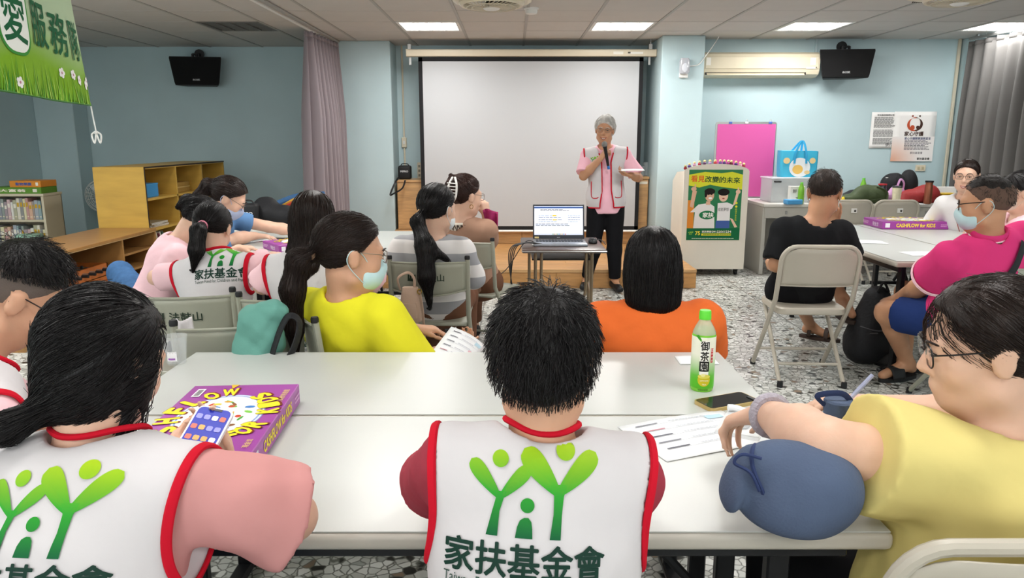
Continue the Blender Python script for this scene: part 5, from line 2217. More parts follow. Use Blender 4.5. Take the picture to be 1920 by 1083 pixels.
MB().tube([tie + Vector((.012 * math.cos(a), .022 * math.sin(a), .024 * math.sin(a + .8))) - p.base for a in np.linspace(0, 2 * PI, 14)[:-1]], .009, 7, True).build('hair_tie', mk('brown_scrunchie', '#6e5440', .9), p.t)
p.mask(M_MASK)
p.glasses(M_GLM, .026, .018)
p.eyes(HBB, .6)

# ---------------------------------------------------------------- 6 woman in orange
H = at(1222, 496, t=2.62)
p = Person('woman in orange tee with a straight black bob, back turned, beyond the front table', H, H + Vector((.0, -.02, -.16)), (.50, 2.62, .44), 0, (0, 6, 0), sc=1.0, fat=1.28, sw=.178, hs=1.04, h=.007, skin_m=S_B, seed=23)
p.arms(((.27, 2.76, .58), (.40, 2.96, .56)), ((.73, 2.76, .58), (.60, 2.96, .56)))
p.hand('L', (.6, .6, 0), (0, 0, -1)).hand('R', (-.6, .6, 0), (0, 0, -1))
seat_legs(p, 0, out=.12)
p.build_body()
p.shirt(T_ORG, .9, g=.022, r1=.08, r2=.094, amp=.005, neck=.075)
p.trousers(P_BLACK)
p.shoes(SH_BLK)
pr, cu = p.cap(.014, .014, .016, None)
pr += [el(p.hl(0, -.025, -.05), (.098 * p.hs, .088 * p.hs, .11 * p.hs), np.array(p.Hm), .04), el(p.hl(0, -.04, -.12), (.088 * p.hs, .06 * p.hs, .055 * p.hs), np.array(p.Hm), .03)]
p.hair(pr, [p.face_cut(.03, .07, .068)], HB, amp=.0015, f=60)
p.locks(3600, p.radial((.0, -.02, .125), .8), 12, .016, .0011, jitter=.05)

# ---------------------------------------------------------------- 7 ponytailed volunteer at the left table
H = at(399, 430, t=3.55)
p = Person('ponytailed volunteer in white vest over pink shirt leaning over the left table', H, H + Vector((.03, -.075, -.14)), (-1.37, 3.34, .47), -4, (0, 30, 0), sc=.93, sw=.165, h=.008, skin_m=S_B, seed=27)
p.arms((at(292, 520, t=3.62), at(345, 520, Y=3.86)), (at(512, 486, t=3.62), (-1.2, 3.9, .76)))
p.hand('R', (-.6, .6, 0), (0, 0, -1)).hand('L', (.8, .4, 0), (0, 0, -1))
seat_legs(p, -6)
p.build_body()
p.shirt(T_PINK, .72, g=.014, r1=.062, r2=.074, neck=.07)
p.vest(V_WHITE, V_RED, [p.armhole('L', (.1, .13), -.05, .008, .03), p.armhole('R', (.1, .13), -.05, .008, .03)], g=.028, neck=.078, tr=.007)
logo(1.05 / FPX).wrap('vest_emblem', p.t, p.printer(p.vest_o, at(397, 468, t=3.3), p.Rt, p.U, -p.F), maxe=.015)
p.trousers(P_BLACK)
p.shoes(SH_BLK)
tie = p.hl(0, -.115, -.03)
tail = [tie, p.hl(.0, -.15, -.07), p.hl(-.0, -.14, -.16), p.hl(-.02, -.10, -.24)]
pr, cu = p.cap(.012, .01, .014, (0, -.74, .67, 0))
pr += [rc(tie, tail[1], .018, .03, .02), rc(tail[1], tail[2], .032, .032, .02), rc(tail[2], tail[3], .03, .006, .02)]
fw = A_(p.Hm @ Vector((0, 1, 0)))
cu = [(lambda P, c0=cu[0][0], tp=A_(p.hl(0, -.09, 0)): np.where((P - tp) @ fw < .0, -1., c0(P)), 0)]
p.hair(pr, cu, HB, amp=.002, f=70)
p.locks(1800, p.toward(tie, tail), 8, .014, .0016, jitter=.1)
MB().tube([tie + Vector((.02 * math.cos(a), .0, .02 * math.sin(a))) - p.base for a in np.linspace(0, 2 * PI, 12)[:-1]], .006, 6, True).build('hair_tie', mk('pink_tie', '#e08aa0', .8), p.t)

# ---------------------------------------------------------------- 8 stooping woman in pale pink
H = at(375, 412, t=4.05)
p = Person('woman in pale pink top and jeans stooping behind the ponytailed volunteer', H, H + Vector((-.105, -.045, -.115)), at(276, 585, t=4.05), -62, (-66, 46, 0), sc=.97, sw=.16, h=.0085, skin_m=S_B, seed=31)
p.arms((at(345, 520, t=4.25), (-1.62, 4.35, .76)), (at(325, 520, t=3.95), (-1.62, 3.98, .77)))
p.hand('R', (.8, .3, 0), (0, 0, -1)).hand('L', (.8, .2, 0), (0, 0, -1))
kn = at(226, 512, t=4.35)
p.legs((kn, kn + Vector((.02, .05, -.42)), kn + Vector((-.02, .2, -.46))), (kn + Vector((.22, .05, -.03)), kn + Vector((.25, .08, -.44)), kn + Vector((.25, .22, -.48))))
p.build_body()
p.shirt(T_PINK, .95, g=.018, r1=.075, r2=.09, amp=.006, neck=.07)
p.trousers(P_JEAN)
p.shoes(SH_BLK)
tie = p.hl(0, -.11, .04)
tail = [tie, p.hl(.0, -.12, .03), p.hl(-.01, -.125, -.02)]
pr, cu = p.cap(.012, .01, .014, (0, -.74, .67, 0))
pr += [el(p.hl(0, -.105, .035), (.042, .036, .042), None, .02), rc(p.hl(0, -.12, .03), p.hl(-.01, -.125, -.02), .022, .012, .02)]
p.hair(pr, cu, HB, amp=.004, f=60)
p.locks(1300, p.toward(tie, tail), 8, .014, .0017, jitter=.2)

# ---------------------------------------------------------------- 9 woman in blue with mask
H = at(428, 372, t=4.75)
p = Person('woman in dusty blue tee and mask bending over the left table', H, H + Vector((-.07, .0, -.165)), (-2.12, 5.02, .46), -86, (-76, 34, 0), sc=.98, sw=.165, hs=1.08, h=.0085, skin_m=S_B, seed=35, sd=.085)
p.arms(((-1.68, 5.1, .80), (-1.4, 5.05, .765)), ((-1.78, 4.78, .765), at(478, 442, z=.765)))
p.hand('R', (.9, .1, -.05), (0, 0, -1), (15, 20, 15)).hand('L', (.9, -.1, -.05), (0, 0, -1), (15, 20, 15))
seat_legs(p, -70)
p.build_body()
p.shirt(T_BLUE, .62, g=.012, r1=.062, r2=.07, neck=.072)
p.trousers(P_BLACK)
p.shoes(SH_BLK)
tie = p.hl(0, -.1, .02)
tail = [tie, p.hl(0, -.135, .01), p.hl(0, -.14, -.08), p.hl(0, -.12, -.15)]
pr, cu = p.cap(.014, .012, .014, (0, -.74, .67, 0))
pr += [rc(tie, tail[1], .02, .034, .02), rc(tail[1], tail[2], .034, .036, .03), rc(tail[2], tail[3], .034, .01, .03)]
fw = A_(p.Hm @ Vector((0, 1, 0)))
cu = [(lambda P, c0=cu[0][0], tp=A_(p.hl(0, -.09, 0)): np.where((P - tp) @ fw < .0, -1., c0(P)), 0)]
p.hair(pr, cu, HBB, amp=.002, f=60)
p.locks(1400, p.toward(tie, tail), 8, .014, .0018, jitter=.06)
p.mask(mk('mask_lilac', '#aab6d2', .85))
p.glasses(M_GLM)
p.eyes(HBB, .4)

# ---------------------------------------------------------------- 10 long haired volunteer
H = at(588, 414, t=3.22)
p = Person('volunteer with long straight dark hair in a white vest over pink shirt, back turned', H, H + Vector((-.01, -.04, -.16)), (-.87, 3.16, .47), 0, (-6, 10, 0), sc=.96, sw=.165, hs=1.0, h=.0075, skin_m=S_B, seed=39)
p.arms((at(492, 535, t=3.25), (-.95, 3.78, .765)), (at(700, 520, t=3.35), (-.74, 3.75, .765)))
p.hand('R', (-.4, .8, 0), (0, 0, -1)).hand('L', (.4, .8, 0), (0, 0, -1))
seat_legs(p, 0)
p.build_body()
p.shirt(T_PINK, .95, g=.014, r1=.072, r2=.09, neck=.07)
p.vest(V_WHITE, V_RED, [p.armhole('L', (.1, .13), -.05, .008, .03), p.armhole('R', (.1, .13), -.05, .008, .03)], g=.028, neck=.078, tr=.007)
logo(1.05 / FPX).wrap('vest_emblem', p.t, p.printer(p.vest_o, p.tl(.0, 0, .42), p.Rt, p.U, -p.F), maxe=.015)
p.trousers(P_BLACK)
p.shoes(SH_BLK)
pr, cu = p.cap(.014, .014, .016, None)
pr += [el(p.hl(0, -.025, -.05), (.096, .085, .12), np.array(p.Hm), .04), rc(p.hl(-.03, -.06, -.14), p.hl(-.035, -.10, -.22), .05, .03, .04), rc(p.hl(.035, -.06, -.14), p.hl(.04, -.1, -.2), .05, .025, .04)]
pr += [rc(p.hl(-.075, -.05, -.14), p.hl(-.10, -.05, -.26), .022, .006, .03), rc(p.hl(.02, -.1, -.2), p.hl(.0, -.12, -.28), .03, .008, .03)]
p.hair(pr, [p.face_cut(.03, .07, .068)], HBB, amp=.0015, f=60)
p.locks(2600, p.radial((.0, -.02, .125), .9), 14, .018, .0013, jitter=.05)

# ---------------------------------------------------------------- 11 woman in striped top
def stripes():
 m = bpy.data.materials.new('grey_white_stripe_knit')
 m.use_nodes = True
 nt = m.node_tree
 tc = nt.nodes.new('ShaderNodeTexCoord')
 sp = nt.nodes.new('ShaderNodeSeparateXYZ')
 nt.links.new(tc.outputs['Object'], sp.inputs[0])
 ml = nt.nodes.new('ShaderNodeMath')
 ml.operation = 'MULTIPLY'
 ml.inputs[1].default_value = 1 / .135
 nt.links.new(sp.outputs[2], ml.inputs[0])
 fr = nt.nodes.new('ShaderNodeMath')
 fr.operation = 'FRACT'
 nt.links.new(ml.outputs[0], fr.inputs[0])
 gt = nt.nodes.new('ShaderNodeMath')
 gt.operation = 'GREATER_THAN'
 gt.inputs[1].default_value = .5
 nt.links.new(fr.outputs[0], gt.inputs[0])
 mx = nt.nodes.new('ShaderNodeMix')
 mx.data_type = 'RGBA'
 mx.inputs[6].default_value = col('#dedad9')
 mx.inputs[7].default_value = col('#9b9b9f')
 nt.links.new(gt.outputs[0], mx.inputs[0])
 b = nt.nodes['Principled BSDF']
 nt.links.new(mx.outputs[2], b.inputs['Base Color'])
 b.inputs['Roughness'].default_value = .85
 return m


H = at(820, 392, t=3.92)
p = Person('woman with long black ponytail in a grey and white striped top, back turned', H, H + Vector((-.035, -.03, -.16)), (-.42, 4.02, .475), -6, (-34, 4, 0), sc=.98, fat=1.08, sw=.165, hs=1.05, h=.0085, skin_m=S_B, seed=43)
p.arms((at(745, 500, t=3.95), (-.55, 4.3, .74)), (at(888, 520, t=4.0), (-.3, 4.32, .62)))
p.hand('R', (-.3, .8, 0), (0, 0, -1)).hand('L', (.2, .8, 0), (0, 0, -1))
seat_legs(p, -6)
p.build_body()
p.shirt(stripes(), 1.6, g=.02, r1=.068, r2=.055, amp=.005, neck=.072, hem=-.06)
p.trousers(P_BRN)
p.shoes(SH_BLK)
tie = p.hl(-.0, -.115, -.02)
tail = [tie, p.hl(0, -.15, -.06), at(797, 460, Y=3.70), at(800, 520, Y=3.655), at(806, 575, Y=3.66)]
pr, cu = p.cap(.013, .011, .014, (0, -.74, .67, 0))
pr += [rc(tie, tail[1], .018, .03, .02), rc(tail[1], tail[2], .03, .042, .03), rc(tail[2], tail[3], .045, .04, .03), rc(tail[3], tail[4], .036, .008, .03), rc(tail[2], at(846, 490, Y=3.74), .03, .008, .03)]
fw = A_(p.Hm @ Vector((0, 1, 0)))
cu = [(lambda P, c0=cu[0][0], tp=A_(p.hl(0, -.09, 0)): np.where((P - tp) @ fw < .0, -1., c0(P)), 0)]
p.hair(pr, cu, HB, amp=.003, f=50)
p.locks(2200, p.toward(tie, tail), 10, .016, .0017, jitter=.1)
MB().tube([tie + Vector((.022 * math.cos(a), .0, .02 * math.sin(a))) - p.base for a in np.linspace(0, 2 * PI, 12)[:-1]], .008, 6, True).build('hair_tie', mk('tan_scrunchie', '#c79a6a', .8), p.t)
p.mask(M_MASKW)

# ---------------------------------------------------------------- 12 woman in brown with the clip
H = at(872, 368, t=4.6)
p = Person('woman in mocha knit with a white claw clip in her hair, hand at her chin', H, H + Vector((-.03, -.02, -.165)), (-.24, 4.72, .475), -24, (-52, 6, 0), sc=1.0, fat=1.08, sw=.165, hs=1.06, h=.0085, skin_m=S_B, seed=47)
p.arms(((-.42, 4.95, .8), (-.3, 5.0, .75)), (at(915, 450, t=4.75), at(912, 404, t=4.72)))
p.hand('R', (-.15, .0, .9), (-.6, .6, 0), (45, 50, 30)).hand('L', (.6, .6, 0), (0, 0, -1))
seat_legs(p, 18)
p.build_body()
p.shirt(T_BROWN, 1.75, g=.02, r1=.07, r2=.06, neck=.075, hem=-.1)
p.trousers(P_BRN)
p.shoes(SH_BLK)
pr, cu = p.cap(.014, .012, .014, (0, -.74, .67, 0))
pr += [el(p.hl(0, -.09, .03), (.055, .05, .07), np.array(p.Hm), .03), rc(p.hl(-.02, -.08, .08), p.hl(-.03, -.09, .115), .016, .006, .03)]
p.hair(pr, cu, hairmat('auburn', '#34201b'), amp=.004, f=60)
p.locks(1600, p.toward(p.hl(0, -.1, .07), [p.hl(0, -.1, .07), p.hl(0, -.12, .1)]), 8, .013, .0017, jitter=.15)
cl = MB()
for sx in (-1, 1):
 cl.tube(bez([p.hl(.045 + sx * .012, -.118, .105) - p.base, p.hl(.06 + sx * .022, -.132 + sx * .012, .06) - p.base, p.hl(.06 + sx * .022, -.132 + sx * .012, .0) - p.base, p.hl(.05 + sx * .008, -.118, -.03) - p.base], 6), .0065, 6)
for i in range(5):
 cl.tube([p.hl(.03, -.15, .07 - i * .018) - p.base, p.hl(.062, -.145, .07 - i * .018) - p.base, p.hl(.085, -.12, .07 - i * .018) - p.base], .003, 5)
cl.build('claw_clip', mk('white_clip_plastic', '#e6e4e0', .3), p.t)
# zigzag knit collar
zc_ = MB()
pts = [p.N + Vector((.088 * math.cos(a), .084 * math.sin(a), .012 * math.sin(a))) - p.U * .004 - p.base for a in np.linspace(0, 2 * PI, 28)[:-1]]
zc_.tube(pts, [(.028, .012)] * len(pts), 8, True, flat=tuple(p.U + p.F * .2))
mzz = mk('zigzag_collar', '#d8d0c2', .8)
zc_.build('knit_collar', mzz, p.t)
zz = MB()
for i in range(len(pts)):
 a, b = pts[i], pts[(i + 1) % len(pts)]
 out = (a - (p.N - p.U * .004 - p.base)).normalized() * .0135
 zz.tube([a + out + p.U * .018, (a + b) / 2 + out - p.U * .018, b + out + p.U * .018], .004, 4)
tag(zz.build('zigzag_stitch', mk('zigzag_brown', '#3d2f2a', .8), p.t), kind='stuff')
p.glasses(M_GLM)
MB().tube([p.hl(.084, -.008 + .012 * math.cos(a), -.055 + .012 * math.sin(a)) - p.base for a in np.linspace(0, 2 * PI, 12)[:-1]], .002, 5, True).build('hoop_earring', mk('gold', '#c9a24a', .25, metal=1), p.t)
P12 = p

# ---------------------------------------------------------------- 13 the speaker
H = at(1134, 244, Y=6.85)
p = Person('grey haired man in pink polo and white vest speaking into a microphone before the screen', H, H + Vector((.015, .035, -.165)), (H.x + .03, 6.88, .83), 176, (168, 4, -4), sc=.97, fat=1.0, sw=.172, hs=.98, h=.0065, skin_m=S_C, seed=51, sd=.062)
MIC = at(1134, 266, Y=6.70)
p.arms((at(1197, 333, Y=6.83), at(1183, 328, Y=6.66)), (at(1094, 330, Y=6.80), at(1127, 296, Y=6.70)))
# the hands: right grips the microphone under the chin, left holds a sheet
p.hand('R', (.55, .1, .75), (.45, .25, -.3), (55, 60, 45), (20, 30)).hand('L', (-.95, -.2, .1), (0, -.1, 1), (30, 35, 25), (30, 20))
p.legs((at(1152, 470, Y=6.84), Vector((H.x + .13, 6.86, .08)), Vector((H.x + .15, 6.70, .04))), (at(1112, 470, Y=6.84), Vector((H.x - .13, 6.95, .08)), Vector((H.x - .17, 6.80, .04))))
p.build_body()
p.shirt(mk('speaker_pink_polo', '#f2bccb', .85, bump=.4, bs=11, spec=.12), .86, g=.016, r1=.062, r2=.084, amp=.003, neck=.066, hem=-.23, extra=[el(p.tl(0, 0, -.02), (.168, .13, .24), p.M3, .05)])
ho = [p.armhole('L', (.1, .13), -.05, .008, .03), p.armhole('R', (.1, .13), -.05, .008, .03)]
# open front: a gap that narrows towards the chest
M_, P0_ = A_(p.M3), A_(p.P)


def gap(P):
 q = (P - P0_) @ M_
 w = .038 + .035 * np.clip((q[:, 2] - .36) / .12, 0, 1) + .02 * np.clip((.1 - q[:, 2]) / .12, 0, 1)
 return -np.maximum(np.abs(q[:, 0]) - w, -q[:, 1])


p.vest(V_WHITE, V_RED, ho, g=.028, hem=-.12, neck=.085, extra_cut=[(gap, .004)], tr=.004, extra=[el(p.tl(0, 0, .02), (.182, .144, .22), p.M3, .05)])
ptf = p.printer(p.vest_o, p.tl(0, 0, .5), -p.Rt, p.U, p.F)
for sx in (-1, 1):
 pts = []
 for z in np.linspace(.42, -.6, 30):
  q = z * p.TL + .5 * p.TL
  w = .042 + .035 * min(1, max(0, (q - .36) / .12)) + .02 * min(1, max(0, (.1 - q) / .12))
  r_ = ptf(sx * w, z * p.TL, 0)
  if r_ is not None:
   pts.append(r_ + p.F * .002)
 if len(pts) > 4:
  MB().tube(pts, .006, 6).build('front_trim', V_RED, p.t)
 pk = [ptf(sx * x, y, 0) for x, y in ((.135, -.05), (.138, -.15), (.13, -.195), (.09, -.2), (.075, -.19))]
 pk = [q for q in pk if q is not None]
 if len(pk) > 2:
  MB().tube(bez(pk, 4), .004, 6).build('pocket_trim', V_RED, p.t)
 hm = [ptf(sx * x, -.61 * p.TL, 0) for x in np.linspace(.06, .16, 10)]
 hm = [q for q in hm if q is not None]
 if len(hm) > 2:
  MB().tube(hm, .006, 6).build('hem_trim', V_RED, p.t)
lg = logo(.00032, False)
lg.v = [(a - .1, b + .145) for a, b in lg.v]
lg.wrap('chest_emblem', p.t, ptf, maxe=.01)
zp = [ptf(-.048, y, 0) for y in np.linspace(.06, -.16, 10)]
MB().tube([q + p.F * .004 for q in zp if q is not None], .003, 5).build('zip', M_STEEL, p.t)
cr = MB()
for sx in (-1, 1):
 cr.tube(bez([p.N + p.F * .075 + p.Rt * (sx * .015) - p.U * .065 - p.base, p.N + p.F * .06 + p.Rt * (sx * .058) - p.U * .02 - p.base, p.N + p.Rt * (sx * .072) + p.U * .02 - p.base, p.N - p.F * .06 + p.U * .035 - p.base], 5), [(.006, .020)] * 16, 8, flat=True)
cr.build('polo_collar', T_PINK, p.t)
p.trousers(P_BLACK, amp=.002)
p.shoes(SH_BLK)
pr, cu = p.cap(.022, .008, .010, (0, -.72, .69, .004))
for sx in (-1, 0, 1):
 pr.append(el(p.hl(sx * .034 + .008, .072, .078 - .012 * abs(sx)), (.026, .02, .02), np.array(p.Hm), .008))
 if sx:
  pr.append(el(p.hl(sx * .072, .022, .034), (.012, .02, .03), np.array(p.Hm), .01))
cu = [(lambda P, c0=cu[0][0]: c0(P) - .012, .004)]
p.hair(pr, cu, HG, amp=.004, f=55)
p.locks(1600, p.radial((.03, -.03, .12), .3), 6, .013, .0018, lift=.006, jitter=.25)
p.glasses(M_GLM, .024, .017)
p.eyes(HG, .4)
p.smile(.028, .012)
SPK = p

# ---------------------------------------------------------------- 14 man in black
H = at(1546, 362, t=4.3)
p = Person('man in black tee with thinning dark hair and mask, seated with his back turned', H, H + Vector((-.055, -.02, -.165)), (1.74, 4.40, .49), 0, (-26, 16, 0), sc=1.05, fat=1.1, sw=.162, hs=1.1, h=.008, skin_m=S_C, seed=55)
p.arms((at(1456, 496, t=4.35), (1.66, 4.7, .62)), (at(1592, 486, t=4.42), at(1566, 418, t=4.5)))
p.hand('R', (-.2, .1, .9), (-.5, -.4, 0), (40, 50, 30)).hand('L', (.4, .7, -.1), (0, 0, -1))
p.legs((Vector((1.84, 4.8, .47)), at(1520, 612, z=.085), at(1550, 628, z=.04)), (Vector((2.06, 4.76, .55)), at(1580, 560, t=4.85), at(1598, 590, t=4.7)))
p.build_body()
p.shirt(T_BLACK, .85, g=.018, r1=.066, r2=.08, amp=.005, neck=.085, ndepth=.045)
p.trousers(P_BLACK, 'shorts', .85)
pr2, cu2 = p.cap(.0, .0015, .003, (0, -.72, .69, .0))
V_, Q_ = mesh_sdf(pr2, cu2, .0075)
mesh_np('cropped_hair', V_ - np.array(p.base), Q_, mk('hair_cropped_nape', '#59463b', .75, bump=.3, bs=500), p.t)
pr, cu = p.cap(.007, .003, .004, (0, -.58, .81, .018))
p.hair(pr, cu, hairmat('thinning', '#2b211c', .5), amp=.002, f=110)
p.locks(1500, p.radial((.0, -.05, .11), .2), 5, .010, .0013, lift=.005, jitter=.3)
p.mask(M_MASKW)
P14 = p

# ---------------------------------------------------------------- 15 man in magenta polo
H = at(1848, 383, t=3.62)
p = Person('man in magenta polo with glasses and mask, black strap across his back', H, H + Vector((.03, -.01, -.165)), (2.40, 3.80, .49), 12, (58, 6, 0), sc=1.1, fat=1.26, sw=.185, hs=1.14, h=.008, skin_m=S_C, seed=59)
p.arms((at(1742, 530, t=3.9), at(1686, 557, z=.51)), ((2.72, 4.1, .72), (2.5, 4.2, .60)))
p.hand('L', (-.7, .5, -.35), (-.1, .1, -1), (25, 30, 20)).hand('R', (-.6, .5, -.1), (0, 0, -1))
p.legs((at(1664, 586, z=.43), at(1702, 682, z=.09), at(1655, 703, z=.04)), (Vector((2.35, 4.32, .5)), Vector((2.4, 4.35, .08)), Vector((2.32, 4.5, .04))))
p.build_body()
p.shirt(T_MAG, .72, g=.022, r1=.076, r2=.092, amp=.005, neck=.075)
for k in ('L', 'R'):
 sh = p.SL if k == 'L' else p.SR
 e = p.arm[k][0]
 d = (e - sh).normalized()
 x = d.orthogonal().normalized()
 y = d.cross(x)
 rr = .0925 * p.sc * p.fat ** .5
 for q in (.70, .66):
  c = sh + (e - sh) * q
  MB().tube([c + (x * math.cos(a) + y * math.sin(a)) * rr - p.base for a in np.linspace(0, 2 * PI, 28)[:-1]], .004, 6, True).build('cuff_stripe', T_MAGW, p.t)
MB().tube([p.N + (p.H - p.N) * .12 + p.Rt * (.078 * math.cos(a)) + p.F * (.074 * math.sin(a)) + p.U * .012 - p.base for a in np.linspace(0, 2 * PI, 28)[:-1]], [(.022, .008)] * 27, 8, True, flat=tuple(p.U)).build('polo_collar', T_MAG, p.t)
MB().tube([p.N + (p.H - p.N) * .12 + p.Rt * (.086 * math.cos(a)) + p.F * (.082 * math.sin(a)) - p.base for a in np.linspace(0, 2 * PI, 28)[:-1]], .004, 6, True).build('collar_stripe', T_MAGW, p.t)
# sling strap, pressed on the back
me = p.shirt_o.data
bv = BVHTree.FromPolygons([v.co for v in me.vertices], [tuple(q.vertices) for q in me.polygons])
sp_ = []
for i in range(22):
 u = i / 21
 c = p.tl(.11 - .36 * u, 0, .98 - .66 * u) - p.base
 o_ = (-p.F)
 loc, n_, _, _ = bv.ray_cast(c + o_ * .5, -o_, 1)
 if loc:
  sp_.append(loc + n_ * .006)
MB().tube(sp_, [(.004, .03)] * len(sp_), 8, flat=tuple(-p.F)).build('sling_strap', mk('black_webbing', '#1f2023', .8), p.t)
p.trousers(P_NAVY, 'shorts', .8)
pr, cu = p.cap(.008, .001, .002, (0, -.45, .89, .034))
p.hair(pr, cu, hairmat('crew_cut', '#1e1917', .55), amp=.002, f=120)
p.locks(1500, p.radial((.0, -.05, .11), .0), 4, .006, .0013, lift=.004, jitter=.35)
m2 = mk('hair_shaved_sides', '#5d463a', .75, bump=.3, bs=500)
pr2, cu2 = p.cap(.0, .0025, .0045, (0, -.74, .67, -.004))
V_, Q_ = mesh_sdf(pr2, cu2, .0075)
mesh_np('cropped_hair', V_ - np.array(p.base), Q_, m2, p.t)
p.mask(M_MASK)
p.glasses(M_GLS, .028, .019, r=.0024)
P15 = p

# ---------------------------------------------------------------- 16 laughing woman
H = at(1812, 330, Y=5.5)
p = Person('laughing woman in white top with glasses and tied-back hair beyond the right table', H, H + Vector((.03, .03, -.16)), (3.55, 5.62, .46), 128, (142, 4, 0), sc=.95, sw=.16, hs=.98, h=.0075, skin_m=S_B, seed=63)
p.arms(((3.36, 5.34, .74), (3.28, 5.45, .64)), ((3.28, 5.8, .72), (3.3, 5.55, .62)))
p.hand('L', (-.9, -.2, .1), (0, 0, -1)).hand('R', (-.7, -.5, 0), (0, 0, -1))
seat_legs(p, 100)
p.build_body()
p.shirt(T_WHT, 1.1, g=.018, r1=.07, r2=.08, neck=.07)
p.trousers(P_BLACK)
p.shoes(SH_BLK)
pr, cu = p.cap(.010, .008, .012, (0, -.74, .67, -.004))
p.hair(pr, cu, HBB, amp=.0015, f=60)
p.locks(900, p.radial((0, .05, .1), .2), 8, .014, .0017, jitter=.06)
p.glasses(M_GLM, .025, .017)
p.eyes(HBB, .4)
p.smile(.026, .012)
MB().tube(bez([p.N + p.Rt * .06 + p.F * .04 - p.base, p.N + p.F * .125 + p.Rt * .03 - p.U * .12 - p.base, p.N + p.F * .135 - p.U * .3 - p.base]), .003, 5).build('lanyard', mk('lanyard_red', '#a0463e', .7), p.t)

# ---------------------------------------------------------------- 17 woman at the right edge
H = at(1910, 360, t=4.75)
p = Person('woman in pale pink with glasses and mask, partly hidden behind the magenta polo', H, H + Vector((.03, .01, -.16)), (3.48, 4.78, .46), 72, (74, 10, 0), sc=.97, sw=.16, hs=1.02, h=.0085, skin_m=S_B, seed=67)
p.arms(((3.2, 4.5, .8), (3.1, 4.62, .765)), ((3.2, 5.02, .8), (3.08, 4.9, .765)))
p.hand('L', (-.8, .2, 0), (0, 0, -1)).hand('R', (-.8, -.2, 0), (0, 0, -1))
seat_legs(p, 80)
p.build_body()
p.shirt(T_PINK, .95, g=.018, r1=.074, r2=.088, neck=.07)
p.trousers(P_BLACK)
p.shoes(SH_BLK)
pr, cu = p.cap(.014, .012, .014, (0, -.74, .67, 0))
pr.append(el(p.hl(0, -.11, .0), (.04, .04, .045), None, .02))
p.hair(pr, cu, HB, amp=.003, f=60)
p.locks(900, p.radial((0, .04, .11), .3), 8, .014, .0017, jitter=.1)
p.glasses(M_GLM)
p.mask(mk('mask_beige', '#d7c0ae', .85))
p.eyes(HB, .5)
# ================================================================ THINGS ABOUT THE ROOM
def blob(name, parent, base, prims, mat, cuts=(), h=.01, amp=.003, seed=1, f=40):
 V, Q = mesh_sdf(prims, list(cuts), h, fold(amp, seed, f) if amp else None)
 V = relax(V, Q, 1)
 return mesh_np(name, V - np.array(base), Q, mat, parent)


def sheet(name, label, corners, curl=.0, cat='paper', ink=None, group=None, c='#eceef0', n=8):
 """a sheet of paper between four world corners (bl, br, tr, tl)"""
 bl, br, tr_, tl_ = [Vector(q) for q in corners]
 base = (bl + br + tr_ + tl_) / 4
 t = thing(name, label, cat, base, 0, group)
 nrm = (br - bl).cross(tl_ - bl).normalized()
 if nrm.z < 0:
  nrm = -nrm

 def fn(u, v, o=0.):
  p = (bl * (1 - u) + br * u) * (1 - v) + (tl_ * (1 - u) + tr_ * u) * v
  return p - base + nrm * (curl * math.sin(PI * u) * (.4 + .6 * v) + o)
 MB().grid(lambda u, v: fn(u, v), n, n).build('sheet', mk('paper_' + c, c, .7), t, 180, .0006)
 if ink:
  w, h = (br - bl).length, (tl_ - bl).length
  k = Ink()
  ink(k, w, h)
  k.wrap('print', t, lambda x, y, o: fn(x / w + .5, y / h + .5, o + .0006), maxe=.04)
 return t


def form_ink(k, w, h):
 for i in range(5):
  y = h * (.36 - i * .16)
  k.line([(-w * .4, y), (w * .4, y)], h * .004, '#9a9aa5', 1)
  k.rect(-w * .28, y + h * .03, w * .2, h * .022, random.choice(['#6a6a76', '#8a8a94', '#c58a95']), 1)
  k.scribble(w * .12, y + h * .035, w * .4, h * .03, 2, '#b5b8c2', 1)
 k.rect(w * .34, h * .33, w * .16, h * .1, '#bcd9e8', 1)
 k.rect(w * .34, h * .02, w * .16, h * .06, '#e3b5c0', 1)


# ---------------------------------------------------------------- podium
PY = 7.78
b0, b1 = at(1276, 507, z=.06), at(1392, 505, z=.06)
PX0, PX1 = b0.x, b1.x
PY = (b0.y + b1.y) / 2
pw_ = PX1 - PX0
pz = at(1400, 321, Y=PY).z
pa = at(1335, 307, Y=PY).z
po = thing('podium', 'cream white speaker podium on castors with a poster on its front', 'podium', ((PX0 + PX1) / 2, PY, 0))
M_POD = mk('podium_cream', '#e6e0d2', .45, var=.03, vs=4)
arch = [(-pw_ / 2, .07), (pw_ / 2, .07), (pw_ / 2, pz)] + [(pw_ / 2 * math.cos(a), pz + (pa - pz) * math.sin(a)) for a in np.linspace(.25, PI - .25, 14)] + [(-pw_ / 2, pz)]
FR = Matrix(((1, 0, 0), (0, 0, 1), (0, 1, 0)))
FR = Matrix(((1, 0, 0), (0, 0, -1), (0, 1, 0)))
MB().prism(arch, .03, FR, (0, .03, 0)).build('front_panel', M_POD, po, 30)
sl = [(-.0, .07), (.5, .07), (.5, pz - .12), (.3, pz - .02), (.0, pz)]
SD = Matrix(((0, 0, 1), (1, 0, 0), (0, 1, 0)))
for x in (-pw_ / 2, pw_ / 2 - .02):
 MB().prism(sl, .02, SD, (x, .03, 0)).build('side_panel', M_POD, po, 0)
MB().box((0, .27, .09), (pw_ - .04, .46, .02)).build('base_board', M_POD, po, 0)
MB().box((0, .30, pz - .07), (pw_ - .04, .46, .02), (R(-10), 0, 0)).build('desk_top', M_POD, po, 0)
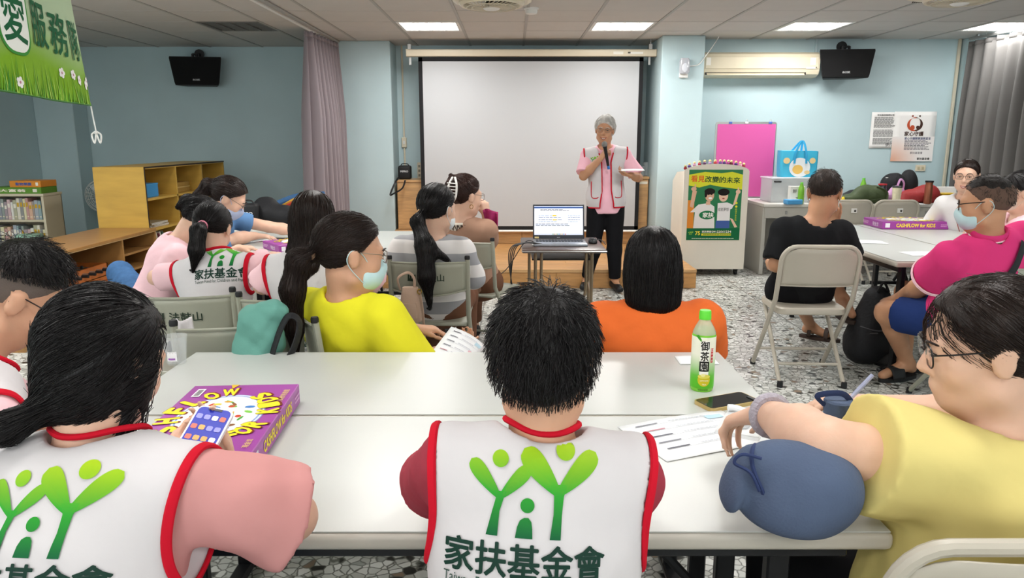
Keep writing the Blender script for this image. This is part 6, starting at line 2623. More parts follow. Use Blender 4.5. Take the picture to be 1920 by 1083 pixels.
for x in (-1, 1):
 for y in (.08, .46):
  w_ = MB().cyl((x * (pw_ / 2 - .06) - .012, y, .03), (x * (pw_ / 2 - .06) + .012, y, .03), .03, n=16)
  w_.span((x * (pw_ / 2 - .06) - .02, y - .02, .04), (x * (pw_ / 2 - .06) + .02, y + .02, .082), .004)
  w_.build('castor', M_BLACK, po)
# poster on the podium
q0, q1 = at(1293, 318, Y=PY - .01), at(1386, 450, Y=PY - .01)
pt = thing('podium_poster', 'green and yellow charity poster with two cheering figures taped to the podium', 'poster', ((q0.x + q1.x) / 2, PY, (q0.z + q1.z) / 2))
w, h = q1.x - q0.x, q0.z - q1.z
MB().box((0, -.0015, 0), (w, .0015, h)).build('sheet', mk('poster_green', '#1f7a4a', .4), pt, 0)
k = Ink()
k.rect(-w * .44, -h * .18, w * .12, h * .5, '#e8923a', 0)
k.poly([(-w / 2, h * .28), (-w * .3, h * .25), (-w * .1, h * .29), (w * .1, h * .26), (w * .3, h * .24), (w / 2, h * .22), (w / 2, h * .43), (w * .3, h * .47), (w * .1, h * .45), (-w * .2, h * .47), (-w / 2, h * .43)][::1], '#dfe23a', 0)
for i, ch in enumerate('看見改變的未來'):
 k.text(ch, -w * .40 + i * w * .132, h * (.375 - .004 * i), w * (.12), '#e2632f' if i < 2 else '#14492e', h=h * .085, bold=.02)
# adult figure
sk, sk2 = '#e0b498', '#efc9b0'
k.poly([(-w * .46, -h * .02), (-w * .40, -h * .04), (-w * .34, h * .2), (-w * .42, h * .22)], sk, 1)
k.ell(-w * .40, h * .23, w * .05, h * .03, sk, 2).rect(-w * .375, h * .27, w * .025, h * .05, sk, 2)
k.poly([(-w * .45, -h * .10), (-w * .30, h * .01), (-w * .1, h * .03), (w * .0, -h * .02), (w * .02, -h * .33), (-w * .38, -h * .33), (-w * .36, -h * .1)], '#eceae8', 2)
k.rect(-w * .12, h * .03, w * .08, h * .05, sk, 2)
k.ell(-w * .1, h * .14, w * .085, h * .085, sk, 3).ell(-w * .1, h * .195, w * .10, h * .045, '#241c1a', 4).ell(-w * .17, h * .16, w * .025, h * .05, '#241c1a', 4)
k.ell(-w * .085, h * .1, w * .035, h * .014, '#ffffff', 4).ell(-w * .13, h * .15, w * .012, h * .006, '#241c1a', 4).ell(-w * .06, h * .15, w * .012, h * .006, '#241c1a', 4)
k.ell(-w * .13, -h * .14, w * .15, h * .062, '#237a4c', 4)
k.text('家扶', -w * .11, -h * .14, w * .2, '#f3f5ee', h=h * .07, bold=.03, layer=5)
# child figure
k.poly([(w * .40, h * .02), (w * .34, -h * .02), (w * .4, h * .18), (w * .45, h * .18)], sk2, 1)
k.ell(w * .43, h * .19, w * .045, h * .03, sk2, 2).rect(w * .43, h * .23, w * .022, h * .04, sk2, 2)
k.poly([(w * .06, h * .03), (w * .24, h * .04), (w * .36, -h * .0), (w * .33, -h * .05), (w * .3, -h * .06), (w * .30, -h * .22), (w * .06, -h * .22)], '#f1efef', 2)
k.rect(w * .17, -h * .275, w * .26, h * .11, '#4a66a8', 2)
k.poly([(w * .30, -h * .18), (w * .36, -h * .2), (w * .45, -h * .31), (w * .4, -h * .32)], sk2, 2)
k.ell(w * .16, h * .13, w * .085, h * .08, sk2, 3).ell(w * .16, h * .185, w * .11, h * .05, '#1c1716', 4).ell(w * .13, h * .14, w * .01, h * .005, '#1c1716', 4).ell(w * .19, h * .14, w * .01, h * .005, '#1c1716', 4).ell(w * .16, h * .095, w * .025, h * .008, '#b5524a', 4)
k.text('成就夢想', w * .17, -h * .06, w * .2, '#2a2a2a', h=h * .05, layer=4)
k.ell(w * .41, h * .03, w * .022, None, '#e8e23a', 1).ell(w * .41, -h * .02, w * .022, None, '#e8e23a', 1)
for i, ch in enumerate('陪孩子走未來'):
 k.text(ch, w * .41, -h * (.06 + i * .03), w * .035, '#dfe23a')
k.rect(0, -h * .415, w, h * .17, '#1b6b42', 3)
k.text('75', -w * .29, -h * .40, w * .09, '#f3e24a', bold=.03, layer=4)
lg = logo(.0002, False)
lg.v = [(a - w * .42, b - h * .4) for a, b in lg.v]
k.v += lg.v
fb_ = len(k.v) - len(lg.v)
k.f += [tuple(i + fb_ for i in f) for f in lg.f]
k.c += [col('#9fd04a')] * len(lg.v)
k.l += [4] * len(lg.v)
k.text('家扶專線', -w * .12, -h * .378, w * .18, '#f5f3e6', h=h * .03, bold=.03, layer=4)
k.text('04-22061234', w * .16, -h * .378, w * .36, '#f5f3e6', h=h * .03, bold=.025, layer=4)
k.rect(w * .06, -h * .42, w * .56, h * .03, '#e6e03a', 4)
k.scribble(w * .06, -h * .42, w * .5, h * .016, 1, '#1b6b42', 5, 10)
k.scribble(0, -h * .475, w * .8, h * .018, 1, '#cfe0c8', 4, 14)
k.flat('poster_print', pt, frame((0, -.0024, 0), (1, 0, 0), (0, 0, 1)), .0003, .4)
# little figures along the podium's edge
cols = ['pink', 'red', 'purple', 'rose', 'crimson', 'plum', 'lilac', 'scarlet', 'violet', 'grape', 'magenta', 'maroon', 'dark violet', 'light pink', 'ruby']
hexs = ['#e6a3bd', '#c23a4a', '#5b3a8c', '#d8a2c0', '#b8324a', '#5f2f66', '#b99acb', '#cc3f3f', '#6a4aa0', '#4b2f78', '#b03a8c', '#7a2638', '#4a3580', '#efb9c8', '#b02a46']
ords = ['first', 'second', 'third', 'fourth', 'fifth', 'sixth', 'seventh', 'eighth', 'ninth', 'tenth', 'eleventh', 'twelfth', 'thirteenth', 'fourteenth', 'fifteenth']
fx = [1267, 1298, 1330, 1367, 1405, 1443, 1483, 1523, 1560, 1590, 1620, 1643, 1678, 1710, 1738]
M_YH = mk('toy_yellow', '#e9dfa0', .4)
for i, X in enumerate(fx):
 q = at(960 + X / 4, 300, Y=PY + .03)
 dx = min(max(q.x, PX0 + .012), PX1 - .012)
 u = (dx - (PX0 + PX1) / 2) / (pw_ / 2)
 zz_ = pz + (pa - pz) * math.sqrt(max(0, 1 - u * u)) if abs(u) < .97 else pz
 t = thing('toy_figure', 'tiny yellow-headed toy in %s, %s from the screen along the podium top' % (cols[i], ords[i]), 'toy', (dx, PY + .015, zz_ - .003), 0, 'tiny toys along the podium edge')
 MB().lathe([(.012, 0), (.017, .006), (.017, .018), (.011, .026), (.0, .028)], 12).build('toy_body', mk('toy_' + cols[i].replace(' ', '_'), hexs[i], .4), t)
 MB().ball((0, 0, .034), .0135, 12, 8).build('toy_head', M_YH, t)
 MB().ball((0, -.013, .033), (.005, .004, .003), 8, 6).build('beak', mk('toy_orange', '#d8803a', .4), t)

# ---------------------------------------------------------------- pink flip board
q0, q1 = at(1344, 230, Y=8.3), at(1446, 369, Y=8.3)
fbz0, fbz1 = q1.z, q0.z
fbt = thing('flip_board', 'bright pink paper clipped on a grey framed flip board', 'board', ((q0.x + q1.x) / 2, 8.3, 0))
w, h = q1.x - q0.x, fbz1 - fbz0
PRt = [(a, b + (fbz0 + fbz1) / 2) for a, b in rrect(w + .02, h + .02, .03, 4)]
MB().prism(PRt, .015, FR, (0, .017, 0)).build('board_frame', M_STEEL, fbt)
MB().box((.004, -.002, (fbz0 + fbz1) / 2 - .005), (w - .015, .002, h - .02)).build('pink_sheet', mk('pink_card', '#c9549a', .6), fbt, 0)
for x, c in ((-w * .27, '#4a66b8'), (0, '#e6e6e6'), (w * .4, '#4a66b8')):
 m = mk('clip_' + c, c, .4)
 o = MB().box((x, -.006, fbz1 + .0), (.035, .01, .022), None, .003).build('binder_clip', m, fbt)
 MB().tube(bez([(x - .01, -.004, fbz1 + .01), (x - .006, -.004, fbz1 + .035), (x + .006, -.004, fbz1 + .035), (x + .01, -.004, fbz1 + .01)], 4), .0015, 5).build('clip_wire', M_STEEL, o)
for x in (-1, 1):
 MB().tube([(x * w * .38, .03, fbz1 - .1), (x * w * .45, -.02 + .1, .0)], .011, 8).build('stand_leg', M_STEEL, fbt)
MB().tube([(0, .03, fbz1 - .1), (0, .28, 0)], .011, 8).build('stand_leg', M_STEEL, fbt)
MB().cyl((-w * .42, .035, .5), (w * .42, .035, .5), .009, n=8).build('stand_bar', M_STEEL, fbt)
MB().box((0, .0, fbz0 - .02), (w, .05, .012), None, .003).build('pen_tray', M_STEEL, fbt)

# ---------------------------------------------------------------- back desks
M_DESK = mk('desk_grey', '#cfcdc6', .4)
M_DESKB = mk('desk_body_grey', '#b3b1a9', .45)
DZ = .74
dq0, dq1 = at(1432, 388, z=DZ), at(1778, 380, z=DZ)
DYF = 7.62
dx0, dx1 = at(1432, 386, Y=DYF).x, at(1782, 383, Y=DYF).x


def desk(x0, x1, label):
 t = thing('office_desk', label, 'desk', ((x0 + x1) / 2, DYF + .34, 0))
 w = (x1 - x0) / 2
 MB().span((-w, -.35, DZ - .035), (w, .35, DZ), .008, 2).build('desk_top', M_DESK, t)
 MB().span((-w + .03, .28, .12), (w - .03, .3, DZ - .035)).build('modesty_panel', M_DESKB, t, 0)
 for s in (-1, 1):
  MB().span((s * (w - .02) - .02, -.32, 0), (s * (w - .02) + .02, .32, DZ - .035), .003).build('side_panel', M_DESKB, t)
 MB().span((-w + .02, -.33, DZ - .15), (w - .02, -.31, DZ - .037), .003).build('drawer_front', M_DESKB, t)
 for s in (-.5, .5):
  o = MB().span((s * w - .01, -.338, DZ - .11), (s * w + .01, -.328, DZ - .075), .002).build('drawer_lock', M_STEEL, t)
 return t


mid = (dx0 + dx1) / 2
desk(dx0, mid - .003, 'grey office desk against the back wall under the blue tote bag')
desk(mid + .003, dx1, 'grey office desk against the back wall under the red bag')


def dk(px, dy=.0):
 """point on the desk top"""
 Y = DYF + .3 + dy
 return Vector((at(px, 376, Y=Y).x, Y, DZ))


def bottle(name, label, cat, loc, r, h, mat, capc, capm=None, neck=.45, group=None, neckh=.2, M=None):
 t = thing(name, label, cat, loc, 0, group)
 hh = h * (1 - neckh)
 MB().lathe([(r * .85, 0), (r, .008), (r, hh * .8), (r * .9, hh * .92), (r * neck, h * .93), (r * neck, h * .94)], 20).build('bottle_body', mat, t)
 MB().lathe([(r * neck * 1.12, h * .93), (r * neck * 1.12, h * .995), (r * neck, h)], 16).build('cap', capm or mk('cap_' + capc, capc, .4), t)
 return t


# storage box with tote on top
q = dk(1480, .0)
sb = thing('storage_box', 'translucent plastic storage box on the back desk under the blue tote', 'box', (q.x, q.y + .02, DZ))
M_TRL = mk('translucent_plastic', '#dfe4e6', .25, alpha=.55)
sw_, sd_, sh_ = .50, .34, .24
for a, b in (((-sw_ / 2, -sd_ / 2, 0), (sw_ / 2, -sd_ / 2 + .006, sh_)), ((-sw_ / 2, sd_ / 2 - .006, 0), (sw_ / 2, sd_ / 2, sh_)), ((-sw_ / 2, -sd_ / 2 + .006, 0), (-sw_ / 2 + .006, sd_ / 2 - .006, sh_)), ((sw_ / 2 - .006, -sd_ / 2 + .006, 0), (sw_ / 2, sd_ / 2 - .006, sh_))):
 MB().span(a, b).build('box_wall', M_TRL, sb, 0)
MB().span((-sw_ / 2, -sd_ / 2, 0), (sw_ / 2, sd_ / 2, .006)).build('box_floor', M_TRL, sb, 0)
MB().span((-sw_ / 2 - .012, -sd_ / 2 - .012, sh_), (sw_ / 2 + .012, sd_ / 2 + .012, sh_ + .018), .006).build('box_lid', M_TRL, sb)
MB().span((-sw_ / 2 + .02, -.03 - sd_ / 2, sh_ - .03), (-sw_ / 2 + .09, -sd_ / 2, sh_ - .015), .003).build('latch', M_BLACK, sb)
for i in range(3):
 MB().box((-.14 + i * .14, .0, .07 + .02 * i), (.12, .26, .1), (0, 0, R(6 * i)), .005).build('packed_bundle', mk('packed_paper', '#d9d6d0', .7), sb, 0)
# tote
q = at(1492, 338, Y=DYF + .32)
tb = thing('tote_bag', 'bright blue shopping tote with white round patch standing on the storage box', 'bag', (q.x, DYF + .32, DZ + sh_ + .018))
M_TOTE = mk('tote_blue', '#3fb4d8', .45, bump=.1, bs=60)
tw, th_, td = .40, .27, .16
rings = []
for z, k in ((0, .92), (.02, .96), (th_ * .5, 1.0), (th_, 1.02)):
 rings.append([(x, y + .004 * math.sin(x * 40), z + (.012 * math.sin(x * 18) if z > .2 else 0)) for x, y in rrect(tw * k, td * (1 - z * .9), .03, 4)])
MB().loft(rings).build('tote_body', M_TOTE, tb)
k = Ink()
k.ell(0, .10, .11, .10, '#e9edf0', 0).ell(-.14, .17, .035, .032, '#e8cf9a', 1).ell(.13, .17, .032, .03, '#e8cf9a', 1).ell(-.02, .08, .055, .048, '#ecc36a', 1).ell(.08, .05, .03, .02, '#e8cf9a', 1)
k.flat('tote_print', tb, frame((0, -td / 2 - .0005, 0), (1, 0, 0), (0, 0, 1)), .0006)
for y, lean in ((-.06, .02), (.05, .05)):
 MB().tube(bez([(-.06, y - .025 if y < 0 else y, .14 if y < 0 else .25), (-.045, y - .02 if y < 0 else y, .27), (-.0 + lean, y, .37), (.055, y - .02 if y < 0 else y, .27), (.065, y - .025 if y < 0 else y, .14 if y < 0 else .25)], 6), [(.004, .012)] * 25, 6, flat=(0, 1, 0)).build('handle', mk('tote_strap', '#2f9fd0', .5), tb)
# carton standing
q = dk(1492, -.28)
ct = thing('drink_carton', 'white drink carton with brush lettering on the back desk', 'carton', (q.x, q.y, DZ))
MB().box((0, 0, .09), (.15, .07, .18), None, .003).build('carton_body', mk('carton_white', '#e6e6e0', .5), ct, 0)
Ink().text('鮮', -.03, .13, .04, '#20221f').text('奶', .02, .10, .035, '#20221f').text('茶', -.0, .05, .04, '#20221f').ell(.03, .04, .03, .02, '#7aa84a', 0).flat('carton_print', ct, frame((0, -.0355, 0), (1, 0, 0), (0, 0, 1)))
q = dk(1487, -.34)
tsb = thing('tissue_box', 'small blue tissue packet lying on the back desk', 'tissue box', (q.x, q.y, DZ), R(8))
MB().box((0, 0, .025), (.17, .09, .05), None, .008).build('packet', mk('tissue_blue', '#4a9ad0', .4), tsb)
Ink().rect(0, 0, .1, .05, '#dfeaf2').text('tissue', 0, -.0, .08, '#2f6aa8', layer=1).flat('packet_print', tsb, frame((0, 0, .0505), (1, 0, 0), (0, 1, 0)))
M_GRNB = mk('green_tea_plastic', '#7fc23a', .2, alpha=.9)
q = dk(1501, -.33)
bottle('tea_bottle', 'green tea bottle beside the white carton on the back desk', 'bottle', q, .03, .22, M_GRNB, '#6fd04a')
q = dk(1616, .12)
bottle('tea_bottle', 'green tea bottle behind the olive shoulder bag on the back desk', 'bottle', q, .032, .24, M_GRNB, '#6fd04a')
# lumpy bags
def bag(name, label, loc, prims, mat, strap=None, h=.012, amp=.006, smat=None, seed=3):
 t = thing(name, label, 'bag', loc)
 B_ = Vector(loc)
 pr = [(el if len(q) == 2 else rc)(*((B_ + Vector(q[0]), q[1], None, .03) if len(q) == 2 else (B_ + Vector(q[0]), B_ + Vector(q[1]), q[2], q[3], .03))) for q in prims]
 zc0 = B_.z
 blob('bag_body', t, B_, pr, mat, [(lambda P: zc0 + .002 - P[:, 2], .004)], h, amp, seed, 30)
 if strap:
  for s_ in strap:
   MB().tube(bez(s_, 6), [(.003, .012)] * (6 * (len(s_) - 1) + 1), 6, flat=True).build('strap', smat or mat, t)
 return t


M_OLIVE = mk('olive_nylon', '#3c4a2a', .6, bump=.3, bs=60)
M_BAGB = mk('black_nylon', '#17181c', .7, bump=.3, bs=60)
M_BAGR = mk('dark_red_nylon', '#9a2b2c', .6, bump=.3, bs=60)
M_BAGP = mk('pink_purse', '#cf9ac8', .5)
q = dk(1618, -.22)
bag('shoulder_bag', 'olive green shoulder bag slumped on the back desk', (q.x, q.y, DZ), [((.05, 0, .09), (.17, .09, .1)), ((-.1, 0, .05), (.14, .09, .05)), ((.12, -.02, .08), (.12, .08, .09))], M_OLIVE, [[(-.22, -.02, .02), (-.12, -.1, .03), (.0, -.12, .03), (.14, -.1, .05)], [(.1, -.06, .17), (.2, -.08, .12), (.2, -.09, .02)]])
q = dk(1590, -.05)
bag('black_pouch', 'flat black pouch behind the olive shoulder bag', (q.x, q.y, DZ), [((0, 0, .04), (.17, .09, .05)), ((.08, .03, .06), (.12, .06, .07))], M_BAGB)
q = dk(1682, .08)
bag('backpack', 'black backpack standing against the wall on the back desk', (q.x, q.y, DZ), [((-.06, 0, .15), (.14, .1, .15)), ((.11, .02, .15), (.1, .09, .18)), ((0, .0, .05), (.2, .12, .08))], M_BAGB, [[(-.05, -.1, .28), (-.02, -.13, .2), (-.03, -.13, .05)]])
q = dk(1680, -.13)
bag('pink_purse', 'small pink purse with handle leaning on the black backpack', (q.x, q.y, DZ), [((0, 0, .08), (.09, .045, .1)), ((-.05, 0, .05), (.1, .05, .06))], M_BAGP, [[(.0, -.0, .17), (.02, -.01, .24), (.06, -.01, .2), (.06, 0, .12)]], h=.01, amp=.003)
q = dk(1725, -.22)
bag('red_bag', 'dark red bag with brown strap lying beside the copper tumbler', (q.x, q.y + .05, DZ), [((.0, 0, .07), (.2, .1, .08)), ((.1, .02, .09), (.14, .08, .1)), ((-.16, 0, .03), (.12, .08, .04))], M_BAGR, [[(.16, -.08, .02), (.24, -.1, .05), (.3, -.08, .03), (.26, -.12, .01), (.18, -.11, .01)]], smat=mk('brown_strap', '#6a3a2c', .6))
q = dk(1652, -.22)
t = bottle('jar_bottle', 'dark water jar with a red lid on the back desk', 'bottle', (q.x, q.y, DZ), .042, .2, mk('smoky_jar', '#3c3f47', .15, alpha=.9), '#b8222c', neck=.9, neckh=.12)
q = dk(1660, .06)
bottle('white_flask', 'tall white flask before the black backpack on the back desk', 'bottle', (q.x, q.y, DZ), .033, .25, M_WHITE, '#dcdcd6', neck=.8, neckh=.15)
q = dk(1680, -.33)
t = thing('paper_cup', 'cream drink cup with a dark lid at the front of the back desk', 'cup', (q.x, q.y, DZ))
MB().lathe([(.034, 0), (.036, .004), (.046, .165), (.046, .17)], 22).build('cup_body', mk('cup_cream', '#dcd6b8', .5, var=.1, vs=40), t)
MB().lathe([(.049, .168), (.049, .178), (.042, .185), (.0, .185)], 22).build('cup_lid', mk('cup_lid', '#2a2a2c', .4), t)
q = dk(1706, .1)
bottle('water_bottle', 'clear water bottle with a blue cap beside the black backpack', 'bottle', (q.x, q.y, DZ), .033, .24, mk('clear_bottle', '#bcd6e2', .1, alpha=.5), '#3a7ac0')
q = dk(1739, -.3)
t = bottle('tumbler', 'copper coloured insulated tumbler with black lid on the back desk', 'bottle', (q.x, q.y, DZ), .037, .235, mk('copper_finish', '#a5664e', .3, metal=.6), '#15151a', neck=.98, neckh=.1)
q = dk(1573, -.28)
t = thing('yellow_pouch', 'small yellow pouch behind the man in black', 'pouch', (q.x, q.y, DZ))
blob('pouch_body', t, q, [el(q + Vector((0, 0, .03)), (.06, .04, .035)), rc(q + Vector((.02, 0, .04)), q + Vector((.05, 0, .07)), .02, .006)], mk('yellow_cloth', '#e0c62c', .6), [], .008, .004)
q = dk(1773, -.12)
t = thing('yellow_box', 'low yellow box at the end of the back desk', 'box', (q.x, q.y, DZ))
MB().box((0, 0, .045), (.16, .12, .09), None, .004).build('box_body', mk('yellow_card', '#d8b02c', .5), t, 0)
MB().box((0, 0, .093), (.165, .125, .01), None, .003).build('box_lid', mk('yellow_card2', '#e2bd3a', .5), t, 0)
q = dk(1762, .1)
t = thing('white_tray', 'white plastic tray standing behind the yellow box', 'tray', (q.x, q.y, DZ))
MB().box((0, 0, .075), (.34, .02, .15), (R(-12), 0, 0), .006).build('tray_body', M_WHITE, t)
q = dk(1705, -.36)
sheet('paper_stack', 'loose white papers before the red bag on the back desk', [(q.x - .14, q.y - .05, DZ + .004), (q.x + .16, q.y - .06, DZ + .004), (q.x + .15, q.y + .06, DZ + .006), (q.x - .15, q.y + .07, DZ + .006)], .006, 'paper', form_ink)
q = dk(1585, -.38)
sheet('paper_slip', 'small white slip beside the yellow pouch on the back desk', [(q.x - .06, q.y - .03, DZ + .002), (q.x + .08, q.y - .03, DZ + .002), (q.x + .07, q.y + .04, DZ + .002), (q.x - .07, q.y + .04, DZ + .002)], .002)


# ---------------------------------------------------------------- board game boxes
M_PUR = mk('game_box_purple', '#9a3f98', .35, var=.03, vs=3)
M_PURS = mk('game_box_side', '#85397f', .35)


def game_box(label, loc, rz, w, d, h, lid_art=True, side='-y'):
 t = thing('board_game_box', label, 'board game', loc, rz, 'purple board game boxes')
 MB().box((0, 0, h * .3), (w - .006, d - .006, h * .6), None, .002).build('box_bottom', M_PURS, t, 0)
 MB().box((0, 0, h * .53), (w, d, h * .94), None, .002).build('box_lid', M_PUR, t, 0)
 k = Ink()
 YL = '#f2dc2e'
 rx, ry = w * .29, d * .33
 for i, (c, q) in enumerate((('#8fa6d8', 1.12), ('#e7e4ee', 1.09), ('#8fa6d8', 1.05), ('#f1efe8', 1.0))):
  k.ell(0, 0, rx * q, ry * q, c, i, 40)
 rnd = random.Random(5)
 for i in range(34):
  a, r_ = rnd.uniform(0, 6.28), math.sqrt(rnd.random()) * .8
  k.ell(rx * r_ * math.cos(a), ry * r_ * math.sin(a), w * rnd.uniform(.015, .035), d * rnd.uniform(.012, .03), rnd.choice(['#d8a23a', '#4aa03f', '#3f7ac0', '#c8472f', '#e8cf4a', '#8a5a3a', '#7ac04a']), 5, 8, rnd.uniform(0, 180))
 k.ell(-rx * .35, ry * .62, w * .03, None, '#f0d02a', 5)

 def arctext(s, a0, a1, kx, ky, sz, flip=False):
  for i, ch in enumerate(s):
   if ch == ' ':
    continue
   a = R(a0 + (a1 - a0) * i / (len(s) - 1))
   x, y = rx * kx * math.cos(a), ry * ky * math.sin(a)
   rot = math.degrees(a) - 90 + (180 if flip else 0)
   for ll, c, q in ((6, '#7a2f1e', 1.12), (7, YL, 1.0)):
    k.text(ch, x + (.002 if ll == 6 else 0), y - (.002 if ll == 6 else 0), sz * q * (.45 if ch in 'I' else .95 if ch in 'W' else .8), c, h=sz * 1.25 * q, bold=.05, layer=ll, rot=rot)
 arctext('CASHFLOW', 168, 12, 1.26, 1.24, w * .085)
 arctext('FOR KIDS', 215, 325, 1.2, 1.2, w * .08, True)
 k.rect(w * .36, d * .38, w * .13, d * .075, '#f0eef0', 5)
 for i in range(14):
  k.rect(w * .31 + i * w * .0075, d * .38, w * (.002 + .002 * (i % 3)), d * .05, '#3a3440', 6)
 k.text('現金流', -w * .38, -d * .42, w * .1, '#e8cf6a', layer=5).text('財商教育遊戲', w * .28, -d * .43, w * .22, '#e8cf6a', layer=5)
 k.poly([(w * .42, d * .1), (w * .49, d * .06), (w * .49, d * .14)], '#e0b63a', 5)
 if lid_art:
  k.flat('lid_print', t, frame((0, 0, h + .0002), (1, 0, 0), (0, 1, 0)), .00025, .35)
 s = Ink()
 s.text('CASHFLOW for KIDS', 0, h * .52, d * .62 if side != '-y' else w * .58, YL, h=h * .45, bold=.03)
 s.rect(-w * .42, h * .52, w * .07, h * .55, '#e8e4ea', 1).scribble(w * .42, h * .5, w * .1, h * .4, 2, '#d8a0d0', 1, 4)
 s.flat('side_print', t, frame((0, -d / 2 - .0002, 0), (1, 0, 0), (0, 0, 1)), .0003, .4)
 s2 = Ink()
 for i, ch in enumerate('兒童現金流'):
  s2.text(ch, -d * .3 + i * d * .1, h * .5, h * .55, '#f0e8f2' if i < 3 else YL, bold=.02)
 s2.scribble(d * .3, h * .5, d * .22, h * .4, 3, '#d9b44a', 1, 4)
 s2.flat('end_print', t, frame((w / 2 + .0002, 0, 0), (0, 1, 0), (0, 0, 1)), .0003, .4)
 s3 = Ink()
 s3.scribble(-w * .25, h * .5, w * .2, h * .4, 3, '#d9b6d0', 1, 5).text('現金流', w * .1, h * .5, w * .2, '#f0e8f2')
 s3.flat('end_print', t, frame((-w / 2 - .0002, 0, 0), (0, -1, 0), (0, 0, 1)), .0003, .4)
 return t


BH_ = .055
bl, br, fr = at(365, 723, z=TZ + BH_), at(561, 719, z=TZ + BH_), at(470, 851, z=TZ + BH_)
ux = (br - bl).normalized()
bw, bl_ = (br - bl).length, (br - fr).length
# lid artwork is turned: its top points to the camera's left
cx_ = br - ux * (bw / 2) + (fr - br) * .5
cx_ = (br + fr) / 2 - ux * (bw / 2)
uy = (br - fr).normalized()
gb = game_box('purple board game box with yellow arched lettering lying on the front tables', (cx_.x, cx_.y, TZ), math.atan2(uy.y, uy.x), bl_, bw, BH_)
g0, g1 = at(1666, 430, z=TZ), at(1778, 430, z=TZ)
gb2 = game_box('purple board game box lying on the right table group, lettered side towards the camera', ((g0.x + g1.x) / 2 - .02, g0.y + .16, TZ), R(-2), .50, .33, .06)
g0 = at(528, 470, z=TZ)
gb3 = game_box('purple board game box on the left tables behind the long haired volunteer', (g0.x + .08, g0.y + .1, TZ), R(38), .36, .27, .05)
q = at(1778, 424, z=TZ)
t = thing('blue_folder', 'dark blue folder beside the board game box on the right tables', 'folder', (q.x + .03, q.y + .25, TZ), R(-10))
MB().box((0, 0, .012), (.24, .32, .024), None, .003).build('folder_cover', mk('folder_blue', '#2f4f8c', .4), t)
MB().box((.002, -.002, .012), (.236, .318, .016)).build('folder_pages', M_WHITE, t, 0)

# papers on the tables
def flat_sheet(name, label, px, py, w, h, rz, ink=None, z=TZ, zo=.002, curl=.003):
 q = at(px, py, z=z)
 c, s_ = math.cos(R(rz)), math.sin(R(rz))
 cs = [(q.x + x * c - y * s_, q.y + x * s_ + y * c, z + zo) for x, y in ((-w / 2, -h / 2), (w / 2, -h / 2), (w / 2, h / 2), (-w / 2, h / 2))]
 return sheet(name, label, cs, curl, 'paper', ink)


flat_sheet('paper_sheet', 'white sheet lying on the right table beside the man in black', 1628, 454, .21, .16, -6)
flat_sheet('paper_sheet', 'white sheet at the near corner of the right table by the magenta polo', 1728, 476, .2, .15, 5)
flat_sheet('paper_sheet', 'white sheet under the hand of the woman in blue', 526, 453, .21, .297, 70, form_ink)
flat_sheet('printed_form', 'white printed form lying on the front table before the boy', 1305, 814, .30, .21, 22, form_ink)
flat_sheet('paper_slip', 'white slip of paper lying under the green tea bottle', 1306, 676, .12, .085, 0, lambda k, w, h: k.line([(-w * .2, 0), (w * .1, h * .1)], .001, '#9a9aa5', 1))
q = at(535, 449, z=TZ)
t = thing('pen', 'dark pen lying on the sheet on the left tables', 'pen', (q.x, q.y, TZ + .008), R(20))
MB().cyl((-.07, 0, 0), (.06, 0, 0), .0045, n=8).build('barrel', M_BLACK, t)
MB().cyl((-.07, 0, 0), (-.082, 0, 0), .004, .001, 8).build('tip', M_STEEL, t)

# notepad with a clear wind-up clip
q = at(1392, 803, z=TZ)
t = thing('notepad', 'white spiral notepad with a curled leaf beside the reaching hand', 'notepad', (q.x, q.y, TZ), R(-28))
MB().box((0, 0, .006), (.1, .14, .012), None, .001).build('pages', mk('notepad_paper', '#eef0f2', .7), t, 0)
MB().grid(lambda u, v: ((u - .5) * .1, -.07 + v * .14, .0128 + .0), 2, 2).build('top_leaf', mk('notepad_paper', '#eef0f2', .7), t, 180, .0005)
MB().tube([(-.05 + .1 * i / 10, .07 + .006 * math.sin(i), .02) for i in range(11)], .009, 10).build('curled_leaf', mk('notepad_paper', '#eef0f2', .7), t)
MB().tube([(-.005 + .022 * math.cos(a), -.02 + .022 * math.sin(a), .02) for a in np.linspace(0, 2 * PI, 20)[:-1]], .006, 8, True).build('clear_clip', mk('clear_acrylic', '#d9dde2', .1, alpha=.6), t)

# phone on the table
q = at(1362, 756, z=TZ)
t = thing('smartphone', 'dark smartphone in a gold rimmed case lying on the front table', 'phone', (q.x, q.y, TZ), R(-66))
MB().loft([[(x, y, z) for x, y in rrect(.078, .16, .014, 4)] for z in (.0, .0095)]).build('phone_case', mk('gold_case', '#c9ae72', .3, metal=.6), t, 40)
MB().loft([[(x, y, z) for x, y in rrect(.07, .152, .011, 4)] for z in (.0095, .0105)]).build('phone_screen', mk('phone_glass', '#1a1c1e', .08), t, 40)
MB().box((.02, .066, .0115), (.03, .012, .003), None, .001).build('camera_notch', M_BLACK, t)

